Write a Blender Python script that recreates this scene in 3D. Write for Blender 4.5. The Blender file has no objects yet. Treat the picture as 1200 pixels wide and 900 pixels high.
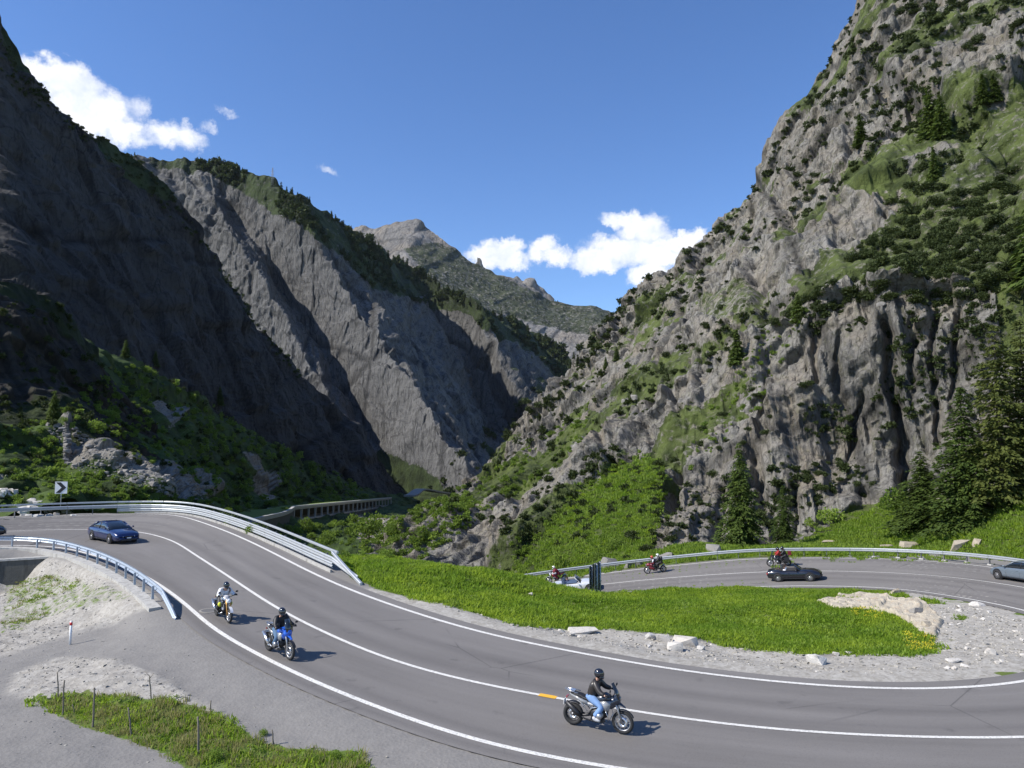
import bpy, bmesh, math, random
import numpy as np
from mathutils import Vector, Matrix
R = math.radians
SC = bpy.context.scene
COL = SC.collection
# ---------------------------------------------------------------- camera
W, H, F = 1200.0, 900.0, 857.0
PITCH = R(4.87); ZC = 60.0
cam_d = bpy.data.cameras.new('camera'); cam = bpy.data.objects.new('camera', cam_d); COL.objects.link(cam)
cam.location = (0, 0, ZC); cam.rotation_euler = (R(90) + PITCH, 0, 0)
cam_d.sensor_width = 36; cam_d.lens = F / W * 36; cam_d.clip_start = 0.2; cam_d.clip_end = 30000
SC.camera = cam
# ---------------------------------------------------------------- sun, sky, exposure
SUN_EL = R(43); SDIR = Vector((1.0, 0.36, 0)).normalized()      # way the light travels over the ground
sun_d = bpy.data.lights.new('sun', 'SUN'); sun_d.energy = 5.0; sun_d.angle = R(0.5); sun_d.color = (1, 0.95, 0.87)
sun = bpy.data.objects.new('sun', sun_d); COL.objects.link(sun)
tosun = Vector((-SDIR.x * math.cos(SUN_EL), -SDIR.y * math.cos(SUN_EL), math.sin(SUN_EL)))
sun.rotation_euler = tosun.to_track_quat('Z', 'Y').to_euler(); sun.location = (-40, -20, 200)
SKY_STRENGTH = 0.125
SC.view_settings.view_transform = 'Standard'; SC.view_settings.look = 'None'
SC.view_settings.exposure = 0.46; SC.view_settings.gamma = 1.0; SC.view_settings.use_curve_mapping = False
SC.render.film_transparent = False
try:
    SC.cycles.use_denoising = True
    SC.cycles.max_bounces = 6; SC.cycles.diffuse_bounces = 3; SC.cycles.transparent_max_bounces = 12
    SC.cycles.volume_bounces = 0
except Exception: pass
rng = np.random.default_rng(7); random.seed(7)

def dirs(px, py):
    u = (np.asarray(px, float) - 600) / F; v = (450 - np.asarray(py, float)) / F
    c, s = math.cos(PITCH), math.sin(PITCH)
    return u, c - v * s, s + v * c
def at_D(px, py, D):
    u, y, z = dirs(px, py); k = np.asarray(D, float) / y
    return np.stack([u * k, y * k, z * k + ZC], -1)
def at_drop(px, py, drop):
    u, y, z = dirs(px, py); k = -np.asarray(drop, float) / z
    return np.stack([u * k, y * k, z * k + ZC], -1)
def project(P):
    P = np.asarray(P, float); c, s = math.cos(PITCH), math.sin(PITCH)
    X, Y, Z = P[..., 0], P[..., 1], P[..., 2] - ZC
    d = Y * c + Z * s; up = -Y * s + Z * c
    d = np.where(d < 0.5, 0.5, d)
    return 600 + F * X / d, 450 - F * up / d, d
# ---------------------------------------------------------------- numpy noise
def _h(ix, iy, iz, seed):
    n = (ix.astype(np.int64) * 374761393 + iy.astype(np.int64) * 668265263 + iz.astype(np.int64) * 2147483647 + seed * 1274126177) & 0xFFFFFFFF
    n = ((n ^ (n >> 13)) * 1274126177) & 0xFFFFFFFF
    n = ((n ^ (n >> 16)) * 2246822519) & 0xFFFFFFFF
    n = n ^ (n >> 15)
    return n.astype(np.float32) / 4294967296.0
def vnoise(P, seed=0):
    P = np.asarray(P); i = np.floor(P); f = P - i; f = f * f * (3 - 2 * f); i = i.astype(np.int64)
    x, y, z = i[..., 0], i[..., 1], i[..., 2]; r = 0
    for a in (0, 1):
        wx = f[..., 0] if a else 1 - f[..., 0]
        for b in (0, 1):
            wy = f[..., 1] if b else 1 - f[..., 1]
            for c in (0, 1):
                wz = f[..., 2] if c else 1 - f[..., 2]
                r = r + wx * wy * wz * _h(x + a, y + b, z + c, seed)
    return r * 2 - 1
def fbm(P, oct=4, seed=0, gain=0.5, lac=2.03):
    r = 0; a = 1.0; t = 0
    for k in range(oct):
        r = r + a * vnoise(P, seed + k * 17); t += a; a *= gain; P = P * lac + 3.7
    return r / t
def ridged(P, oct=4, seed=0, gain=0.5):
    r = 0; a = 1.0; t = 0
    for k in range(oct):
        r = r + a * (1 - np.abs(vnoise(P, seed + k * 17)) * 2); t += a; a *= gain; P = P * 2.03 + 3.7
    return r / t
def facet(P, seed=0, tilt=1.0, k=48.0):
    """blocky rock: every cell has its own height and its own tilted plane; also the distance to the cell border"""
    i = np.floor(P).astype(np.int64); f = (P - i).astype(np.float32)
    best = np.full(P.shape[:-1], 9.0, np.float32); sec = best.copy(); val = np.zeros_like(best); ws = np.zeros_like(best) + 1e-12; pol = best * 0 - 9
    for a in (-1, 0, 1):
        for b in (-1, 0, 1):
            for c in (-1, 0, 1):
                x, y, z = i[..., 0] + a, i[..., 1] + b, i[..., 2] + c
                h1 = _h(x, y, z, seed); h2 = (h1 * 917.3) % 1.0; h3 = (h1 * 3571.7) % 1.0
                dx = f[..., 0] - a - h1; dy = f[..., 1] - b - h2; dz = f[..., 2] - c - h3
                d = dx * dx + dy * dy + dz * dz
                sec = np.where(d < best, best, np.minimum(sec, d)); best = np.minimum(best, d)
                h4 = (h1 * 7.31 + h2 * 3.17) % 1.0; h5 = (h2 * 5.7 + h3 * 9.1) % 1.0; h6 = (h3 * 6.3 + h1 * 4.9) % 1.0
                l = np.maximum(np.maximum(np.abs(dx * .9 + dy * .35 + dz * .2), np.abs(dy * .92 - dx * .4 + dz * .1)), np.maximum(np.abs(dz * .8 + dx * .5), np.abs(dx * .6 - dy * .5 - dz * .6)))
                pol = np.maximum(pol, (h4 - .5) * .55 - l)
                w = np.exp(-k * d); val += w * ((h4 - .5) + tilt * ((h5 - .5) * dx + (h6 - .5) * dy + (h4 - .5) * dz)); ws += w
    return .9 * val / ws + .34 * (pol + .45), np.sqrt(sec) - np.sqrt(best)
def joints(P, ax, r, s, seed=0, sharp=8.0, warp=.05, flat=None):
    """jointed rock: flat, slightly tilted slabs that step at sharp, nearly straight joints running along ax"""
    if flat is not None: fn = np.array(flat, float); fn /= np.linalg.norm(fn); P = P - .93 * (P @ fn)[..., None] * fn
    ax = np.array(ax, float); ax /= np.linalg.norm(ax); e1 = np.cross(ax, (.3, 1, .1)); e1 /= np.linalg.norm(e1); e2 = np.cross(ax, e1)
    q = np.stack([P @ e1, P @ e2, (P @ ax) / r], -1) / s
    q = q + warp * np.stack([fbm(q * .8, 2, seed + 3), fbm(q * .8, 2, seed + 4), fbm(q * .8, 2, seed + 5)], -1)
    q = q + np.stack([0 * q[..., 0], .37 * np.floor(q[..., 0]), .61 * np.floor(q[..., 0]) + .23 * np.floor(q[..., 1])], -1) * 0
    i = np.floor(q); f = q - i; g = np.clip((f - .5) * sharp + .5, 0, 1); g = g * g * (3 - 2 * g); i = i.astype(np.int64); x, y, z = i[..., 0], i[..., 1], i[..., 2]; v = 0
    for a in (0, 1):
        wx = g[..., 0] if a else 1 - g[..., 0]
        for b in (0, 1):
            wy = g[..., 1] if b else 1 - g[..., 1]
            for c in (0, 1):
                wz = g[..., 2] if c else 1 - g[..., 2]; h = _h(x + a, y + b, z + c, seed); h2 = (h * 917.3) % 1.0; h3 = (h * 3571.7) % 1.0
                v = v + wx * wy * wz * ((h - .5) * 1.3 + 1.1 * ((h2 - .5) * (f[..., 0] - a) + (h3 - .5) * (f[..., 1] - b) + (h2 + h3 - 1) * .5 * (f[..., 2] - c)))
    ed = np.minimum(np.minimum(np.abs(f[..., 0] - .5), np.abs(f[..., 1] - .5)), np.abs(f[..., 2] - .5) * 1.4)
    return v, ed
def sstep(a, b, x):
    t = np.clip((x - a) / (b - a), 0, 1); return t * t * (3 - 2 * t)
def in_poly(px, py, poly):
    r = np.zeros(np.shape(px), bool); n = len(poly)
    for k in range(n):
        x1, y1 = poly[k]; x2, y2 = poly[(k + 1) % n]
        if y1 == y2: continue
        c = ((y1 > py) != (y2 > py)) & (px < (x2 - x1) * (py - y1) / (y2 - y1) + x1); r ^= c
    return r
# ---------------------------------------------------------------- materials
def L(r, g, b):
    f = lambda c: (c / 255 / 12.92) if c / 255 <= 0.04045 else ((c / 255 + 0.055) / 1.055) ** 2.4
    return (f(r), f(g), f(b), 1)
class M:
    def __init__(s, name, rough=0.9, spec=0.3):
        s.m = bpy.data.materials.new(name); s.m.use_nodes = True; s.t = s.m.node_tree; s.n = s.t.nodes; s.n.clear()
        s.out = s.n.new('ShaderNodeOutputMaterial'); s.b = s.n.new('ShaderNodeBsdfPrincipled')
        s.t.links.new(s.b.outputs[0], s.out.inputs[0]); s.b.inputs['Roughness'].default_value = rough
        s.b.inputs['Specular IOR Level'].default_value = spec; s._co = None
    def link(s, a, b): s.t.links.new(a, b)
    def pos(s, obj=False):
        if obj: 
            n = s.n.new('ShaderNodeTexCoord'); return n.outputs['Object']
        if s._co is None: s._co = s.n.new('ShaderNodeNewGeometry').outputs['Position']
        return s._co
    def mapping(s, v, sc=(1, 1, 1), rot=(0, 0, 0)):
        n = s.n.new('ShaderNodeMapping'); n.inputs['Scale'].default_value = sc; n.inputs['Rotation'].default_value = rot
        s.link(v, n.inputs['Vector']); return n.outputs[0]
    def noise(s, scale, det=4, rough=0.55, v=None, dist=0.0):
        n = s.n.new('ShaderNodeTexNoise'); n.inputs['Scale'].default_value = scale; n.inputs['Detail'].default_value = det
        n.inputs['Roughness'].default_value = rough; n.inputs['Distortion'].default_value = dist
        s.link(v if v is not None else s.pos(), n.inputs['Vector']); return n.outputs['Fac']
    def voro(s, scale, feat='F1', v=None, out='Distance'):
        n = s.n.new('ShaderNodeTexVoronoi'); n.feature = feat; n.inputs['Scale'].default_value = scale
        s.link(v if v is not None else s.pos(), n.inputs['Vector']); return n.outputs[out]
    def ramp(s, fac, stops):
        n = s.n.new('ShaderNodeValToRGB'); e = n.color_ramp.elements
        while len(e) < len(stops): e.new(0.5)
        for k, (p, c) in enumerate(stops):
            e[k].position = p; e[k].color = c if hasattr(c, '__len__') else (c, c, c, 1)
        s.link(fac, n.inputs[0]); return n.outputs[0]
    def mix(s, fac, a, b, mode='MIX'):
        n = s.n.new('ShaderNodeMix'); n.data_type = 'RGBA'; n.blend_type = mode; n.clamp_factor = True
        for i, x in ((0, fac), (6, a), (7, b)):
            if isinstance(x, (int, float)): n.inputs[i].default_value = x if i == 0 else (x, x, x, 1)
            elif isinstance(x, tuple): n.inputs[i].default_value = x
            else: s.link(x, n.inputs[i])
        return n.outputs[2]
    def math(s, op, a, b=0.0, c=None):
        n = s.n.new('ShaderNodeMath'); n.operation = op
        for i, x in enumerate((a, b) if c is None else (a, b, c)):
            if isinstance(x, (int, float)): n.inputs[i].default_value = x
            else: s.link(x, n.inputs[i])
        return n.outputs[0]
    def attr(s, name):
        n = s.n.new('ShaderNodeAttribute'); n.attribute_name = name; return n.outputs['Fac']
    def rand(s): return s.n.new('ShaderNodeObjectInfo').outputs['Random']
    def color(s, c):
        if isinstance(c, tuple): s.b.inputs['Base Color'].default_value = c
        else: s.link(c, s.b.inputs['Base Color'])
    def bump(s, h, strength=0.5, dist=0.1, nrm=None):
        n = s.n.new('ShaderNodeBump'); n.inputs['Strength'].default_value = strength; n.inputs['Distance'].default_value = dist
        s.link(h, n.inputs['Height'])
        if nrm is not None: s.link(nrm, n.inputs['Normal'])
        s.link(n.outputs[0], s.b.inputs['Normal']); return n.outputs[0]
_simple = {}
def simple(name, c, rough=0.5, metal=0.0, coat=0.0, emit=None, spec=0.5, vary=0.12):
    if name in _simple: return _simple[name]
    m = M(name, rough, spec); m.b.inputs['Metallic'].default_value = metal
    if coat: m.b.inputs['Coat Weight'].default_value = coat; m.b.inputs['Coat Roughness'].default_value = 0.05
    if vary:
        f = m.noise(9.0, 3, v=m.pos(True)); d = tuple(x * (1 - vary) for x in c[:3]) + (1,); b = tuple(min(1, x * (1 + vary)) for x in c[:3]) + (1,)
        m.color(m.mix(f, d, b))
    else: m.color(c)
    if emit: m.b.inputs['Emission Color'].default_value = c; m.b.inputs['Emission Strength'].default_value = emit
    _simple[name] = m.m; return m.m
# ---------------------------------------------------------------- world: sky with clouds
def make_world():
    w = bpy.data.worlds.new('World'); SC.world = w; w.use_nodes = True; t = w.node_tree; N = t.nodes; N.clear(); K = t.links.new
    out = N.new('ShaderNodeOutputWorld'); sky = N.new('ShaderNodeTexSky'); sky.sky_type = 'NISHITA'; sky.sun_disc = False
    sky.sun_elevation = SUN_EL; sky.sun_rotation = math.atan2(-SDIR.x, -SDIR.y) % (2 * math.pi)
    sky.altitude = 1500; sky.air_density = 1.0; sky.dust_density = 0.25; sky.ozone_density = 2.2
    hsv = N.new('ShaderNodeHueSaturation'); hsv.inputs['Saturation'].default_value = 1.2; hsv.inputs['Hue'].default_value = .508; hsv.inputs['Value'].default_value = 1.17; K(sky.outputs[0], hsv.inputs['Color'])
    bs = N.new('ShaderNodeBackground'); bs.inputs['Strength'].default_value = SKY_STRENGTH; K(hsv.outputs[0], bs.inputs['Color'])
    tc = N.new('ShaderNodeTexCoord'); D = tc.outputs['Generated']
    def vm(op, a, b=None, out=0):
        n = N.new('ShaderNodeVectorMath'); n.operation = op
        for i, x in enumerate((a, b)):
            if x is None: continue
            if isinstance(x, tuple): n.inputs[i].default_value = x
            else: K(x, n.inputs[i])
        return n.outputs[out]
    def mt(op, a, b=0.0, c=0.0, clamp=False):
        n = N.new('ShaderNodeMath'); n.operation = op; n.use_clamp = clamp
        for i, x in enumerate((a, b, c)):
            if isinstance(x, (int, float)): n.inputs[i].default_value = x
            else: K(x, n.inputs[i])
        return n.outputs[0]
    def ns(scale, det, v, rough=0.6):
        n = N.new('ShaderNodeTexNoise'); n.inputs['Scale'].default_value = scale; n.inputs['Detail'].default_value = det
        n.inputs['Roughness'].default_value = rough; K(v, n.inputs['Vector']); return n
    warp = ns(14, 5, D); off = vm('SUBTRACT', warp.outputs['Color'], (.5, .5, .5)); off = vm('MULTIPLY', off, (.05, .05, .05))
    warp2 = ns(60, 5, D, 0.7); off2 = vm('SUBTRACT', warp2.outputs['Color'], (.5, .5, .5)); off2 = vm('MULTIPLY', off2, (.024, .024, .024))
    V = vm('ADD', vm('ADD', D, off), off2)
    blobs = [(50, 86, 28, 15, 1), (85, 104, 34, 22, 1), (120, 128, 34, 26, 1), (100, 135, 45, 30, 1), (146, 150, 24, 18, .9), (202, 157, 34, 15, .85), (172, 165, 20, 10, .7),
             (247, 150, 11, 7, .5), (263, 131, 14, 5, .4), (380, 195, 10, 4.5, .4), (160, 120, 16, 16, .6),
             (578, 300, 34, 18, 1), (600, 308, 24, 14, 1), (556, 298, 18, 10, .9), (590, 290, 22, 12, 1),
             (638, 288, 20, 15, 1), (650, 302, 24, 12, .95), (625, 300, 12, 14, .9),
             (735, 256, 30, 13, 1), (757, 270, 30, 20, 1), (718, 262, 14, 5, .75), (745, 295, 62, 20, 1), (700, 308, 34, 14, 1), (790, 285, 30, 14, 1),
             (812, 273, 18, 11, .85), (760, 322, 28, 16, 1), (775, 305, 34, 14, 1), (688, 314, 22, 8, .85), (800, 308, 14, 8, .7)]
    acc = None
    for (px, py, rx, ry, k) in blobs:
        u, y, z = dirs(px, py); d = Vector((float(u), float(y), float(z))).normalized()
        s = 1.25 / F
        right = Vector((d.y, -d.x, 0)).normalized(); up = right.cross(d)
        dv = vm('SUBTRACT', V, tuple(d))
        a = vm('DOT_PRODUCT', dv, tuple(right / (rx * s)), 1); b = vm('DOT_PRODUCT', dv, tuple(up / (ry * s)), 1); c = vm('DOT_PRODUCT', dv, tuple(d * 3), 1)
        r2 = mt('ADD', mt('MULTIPLY', a, a), mt('MULTIPLY', b, b)); r2 = mt('ADD', r2, mt('MULTIPLY', c, c))
        f = mt('MULTIPLY', mt('SUBTRACT', 1.0, r2, clamp=True), k)
        acc = f if acc is None else mt('SMOOTH_MAX', acc, f, 0.15)
    acc = mt('SUBTRACT', acc, 0.10, clamp=True)
    fine = ns(34, 8, D, 0.62)
    den = mt('ADD', mt('MULTIPLY', acc, 1.35), mt('MULTIPLY', mt('SUBTRACT', fine.outputs['Fac'], .5), mt('MULTIPLY', mt('MULTIPLY', acc, 5.0, clamp=True), 1.5)))
    mr = N.new('ShaderNodeMapRange'); mr.interpolation_type = 'SMOOTHSTEP'; K(den, mr.inputs[0]); mr.inputs[1].default_value = 0.10; mr.inputs[2].default_value = 1.12
    mask = mt('MULTIPLY', mr.outputs[0], mt('GREATER_THAN', acc, 0.02))
    sh = ns(26, 6, vm('ADD', V, (.013, 0.0, -.02)), 0.6)
    cr = N.new('ShaderNodeMapRange'); K(sh.outputs['Fac'], cr.inputs[0]); cr.inputs[1].default_value = .34; cr.inputs[2].default_value = .6
    thick = mt('ADD', mt('MULTIPLY', cr.outputs[0], .7), mt('SUBTRACT', 1.0, acc), clamp=True)
    cm = N.new('ShaderNodeMix'); cm.data_type = 'RGBA'; K(thick, cm.inputs[0]); cm.inputs[6].default_value = (.70, .77, .90, 1); cm.inputs[7].default_value = (1.0, 1.0, 1.02, 1)
    bc = N.new('ShaderNodeBackground'); K(cm.outputs[2], bc.inputs['Color']); bc.inputs['Strength'].default_value = 0.86
    mx = N.new('ShaderNodeMixShader'); K(mask, mx.inputs[0]); K(bs.outputs[0], mx.inputs[1]); K(bc.outputs[0], mx.inputs[2]); K(mx.outputs[0], out.inputs[0])
make_world()
# ---------------------------------------------------------------- mesh helpers
def np_mesh(name, V, Fq, mats=(), parent=None, smooth=False, attrs=None, midx=None, link=True):
    me = bpy.data.meshes.new(name); V = np.asarray(V, np.float32); Fq = np.asarray(Fq, np.int32)
    me.vertices.add(len(V)); me.vertices.foreach_set('co', V.ravel())
    n, k = Fq.shape
    me.loops.add(n * k); me.loops.foreach_set('vertex_index', Fq.ravel())
    me.polygons.add(n); me.polygons.foreach_set('loop_start', np.arange(0, n * k, k, dtype=np.int32))
    if midx is not None: me.polygons.foreach_set('material_index', np.asarray(midx, np.int32))
    me.polygons.foreach_set('use_smooth', np.full(n, smooth, bool))
    for nm, a in (attrs or {}).items():
        at = me.attributes.new(nm, 'FLOAT', 'POINT'); at.data.foreach_set('value', np.asarray(a, np.float32).ravel())
    me.update(calc_edges=True)
    for m in mats: me.materials.append(m)
    if not link: return me
    return obj(name, me, parent)
def obj(name, me, parent=None, loc=None, rot=None, scale=None):
    o = bpy.data.objects.new(name, me); COL.objects.link(o)
    if parent is not None: o.parent = parent
    if loc is not None: o.location = loc
    if rot is not None: o.rotation_euler = rot
    if scale is not None: o.scale = scale if hasattr(scale, '__len__') else (scale,) * 3
    return o
def tag(o, label=None, cat=None, group=None, kind=None):
    for k, v in (('label', label), ('category', cat), ('group', group), ('kind', kind)):
        if v: o[k] = v
    return o
def struct(o, label=None): return tag(o, label, kind='structure')
def thing(name, label, cat, loc=(0, 0, 0), rz=0.0, group=None, rx=0.0, ry=0.0):
    o = bpy.data.objects.new(name, None); o.empty_display_size = 0.2; COL.objects.link(o); o.location = loc; o.rotation_euler = (rx, ry, rz)
    return tag(o, label, cat, group)
def grid_faces(nr, nc):
    a = np.arange(nr * nc).reshape(nr, nc)
    return np.stack([a[:-1, :-1], a[:-1, 1:], a[1:, 1:], a[1:, :-1]], -1).reshape(-1, 4)
class G:
    """collects boxes, tubes, lofts into one mesh"""
    def __init__(s): s.v = []; s.f = []; s.mi = []; s.sm = []
    def add(s, V, Fs, mi=0, smooth=False):
        o = len(s.v); s.v += [tuple(map(float, p)) for p in V]
        for f in Fs: s.f.append(tuple(int(i) + o for i in f)); s.mi.append(mi); s.sm.append(smooth)
        return s
    def box(s, c, d, mi=0, rz=0.0, taper=1.0, M4=None):
        x, y, z = d[0] / 2, d[1] / 2, d[2] / 2; t = taper
        P = [(-x, -y, -z), (x, -y, -z), (x, y, -z), (-x, y, -z), (-x * t, -y * t, z), (x * t, -y * t, z), (x * t, y * t, z), (-x * t, y * t, z)]
        cr, sr = math.cos(rz), math.sin(rz)
        P = [(c[0] + p[0] * cr - p[1] * sr, c[1] + p[0] * sr + p[1] * cr, c[2] + p[2]) for p in P]
        if M4 is not None: P = [tuple(M4 @ Vector(p)) for p in P]
        return s.add(P, [(0, 3, 2, 1), (4, 5, 6, 7), (0, 1, 5, 4), (1, 2, 6, 5), (2, 3, 7, 6), (3, 0, 4, 7)], mi)
    def tube(s, pts, rad, n=8, mi=0, smooth=True, cap=True, flat=(1, 1)):
        pts = [Vector(p) for p in pts]; m = len(pts)
        rad = rad if hasattr(rad, '__len__') else [rad] * m; V = []
        for k, p in enumerate(pts):
            t = (pts[min(k + 1, m - 1)] - pts[max(k - 1, 0)])
            if t.length < 1e-9: t = Vector((0, 0, 1))
            t.normalize(); ref = Vector((0, 0, 1)) if abs(t.z) < 0.95 else Vector((0, 1, 0))
            a = t.cross(ref).normalized(); b = a.cross(t)
            for j in range(n):
                q = 2 * math.pi * j / n; V.append(p + a * math.cos(q) * rad[k] * flat[0] + b * math.sin(q) * rad[k] * flat[1])
        Fs = [(k * n + j, k * n + (j + 1) % n, (k + 1) * n + (j + 1) % n, (k + 1) * n + j) for k in range(m - 1) for j in range(n)]
        if cap: Fs += [tuple(range(n)), tuple((m - 1) * n + j for j in reversed(range(n)))]
        return s.add(V, Fs, mi, smooth)
    def lathe(s, c, prof, axis='Y', n=24, mi=0, smooth=True, closed=False):
        """prof = [(radius, offset along axis)]"""
        V = []
        for (r, o) in prof:
            for j in range(n):
                q = 2 * math.pi * j / n; a, b = r * math.cos(q), r * math.sin(q)
                V.append({'Y': (c[0] + a, c[1] + o, c[2] + b), 'Z': (c[0] + a, c[1] + b, c[2] + o), 'X': (c[0] + o, c[1] + a, c[2] + b)}[axis])
        m = len(prof); Fs = [(k * n + j, k * n + (j + 1) % n, ((k + 1) % m) * n + (j + 1) % n, ((k + 1) % m) * n + j) for k in range(m if closed else m - 1) for j in range(n)]
        return s.add(V, Fs, mi, smooth)
    def loft(s, rings, mi=0, smooth=True, closed=True, cap=True):
        n = len(rings[0]); V = [p for r in rings for p in r]; m = len(rings)
        Fs = [(k * n + j, k * n + (j + 1) % n, (k + 1) * n + (j + 1) % n, (k + 1) * n + j) for k in range(m - 1) for j in range(n if closed else n - 1)]
        if cap and closed: Fs += [tuple(reversed(range(n))), tuple((m - 1) * n + j for j in range(n))]
        return s.add(V, Fs, mi, smooth)
    def prism(s, poly, y0, y1, mi=0, plane='XZ', smooth=False):
        n = len(poly)
        g = (lambda a, b, y: (a, y, b)) if plane == 'XZ' else ((lambda a, b, y: (a, b, y)) if plane == 'XY' else (lambda a, b, y: (y, a, b)))
        V = [g(a, b, y0) for a, b in poly] + [g(a, b, y1) for a, b in poly]
        return s.add(V, [tuple(range(n)), tuple(n + j for j in reversed(range(n)))] + [(j, n + j, n + (j + 1) % n, (j + 1) % n) for j in range(n)], mi, smooth)
    def ball(s, c, r, n=10, m=7, mi=0):
        r = r if hasattr(r, '__len__') else (r, r, r); rings = []
        for k in range(1, m):
            q = math.pi * k / m
            rings.append([(c[0] + r[0] * math.sin(q) * math.cos(2 * math.pi * j / n), c[1] + r[1] * math.sin(q) * math.sin(2 * math.pi * j / n), c[2] + r[2] * math.cos(q)) for j in range(n)])
        V = [p for g_ in rings for p in g_] + [(c[0], c[1], c[2] + r[2]), (c[0], c[1], c[2] - r[2])]; mm = len(rings)
        Fs = [(k * n + j, (k + 1) * n + j, (k + 1) * n + (j + 1) % n, k * n + (j + 1) % n) for k in range(mm - 1) for j in range(n)]
        Fs += [(mm * n, j, (j + 1) % n) for j in range(n)] + [(mm * n + 1, (mm - 1) * n + (j + 1) % n, (mm - 1) * n + j) for j in range(n)]
        return s.add(V, Fs, mi, True)
    def mesh(s, name, mats, fix=True):
        me = bpy.data.meshes.new(name); me.from_pydata(s.v, [], s.f)
        me.polygons.foreach_set('material_index', s.mi); me.polygons.foreach_set('use_smooth', s.sm)
        for m in (mats if isinstance(mats, (list, tuple)) else [mats]): me.materials.append(m)
        if fix:
            b = bmesh.new(); b.from_mesh(me); bmesh.ops.recalc_face_normals(b, faces=b.faces); b.to_mesh(me); b.free()
        me.update(); return me
    def build(s, name, mats, parent=None, **k):
        return obj(name, s.mesh(name, mats), parent, **k)
# ================================================================ ROAD
def dense(P, step=0.6):
    """Catmull-Rom through P, resampled evenly"""
    P = np.asarray(P, float); Q = np.vstack([2 * P[0] - P[1], P, 2 * P[-1] - P[-2]]); out = []
    for k in range(1, len(Q) - 2):
        t = np.linspace(0, 1, 16, endpoint=False)[:, None]; a, b, c, d = Q[k - 1:k + 3]
        out.append(0.5 * (2 * b + (c - a) * t + (2 * a - 5 * b + 4 * c - d) * t ** 2 + (-a + 3 * b - 3 * c + d) * t ** 3))
    out = np.vstack(out + [P[-1:]])
    return resample(out, step)
def resample(out, step):
    s = np.r_[0, np.cumsum(np.linalg.norm(np.diff(out, axis=0), axis=1))]; n = max(2, int(s[-1] / step)); q = np.linspace(0, s[-1], n)
    return np.stack([np.interp(q, s, out[:, i]) for i in range(3)], -1)
def smooth_line(P, k):
    w = np.hanning(2 * k + 3)[1:-1]; w /= w.sum()
    Q = np.vstack([P[:1] + (P[:1] - P[k:0:-1]), P, P[-1:] + (P[-1:] - P[-2:-k - 2:-1])])
    return np.stack([np.convolve(Q[:, i], w, 'valid') for i in range(3)], -1)
def line_of(a, mid, b):
    A = np.array([at_drop(*p) for p in a]); B = np.array([at_drop(*p) for p in b]); Mid = np.array([(x, y, ZC - d) for x, y, d in mid])
    P = dense(np.vstack([A, Mid, B])); return resample(smooth_line(P, 7), 0.6)
LC = line_of([(-330, 652, 6.6), (-240, 640, 6.65), (-150, 632, 6.7), (-60, 625.5, 6.75), (0, 622.7, 6.8), (50, 621, 6.85), (90, 620.3, 6.9), (130, 621, 6.95), (162, 623, 7.0), (200, 633, 7.1), (233, 653, 7.25), (267, 675, 7.4), (300, 697, 7.5), (327, 714, 7.6), (367, 735, 7.75), (400, 750, 7.85), (450, 771, 7.95), (540, 797, 8.1), (640, 816, 8.25), (750, 835, 8.35), (870, 852, 8.45), (1000, 861.5, 8.5), (1100, 864.5, 8.55), (1200, 865, 8.6)],
             [(21, 23.6, 8.7), (27.5, 26.3, 8.8), (32.5, 30.5, 8.95), (35.3, 36, 9.1), (35.8, 42, 9.25)],
             [(1200, 688.5, 9.37), (1120, 677, 9.8), (1040, 671, 10.35), (960, 669, 10.8), (900, 670, 11.15), (850, 672.5, 11.45), (775, 678, 12.1), (704, 685, 12.8), (640, 693, 13.5), (560, 706, 14.4), (480, 720, 15.4)])
LO = line_of([(-330, 674, 6.8), (-240, 658, 6.85), (-150, 648, 6.9), (-60, 641.5, 6.92), (0, 639, 6.95), (60, 640, 7.05), (100, 648, 7.1), (140, 661, 7.15), (180, 681, 7.25), (215, 706, 7.4), (250, 737, 7.6), (293, 762, 7.7), (333, 783, 7.8), (400, 813, 7.95), (440, 828, 8.05), (500, 850, 8.15), (560, 870, 8.2), (650, 890, 8.3), (715, 900, 8.35), (850, 919, 8.45), (1000, 933, 8.5), (1200, 938, 8.6)],
             [(24, 19.4, 8.75), (32, 22.5, 8.9), (38, 27.5, 9.0), (41.2, 34, 9.15), (41.6, 42, 9.25), (40.5, 48, 9.3)],
             [(1200, 671, 9.4), (1164, 665, 9.5), (1120, 660, 9.65), (1040, 655, 10.1), (960, 654, 10.4), (880, 655, 10.75), (825, 659.5, 11.3), (750, 667, 12.1), (705, 672.5, 12.6), (640, 681, 13.3), (560, 694, 14.3), (480, 708, 15.3)])
LI = line_of([(-330, 634, 5.9), (-240, 624, 5.95), (-150, 617, 5.95), (-60, 612, 5.9), (7, 608, 6.1), (60, 605.5, 6.15), (100, 604, 6.2), (167, 602, 6.2), (190, 602.5, 6.2), (213, 605, 6.25), (253, 618, 6.6), (287, 632, 6.9), (320, 648, 7.15), (353, 665, 7.35), (400, 687, 7.6), (450, 706, 7.8), (520, 729, 8.0), (600, 750, 8.15), (695, 768, 8.3), (750, 779, 8.35), (850, 793, 8.45), (960, 804, 8.5), (1040, 808, 8.55), (1120, 807, 8.6), (1200, 800, 8.65)],
             [(23.4, 30.5, 8.8), (27.2, 34, 9.05), (29, 38, 9.2)],
             [(1200, 715, 9.4), (1147, 704, 9.75), (1093, 695, 10.15), (1040, 689, 10.6), (987, 687, 10.9), (900, 687, 11.4), (790, 692, 12.4), (705, 699, 13.2), (640, 706, 13.8), (560, 718, 14.6), (480, 734, 15.6)])
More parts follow.
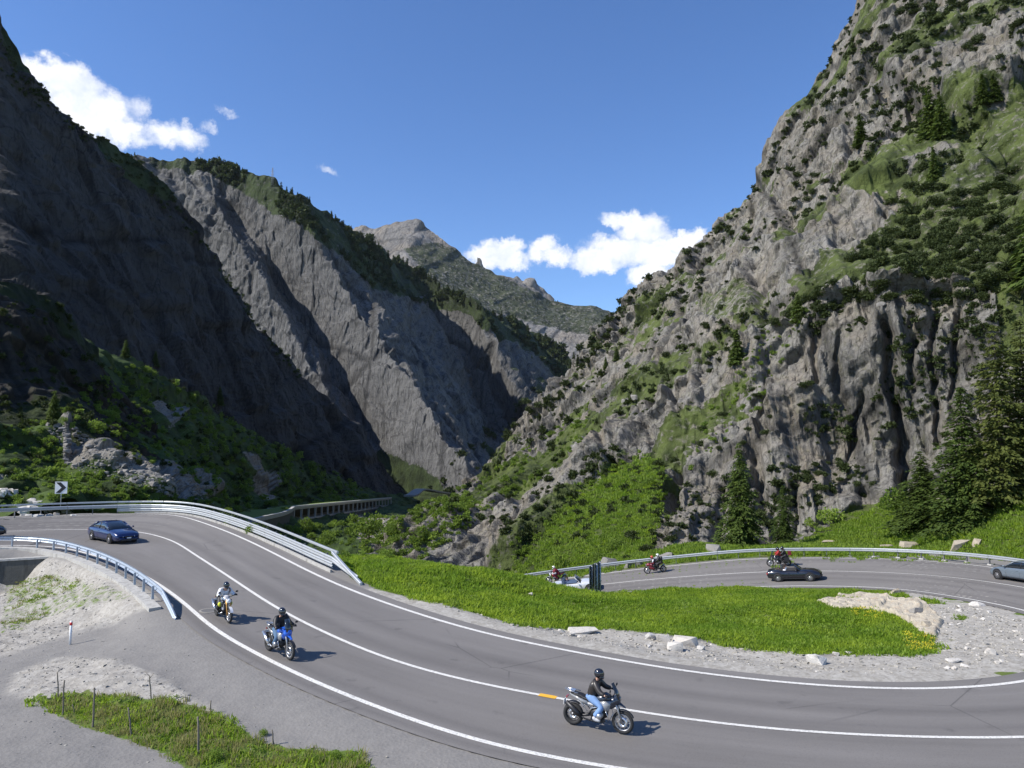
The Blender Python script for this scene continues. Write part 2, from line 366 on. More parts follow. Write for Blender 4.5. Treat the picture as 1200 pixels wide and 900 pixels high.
def match(Cn, E):
    """for each centre station the point of E on its cross section (monotone along E)"""
    n = len(Cn); t = np.gradient(smooth_line(Cn, 6)[:, :2], axis=0); t /= np.linalg.norm(t, axis=1)[:, None]
    idx = np.zeros(n); 
    for i in range(n):
        d = E[:, :2] - Cn[i, :2]; al = d @ t[i]; cost = np.linalg.norm(d, axis=1) + 3 * np.abs(al); idx[i] = np.argmin(cost)
    idx = np.maximum.accumulate(idx)
    w = np.hanning(21); w /= w.sum(); p = np.r_[[idx[0]] * 10, idx, [idx[-1]] * 10]; idx = np.convolve(p, w, 'valid')
    return np.stack([np.interp(idx, np.arange(len(E)), E[:, i]) for i in range(3)], -1)
EO = match(LC, LO); EI = match(LC, LI)
def outw(E, Cn, d):
    v = E - Cn; v[:, 2] = 0; v /= np.linalg.norm(v, axis=1)[:, None]
    sl = (E[:, 2] - Cn[:, 2]) / np.maximum(1, np.linalg.norm((E - Cn)[:, :2], axis=1))
    r = E + v * d; r[:, 2] += np.clip(sl, -.08, .08) * d * 0.4; return r
AO = outw(EO, LC, 0.75); AI = outw(EI, LC, 0.75)
def lerp(a, b, t): return a * (1 - t) + b * t
ROWS = [AO, EO, lerp(EO, LC, .33), lerp(EO, LC, .66), LC, lerp(LC, EI, .33), lerp(LC, EI, .66), EI, AI]
def asphalt():
    m = M('asphalt', 0.82, 0.35); a = m.attr('across'); s = m.attr('along')
    big = m.noise(0.16, 5, .6); fine = m.noise(26, 5, .7); mid = m.noise(2.2, 5, .6)
    cb = m.n.new('ShaderNodeCombineXYZ'); m.link(a, cb.inputs[0]); m.link(m.math('MULTIPLY', s, 0.03), cb.inputs[1])
    streak = m.noise(2.2, 4, .6, v=cb.outputs[0])
    c = m.mix(big, (0.124, 0.115, 0.107, 1), (0.163, 0.152, 0.142, 1))
    c = m.mix(m.ramp(streak, [(.3, 0), (.75, 1)]), c, (0.200, 0.187, 0.175, 1))
    # polished wheel tracks
    w = m.math('ABSOLUTE', m.math('SUBTRACT', m.math('FRACT', m.math('MULTIPLY', a, 0.5)), 0.25))
    c = m.mix(m.math('MULTIPLY', m.ramp(m.math('ABSOLUTE', m.math('SUBTRACT', w, 0.12)), [(0, 1), (.09, 0)]), 0.42), c, (0.10, 0.092, 0.088, 1))
    c = m.mix(m.math('MULTIPLY', m.ramp(fine, [(.35, 1), (.5, 0)]), 0.35), c, (0.06, 0.058, 0.06, 1))
    c = m.mix(m.math('MULTIPLY', m.ramp(mid, [(.55, 0), (.75, 1)]), 0.25), c, (0.18, 0.172, 0.165, 1))
    pt = m.voro(.055, 'F1', v=m.mapping(m.pos(), (1, 1, .01)), out='Color'); c = m.mix(m.math('MULTIPLY', m.ramp(pt, [(.60, 0), (.62, 1)]), .22), c, (.085, .08, .077, 1))
    oil = m.ramp(m.noise(1.1, 3, .5), [(.66, 0), (.74, 1)]); c = m.mix(m.math('MULTIPLY', oil, .35), c, (.06, .056, .054, 1))
    cr = m.voro(0.11, 'DISTANCE_TO_EDGE', v=m.mapping(m.pos(), (1, 1, .01)))
    cmask = m.math('MULTIPLY', m.ramp(cr, [(0, 1), (.004, 0)]), m.ramp(m.noise(.18, 2), [(.46, 0), (.56, 1)]))
    c = m.mix(m.math('MULTIPLY', cmask, .55), c, (0.035, .034, .034, 1))
    m.color(c); m.bump(fine, .35, .02); return m.m
M_ASPH = asphalt()
def across_rows(rows, name, mats, lift=0.0, parent=None):
    V = np.stack(rows); V = V.copy(); V[..., 2] += lift; nr, nc = V.shape[:2]
    s = np.r_[0, np.cumsum(np.linalg.norm(np.diff(LC, axis=0), axis=1))]
    ac = np.repeat(np.linspace(-2, 2, nr)[:, None], nc, 1)
    return np_mesh(name, V.reshape(-1, 3), grid_faces(nr, nc)[:, ::-1], mats, parent, True, {'across': ac, 'along': np.repeat(s[None], nr, 0)})
road = across_rows(ROWS, 'road', [M_ASPH]); struct(road)
def paint(name='white_road_paint', c=(0.72, 0.70, 0.65, 1), wear=.75):
    m = M(name, .7, .4); f = m.noise(14, 6, .7); g = m.noise(1.2, 3)
    m.color(m.mix(m.math('MULTIPLY', m.ramp(f, [(.47, 0), (.66, 1)]), wear), m.mix(g, c, tuple(x * .88 for x in c[:3]) + (1,)), (0.25, .24, .23, 1))); return m.m
M_PAINT = paint()
def ribbon(name, E, w, mat, lift=0.006, kind='structure', i0=0, i1=None, parent=road):
    i1 = i1 or len(E); t = np.gradient(E[:, :2], axis=0); t /= np.linalg.norm(t, axis=1)[:, None] + 1e-9
    nrm = np.stack([-t[:, 1], t[:, 0], np.zeros(len(t))], -1)
    A = E + nrm * w / 2; B = E - nrm * w / 2; V = np.stack([A, B])[:, i0:i1].copy(); V[..., 2] += lift
    o = np_mesh(name, V.reshape(-1, 3), grid_faces(2, i1 - i0), [mat], parent, True); o['kind'] = kind; return o
for E in (LC, EO, EI): ribbon('road_marking', E, 0.20 if E is not LC else 0.17, M_PAINT, 0.012)
ROADPTS = np.concatenate([lerp(r, q, t) for r, q in zip(ROWS[:-1], ROWS[1:]) for t in (0, .5)] + [AI])
# fast nearest road sample
def road_near(X, Y):
    P = np.stack([X, Y], -1).reshape(-1, 2).astype(np.float32); Q = ROADPTS.astype(np.float32); d = np.empty(len(P), np.float32); z = np.empty(len(P), np.float32)
    q2 = (Q[:, :2] ** 2).sum(1)
    for a in range(0, len(P), 4000):
        p = P[a:a + 4000]; D2 = (p ** 2).sum(1)[:, None] + q2[None] - 2 * p @ Q[:, :2].T
        j = D2.argmin(1); d[a:a + 4000] = np.sqrt(np.maximum(0, D2[np.arange(len(p)), j])); z[a:a + 4000] = Q[j, 2]
    return d.reshape(X.shape), z.reshape(X.shape)
# ================================================================ GROUND (near terrain)
GPX = [(0, 890, 8.0), (100, 880, 8.05), (200, 895, 8.1), (0, 830, 8.1), (60, 855, 8.0), (300, 899, 8.3), (400, 895, 8.3), (500, 895, 8.3), (300, 850, 8.15), (230, 800, 7.95), (200, 760, 7.85), (215, 730, 7.6), (180, 712, 7.6),
       (120, 742, 8.2), (60, 757, 8.5), (0, 768, 8.8), (-100, 780, 8.9), (60, 775, 8.3), (120, 778, 7.9), (180, 800, 7.85), (30, 800, 8.2), (-150, 850, 8.3), (-200, 900, 8.2),
       (150, 690, 7.5), (100, 690, 8.1), (50, 705, 9.0), (30, 730, 9.3), (80, 740, 8.8), (0, 745, 9.4), (0, 720, 9.7), (-60, 740, 9.6), (-150, 760, 9.6), (10, 700, 9.7), (-60, 712, 9.9), (-150, 720, 10.0),
       (420, 655, 7.05), (405, 668, 7.5), (450, 657, 7.2), (500, 663, 7.6), (560, 669, 8.25), (620, 677, 8.95), (660, 690, 9.9), (700, 701, 10.9), (750, 697, 11.2), (800, 692, 11.4), (870, 684, 11.0), (950, 684, 10.85), (985, 691, 10.8),
       (500, 700, 7.95), (600, 720, 8.5), (700, 745, 8.75), (800, 730, 9.5), (850, 760, 9.1), (900, 770, 9.0), (700, 720, 9.6), (950, 740, 9.6), (1050, 715, 9.5), (1000, 702, 10.2), (1000, 730, 9.5), (1100, 750, 9.1), (1150, 730, 9.2), (1200, 750, 9.1), (1200, 735, 9.25), (800, 763, 8.7), (950, 780, 8.75), (560, 700, 8.3), (640, 705, 9.3)]
GW = [(-26, 50, 7.0 + 0.3), (-18, 54, 9.5), (-12, 58, 12), (-4, 60, 15.5), (-10, 66, 19), (-20, 66, 16), (-30, 74, 14), (-45, 80, 9), (-60, 78, 7), (-20, 80, 26), (-5, 78, 17.5), (0, 84, 22), (-10, 90, 32), (-40, 95, 24),
      (5, 78, 15.5), (12, 80, 13), (30, 74, 10.4), (20, 79, 10.8), (45, 62, 9.4), (52, 50, 8.6), (52, 36, 8.2), (48, 22, 8.2), (36, 14, 8.3), (20, 10, 8.4), (0, 8, 8.4), (-20, 8, 8.2), (-45, 12, 8.2), (-50, 30, 9.4), (-48, 50, 7.6), (60, 70, 10), (70, 50, 9), (30, 95, 15), (50, 90, 14), (0, -20, 8), (40, -15, 8), (-40, -15, 8),
      (-70, 60, 6.5), (-80, 40, 8), (-80, 15, 8)]
GC = np.vstack([[at_drop(*p) for p in GPX], [(x, y, ZC - d) for x, y, d in GW]])
GC = np.vstack([GC, AO[::6] - (0, 0, .03), AI[::6] - (0, 0, .03)])
def idw(X, Y):
    P = np.stack([X, Y], -1).reshape(-1, 2); out = np.empty(len(P))
    for a in range(0, len(P), 8000):
        p = P[a:a + 8000]; D2 = ((p[:, None] - GC[None, :, :2]) ** 2).sum(-1); w = 1 / (D2 + 0.6) ** 1.9
        out[a:a + 8000] = (w * GC[None, :, 2]).sum(1) / w.sum(1)
    return out.reshape(X.shape)
_c = np.arange(-92, 72, 0.5); _r = np.arange(-22, 102, 0.5)
_Z = idw(*np.meshgrid(_c, _r))
for _ in range(3):
    _p = np.pad(_Z, 1, mode='edge'); _Z = (_p[1:-1, 1:-1] * 2 + _p[:-2, 1:-1] + _p[2:, 1:-1] + _p[1:-1, :-2] + _p[1:-1, 2:]) / 6
def bil(Zg, X, Y):
    u = np.clip((X + 92) / .5, 0, len(_c) - 1.001); v = np.clip((Y + 22) / .5, 0, len(_r) - 1.001); i = u.astype(int); j = v.astype(int); fu, fv = u - i, v - j
    return Zg[j, i] * (1 - fu) * (1 - fv) + Zg[j, i + 1] * fu * (1 - fv) + Zg[j + 1, i] * (1 - fu) * fv + Zg[j + 1, i + 1] * fu * fv
POLY_GRASS_MID = [(385, 640), (440, 640), (520, 655), (600, 665), (660, 682), (700, 696), (760, 694), (800, 688), (870, 680), (950, 680), (1010, 690), (1062, 692), (1052, 702), (1030, 712), (1080, 738), (1098, 758), (1090, 766), (1040, 768), (960, 768), (900, 764), (860, 757), (820, 748), (760, 742), (700, 736), (640, 737), (600, 730), (520, 708), (470, 698), (440, 690), (410, 672)]
POLY_GRASS_NEAR = [(38, 820), (100, 815), (180, 820), (215, 822), (250, 836), (300, 866), (345, 880), (420, 885), (430, 905), (220, 905), (190, 880), (130, 862), (80, 845)]
POLY_GRASS_BANK = [(0, 680), (70, 672), (140, 690), (165, 700), (120, 712), (60, 725), (0, 748)]
POLY_MOUND = [(10, 815), (20, 790), (70, 772), (130, 770), (190, 795), (250, 830), (262, 850), (215, 832), (40, 822)]
POLY_VERGE = [(400, 690), (440, 690), (470, 697), (560, 716), (640, 735), (700, 736), (760, 743), (860, 757), (960, 768), (1098, 766), (1062, 692), (1000, 690), (1210, 700), (1210, 800), (1120, 812), (1040, 812), (850, 800), (640, 765), (520, 738)]
def soft_poly(px, py, poly, soft=7.0, seed=3):
    n = fbm(np.stack([px * .05, py * .09, px * 0], -1), 3, seed) * soft
    r = 0
    for dx, dy in ((0, 0), (3, 0), (-3, 0), (0, 2), (0, -2)): r = r + in_poly(px + n + dx, py + n * .6 + dy, poly)
    return r / 5.0
def ground_masks(X, Y, Z, flat=True):
    px, py, d = project(np.stack([X, Y, Z], -1))
    vis = d > 2
    g = np.maximum(soft_poly(px, py, POLY_GRASS_MID), soft_poly(px, py, POLY_GRASS_NEAR, 9, 5)) * vis
    bank = soft_poly(px, py, POLY_GRASS_BANK, 8, 9) * vis * 0.42
    far = sstep(0, 4, (Y - 68)) * (1.0)          # behind the far rails: overgrown
    off = ((px > 1215) & (Y > 8)) * .8
    verge = soft_poly(px, py, POLY_VERGE, 5, 12) * vis
    mound = soft_poly(px, py, POLY_MOUND, 6, 15) * vis
    g = np.maximum(np.maximum(g, bank), np.maximum(far, off * (verge < .5)))
    # patches of green in the pale gravel of the island
    pat = sstep(.28, .5, fbm(np.stack([X * .45, Y * .45, X * 0], -1), 3, 31)) * (px > 1080) * verge * .8
    g = np.maximum(g, pat)
    bankg = soft_poly(px, py, [(-200, 665), (70, 655), (185, 695), (180, 712), (100, 740), (0, 770), (-200, 780)], 4, 18) * vis
    pale = np.maximum(np.maximum(verge, mound * .85), bankg * .8)
    return g, pale, np.maximum(mound, bankg), px, py
def ground_height(X, Y, detail=True):
    d, zr = road_near(X, Y); z = bil(_Z, X, Y); t = sstep(0.15, 2.2, d); z = (zr - 0.03) * (1 - t) + z * t
    return z, d
def mat_ground():
    m = M('ground', .95, .2); g = m.attr('grass'); p = m.attr('pale'); P = m.pos()
    n1 = m.noise(.35, 5); n2 = m.noise(3.2, 5, .65); n3 = m.noise(24, 4, .7)
    v = m.voro(9.0, v=P, out='Color'); v2 = m.voro(3.2, v=P, out='Color')
    grav = m.mix(n2, (.135, .127, .118, 1), (.235, .224, .208, 1)); grav = m.mix(.35, grav, m.mix(m.math('MULTIPLY', n3, 1), (.07, .066, .062, 1), (.37, .355, .335, 1)))
    pale = m.mix(n2, (.22, .205, .175, 1), (.42, .395, .345, 1)); sp = m.ramp(v, [(0.0, (.13, .12, .11, 1)), (.45, (.30, .28, .24, 1)), (1, (.50, .48, .43, 1))])
    pale = m.mix(.5, pale, sp); pale = m.mix(.25, pale, m.ramp(v2, [(0, (.16, .14, .12, 1)), (1, (.55, .53, .5, 1))]))
    base = m.mix(p, grav, pale)
    gr = m.mix(n2, (.060, .098, .016, 1), (.130, .180, .036, 1)); gr = m.mix(m.ramp(n1, [(.5, 0), (.7, 1)]), gr, (.13, .13, .045, 1))
    edge = m.math('ADD', g, m.math('MULTIPLY', m.math('SUBTRACT', n2, .5), .9))
    base = m.mix(m.ramp(edge, [(.38, 0), (.55, 1)]), base, gr); m.color(base)
    h = m.math('ADD', m.math('MULTIPLY', n3, .5), m.math('MULTIPLY', m.voro(9.0, v=P), .6)); m.bump(h, .45, .04); return m.m
def ground_grid(xs, ys):
    X, Y = np.meshgrid(xs, ys); z, d = ground_height(X, Y)
    g, pale, mound, px, py = ground_masks(X, Y, z)
    off = sstep(.3, 2, d); P3 = np.stack([X, Y, X * 0], -1)
    z = z + off * (.10 * fbm(P3 * .5, 3, 2) + .04 * fbm(P3 * 2.2, 3, 4)) + off * mound * (.16 * np.abs(fbm(P3 * 1.4, 3, 8)) + .12 * fbm(P3 * 4.5, 2, 11)) + off * g * .07 * fbm(P3 * 3, 2, 20) + off * pale * .03 * fbm(P3 * 6, 2, 14)
    z = z + off * mound * .0
    return X, Y, z, g, pale
xs = np.unique(np.r_[np.arange(-92, -50, .8), np.arange(-50, 45, .22), np.arange(45, 72, .8)]); ys = np.unique(np.r_[np.arange(-22, 16, 1.0), np.arange(16, 50, .16), np.arange(50, 76, .3), np.arange(76, 102, .8)])
GX, GY, GZ, GG, GP = ground_grid(xs, ys)
M_GROUND = mat_ground()
ground = np_mesh('ground', np.stack([GX, GY, GZ], -1).reshape(-1, 3), grid_faces(*GX.shape), [M_GROUND], None, True, {'grass': GG, 'pale': GP}); struct(ground)
def gz(x, y):
    i = np.clip(np.searchsorted(xs, x) - 1, 0, len(xs) - 2); j = np.clip(np.searchsorted(ys, y) - 1, 0, len(ys) - 2)
    fu = (x - xs[i]) / (xs[i + 1] - xs[i]); fv = (y - ys[j]) / (ys[j + 1] - ys[j])
    return GZ[j, i] * (1 - fu) * (1 - fv) + GZ[j, i + 1] * fu * (1 - fv) + GZ[j + 1, i] * (1 - fu) * fv + GZ[j + 1, i + 1] * fu * fv
# valley floor: one wide sheet under everything, out to the horizon
def far_ground():
    g = G(); r = 5600; g.add([(-r, -r, 0), (r, -r, 0), (r, r, 0), (-r, r, 0)], [(0, 1, 2, 3)]); m = M('valley_floor', .95, .2); m.color(m.mix(m.noise(.05, 6), (.05, .075, .02, 1), (.16, .16, .13, 1)))
    o = g.build('terrain', m.m, loc=(0, 0, ZC - 78)); struct(o)
far_ground()
# ================================================================ MOUNTAINS
def smooth1(a, k):
    if k < 1: return a
    w = np.hanning(2 * k + 3)[1:-1]; w /= w.sum(); return np.convolve(np.pad(a, k, mode='edge'), w, 'valid')
ZB = {'W': 1300, 'H': 900, 'ox': 50}
DEPTH = np.full((900, 1300), 1e9, np.float32); POS = np.zeros((900, 1300, 3), np.float32); NRM = np.zeros((900, 1300, 3), np.float32)
def splat(P, N):
    px, py, d = project(P); Y = P[..., 1]
    ok = (px > -48) & (px < 1248) & (py > 1) & (py < 898) & (Y > 3)
    x = (px[ok] + 50).astype(int); y = py[ok].astype(int); d = d[ok].astype(np.float32); p = P[ok]; n = N[ok]
    o = np.argsort(-d); x, y, d, p, n = x[o], y[o], d[o], p[o], n[o]
    for dx, dy in ((0, 0), (1, 0), (0, 1), (1, 1), (-1, 0), (0, -1)):
        xx, yy = np.clip(x + dx, 0, 1299), np.clip(y + dy, 0, 899)
        better = d < DEPTH[yy, xx] if (dx, dy) != (0, 0) else d < DEPTH[yy, xx] + 0
        b = np.nonzero(better)[0]
        if (dx, dy) == (0, 0): 
            DEPTH[yy[b], xx[b]] = d[b]; POS[yy[b], xx[b]] = p[b]; NRM[yy[b], xx[b]] = n[b]
        else:
            b = b[DEPTH[yy[b], xx[b]] > d[b] + 6] if len(b) else b
            DEPTH[yy[b], xx[b]] = d[b]; POS[yy[b], xx[b]] = p[b]; NRM[yy[b], xx[b]] = n[b]
def hit(px, py):
    x = int(np.clip(px + 50, 0, 1299)); y = int(np.clip(py, 0, 899))
    if DEPTH[y, x] > 1e8: return None
    return POS[y, x].astype(float), NRM[y, x].astype(float), float(DEPTH[y, x])
def grid_normals(P):
    du = np.gradient(P, axis=1); dv = np.gradient(P, axis=0); n = np.cross(du, dv); n /= np.linalg.norm(n, axis=-1)[..., None] + 1e-9
    c = (P - np.array([0, 0, ZC])); s = np.sign((n * c).sum(-1)); n *= -np.where(s == 0, 1, s)[..., None]; return n
def mountain(name, lines, x0, x1, ncol, rowpx, disp, mask, mat, back=(14, 0.5, 0.5), seed=0, dmod=None, ndir=None, smooth_rows=9, label=None, smooth=False):
    px = np.linspace(x0, x1, ncol); YY, DD = [], []
    for ln in lines:
        a = np.array(ln, float); YY.append(smooth1(np.interp(px, a[:, 0], a[:, 1]), 2 if ln is lines[-1] else int(ncol * .02))); DD.append(smooth1(np.interp(px, a[:, 0], np.log(a[:, 2])), int(ncol * .03)))
    rows_y, rows_d = [], []
    for k in range(len(lines) - 1):
        n = max(3, int(np.abs(YY[k] - YY[k + 1]).max() / rowpx))
        for t in np.linspace(0, 1, n, endpoint=(k == len(lines) - 2)): rows_y.append(lerp(YY[k], YY[k + 1], t)); rows_d.append(lerp(DD[k], DD[k + 1], t))
    PY = np.array(rows_y); LD = np.array(rows_d); PX = np.repeat(px[None], len(PY), 0)
    k = smooth_rows; w = np.hanning(2 * k + 3)[1:-1]; w /= w.sum(); Q = np.pad(LD, ((k, k), (0, 0)), mode='edge')
    LD = sum(Q[i:i + len(LD)] * w[i] for i in range(2 * k + 1))
    Dm = np.exp(LD); Nn = grid_normals(at_D(PX, PY, Dm))
    if dmod is not None: Dm = Dm + dmod(PX, PY)
    P = at_D(PX, PY, Dm)
    # smooth base normals
    if ndir is not None: nd = np.array(ndir, float); nd /= np.linalg.norm(nd); Nn = .3 * Nn + .7 * nd
    for _ in range(14):
        q = np.pad(Nn, ((1, 1), (1, 1), (0, 0)), mode='edge'); Nn = (q[1:-1, 1:-1] + q[:-2, 1:-1] + q[2:, 1:-1] + q[1:-1, :-2] + q[1:-1, 2:]) / 5
    Nn /= np.linalg.norm(Nn, axis=-1)[..., None]
    veg = mask(PX, PY, P, Nn) if mask else np.zeros(PX.shape)
    dd, crack = disp(P, Nn, veg, PX, PY)
    q = np.pad(dd, 1, mode='edge'); dd = (q[1:-1, 1:-1] * 4 + q[:-2, 1:-1] + q[2:, 1:-1] + q[1:-1, :-2] + q[1:-1, 2:]) / 8
    P2 = P + Nn * dd[..., None]
    N2 = grid_normals(P2)
    up = N2[..., 2]
    # the far side of the mountain
    nb, run, fall = back
    top = P2[-1]; rad = top - np.array([0, 0, ZC]); rad[:, 2] = 0; dist = np.linalg.norm(rad, axis=1)[:, None]; rad /= dist
    hgt = np.maximum(20, top[:, 2] - (ZC - 70)); extra = []
    for j in range(1, nb + 1):
        t = j / nb; q = top + rad * (hgt[:, None] * (0.15 * t + 1.1 * t * t)); q[:, 2] = top[:, 2] - hgt * (t ** 1.6)
        q = q + np.stack([fbm(q * .02, 3, seed), fbm(q * .02, 3, seed + 5), fbm(q * .02, 3, seed + 9)], -1) * dist * .012 * min(1, j / 2); extra.append(q)
    V = np.concatenate([P2, np.array(extra)]); nr, nc = V.shape[:2]
    pad = lambda A: np.concatenate([A, np.repeat(A[-1:], nb, 0)])
    o = np_mesh(name, V.reshape(-1, 3), grid_faces(nr, nc), [mat], None, smooth, {'grass': pad(veg), 'crack': pad(crack)})
    splat(P2, N2); struct(o, label); print(name, nr * nc * 2, 'tris'); return o
def stretch(P, ax, r):
    ax = np.array(ax, float); ax /= np.linalg.norm(ax); return P - (P @ ax)[..., None] * ax * (1 - 1 / r)
def rocks(sizes, amps, ax=(.1, .1, 1), r=2.0, seed=0, fb=0.6, fbs=None, tilt=1.4, warp=0.12, jw=.65, flat=None):
    """jointed slabs and blocky facets at several sizes (metres)"""
    def f(P, N, veg, PX, PY):
        h = np.zeros(P.shape[:-1]); cr = np.ones(P.shape[:-1])
        for k, (s, a) in enumerate(zip(sizes, amps)):
            w = (1 - .75 * veg) if k else (1 - .4 * veg); rr = np.random.default_rng(seed + k); ax2 = np.array(ax) / np.linalg.norm(ax) + rr.normal(size=3) * .10 * k
            q = stretch(P, ax2, r) / s; q = q + warp * np.stack([fbm(q * .7, 2, seed + 3), fbm(q * .7, 2, seed + 4), fbm(q * .7, 2, seed + 5)], -1)
            v, e = facet(q, seed + 11 * k, tilt); j, ej = joints(P, ax2, r * 1.25, s * 1.05, seed + 7 * k + 1, flat=flat)
            h = h + a * w * ((1 - jw) * v + jw * j - .10 * np.exp(-(ej / .035) ** 2)); cr = np.minimum(cr, np.clip(ej / .07, 0, 1) + .25 * k)
        if fbs: h = h + fb * fbs * fbm(P / fbs / 2.5, 5, seed + 50)
        return h, cr
    return f
def two(f1, f2):
    def f(*a):
        h1, c1 = f1(*a); h2, c2 = f2(*a); return h1 + h2, np.minimum(c1 + .3, c2)
    return f
def mat_mountain(name, *a, warm=(1.12, .98, .80), **k):
    return _mat_mountain(name, *a, warm=warm, **k)
def _mat_mountain(name, rock1, rock2, grass1, grass2, scale=1.0, bumpd=.5, streak=(.5, .5, .12), rot=(0, 0, 0), contrast=.5, lichen=.25, gthr=(.42, .56), scree=None, warm=(1, 1, 1)):
    m = M(name, .92, .25); g = m.attr('grass'); cr = m.attr('crack'); P = m.pos()
    ms = m.mapping(P, streak, rot)
    n_big = m.noise(.05 * scale, 5); n_mid = m.noise(.45 * scale, 6, .62, v=ms); n_f = m.noise(2.2 * scale, 6, .68); n_s = m.noise(1.6 * scale, 5, .65, v=ms)
    c = m.mix(n_mid, rock1, rock2); c = m.mix(m.ramp(n_big, [(.35, 0), (.65, 1)]), c, tuple(x * 1.18 for x in rock2[:3]) + (1,))
    c = m.mix(m.math('MULTIPLY', m.ramp(n_s, [(.5, 0), (.68, 1)]), contrast), c, tuple(x * .42 for x in rock1[:3]) + (1,))
    c = m.mix(m.math('MULTIPLY', m.ramp(n_f, [(.45, 0), (.7, 1)]), contrast * .6), c, tuple(min(.6, x * 1.35) for x in rock2[:3]) + (1,))
    c = m.mix(m.math('MULTIPLY', m.ramp(m.noise(.11 * scale, 5, .6), [(.42, 0), (.66, 1)]), .55), c, tuple(x * y for x, y in zip(rock2[:3], warm)) + (1,))
    wst = m.noise(.6 * scale, 5, .6, v=m.mapping(P, (1, 1, .10))); c = m.mix(m.math('MULTIPLY', m.ramp(wst, [(.56, 0), (.66, 1)]), .6), c, tuple(x * .5 for x in rock1[:3]) + (1,))
    if lichen:
        li = m.math('MULTIPLY', m.ramp(m.noise(.8 * scale, 5, .7), [(.52, 0), (.68, 1)]), lichen); c = m.mix(li, c, (.12, .125, .04, 1))
    for sc_, w_, k_ in ((.16, .012, .75), (.5, .022, .6)):
        vd = m.n.new('ShaderNodeVectorMath'); vd.operation = 'ADD'; nz_ = m.n.new('ShaderNodeTexNoise'); nz_.inputs['Scale'].default_value = .35 * scale; nz_.inputs['Detail'].default_value = 4; m.link(P, nz_.inputs['Vector'])
        vs_ = m.n.new('ShaderNodeVectorMath'); vs_.operation = 'SCALE'; vs_.inputs['Scale'].default_value = 0.45 / scale; m.link(nz_.outputs['Color'], vs_.inputs[0]); m.link(ms, vd.inputs[0]); m.link(vs_.outputs[0], vd.inputs[1])
        ln = m.voro(sc_ * scale, 'DISTANCE_TO_EDGE', v=vd.outputs[0]); c = m.mix(m.math('MULTIPLY', m.math('MULTIPLY', m.ramp(ln, [(0, 1), (w_ * 2.0, 0)]), m.ramp(n_f, [(.40, .15), (.55, 1)])), k_), c, tuple(x * .25 for x in rock1[:3]) + (1,))
    c = m.mix(m.ramp(cr, [(0, .7), (.5, 0)]), c, tuple(x * .3 for x in rock1[:3]) + (1,))
    n_g = m.noise(.7 * scale, 6, .7); gc = m.mix(n_f, grass1, grass2); gc = m.mix(m.ramp(m.noise(.16 * scale, 4), [(.4, 0), (.62, 1)]), gc, tuple(x * .62 for x in grass1[:3]) + (1,))
    if scree: gc = m.mix(m.ramp(m.noise(3.1 * scale, 5, .75), [(.6, 0), (.66, .8)]), gc, scree)
    e = m.math('ADD', g, m.math('MULTIPLY', m.math('SUBTRACT', n_g, .5), 1.0))
    fac = m.ramp(e, [(gthr[0], 0), (gthr[1], 1)]); m.color(m.mix(fac, c, gc))
    h = m.math('ADD', m.math('MULTIPLY', n_f, .45), m.math('MULTIPLY', n_s, .8)); h = m.math('ADD', h, m.math('MULTIPLY', m.voro(1.1 * scale, v=ms), .5))
    m.bump(h, .9, bumpd); return m.m
RG1, RG2 = (.115, .108, .098, 1), (.235, .222, .20, 1)
G1, G2 = (.046, .064, .016, 1), (.120, .148, .042, 1)
# ---- distant peaks
def simple_mask(thr0, thr1, polys=(), base=0.0, noise=.02):
    def f(PX, PY, P, N):
        g = sstep(thr0, thr1, N[..., 2] + .25 * fbm(P * noise, 3, 77)) * .9 + base
        for poly, s in polys: g = np.maximum(g, soft_poly(PX, PY, poly, 10) * s) if s > 0 else g * (1 + s * soft_poly(PX, PY, poly, 10))
        return np.clip(g, 0, 1)
    return f
POLY_D_GREEN = [(470, 290), (510, 282), (560, 305), (620, 340), (710, 362), (760, 372), (760, 400), (690, 395), (610, 375), (560, 365), (500, 330)]
mat_D = mat_mountain('distant_rock', (.095, .09, .085, 1), (.19, .182, .172, 1), (.035, .045, .02, 1), (.07, .078, .04, 1), scale=.12, bumpd=5, lichen=.1, streak=(1, 1, .25))
mountain('far_mountain', [[(380, 480, 1900), (760, 500, 1900)], [(380, 330, 2200), (480, 340, 2200), (560, 370, 2200), (640, 390, 2250), (760, 395, 2300)],
    [(360, 262, 2700), (395, 262, 2700), (412, 268, 2700), (440, 267, 2650), (465, 262, 2650), (485, 260, 2650), (497, 265, 2650), (505, 270, 2650), (520, 285, 2600), (545, 300, 2600), (570, 314, 2600), (600, 327, 2600), (620, 336, 2600), (640, 346, 2600), (670, 355, 2600), (700, 361, 2600), (720, 366, 2650), (760, 378, 2700)]],
    370, 760, 300, 1.5, rocks([150, 60, 24], [18, 12, 6], (.3, .2, 1), 1.5, 5, fbs=60, fb=.22), simple_mask(5, 6, [(POLY_D_GREEN, .56), ([(380, 330), (500, 330), (760, 420), (760, 500), (380, 500)], .12)]), mat_D, seed=3)
mountain('far_mountain', [[(560, 420, 3800), (680, 420, 3800)], [(560, 300, 4300), (575, 322, 4300), (598, 327, 4300), (606, 322, 4300), (614, 330, 4300), (620, 325, 4300), (627, 327, 4300), (634, 338, 4300), (680, 380, 4300)]], 560, 680, 90, 2, rocks([150, 60], [60, 30], (.2, 0, 1), 2, 9), None, mat_D, seed=4)
mountain('far_mountain', [[(340, 420, 3400), (460, 420, 3400)], [(340, 260, 3800), (385, 254, 3800), (395, 253, 3800), (403, 262, 3800), (412, 266, 3800), (460, 280, 3800)]], 340, 460, 90, 2, rocks([150, 60], [50, 30], (.2, 0, 1), 2, 19), None, mat_D, seed=5)
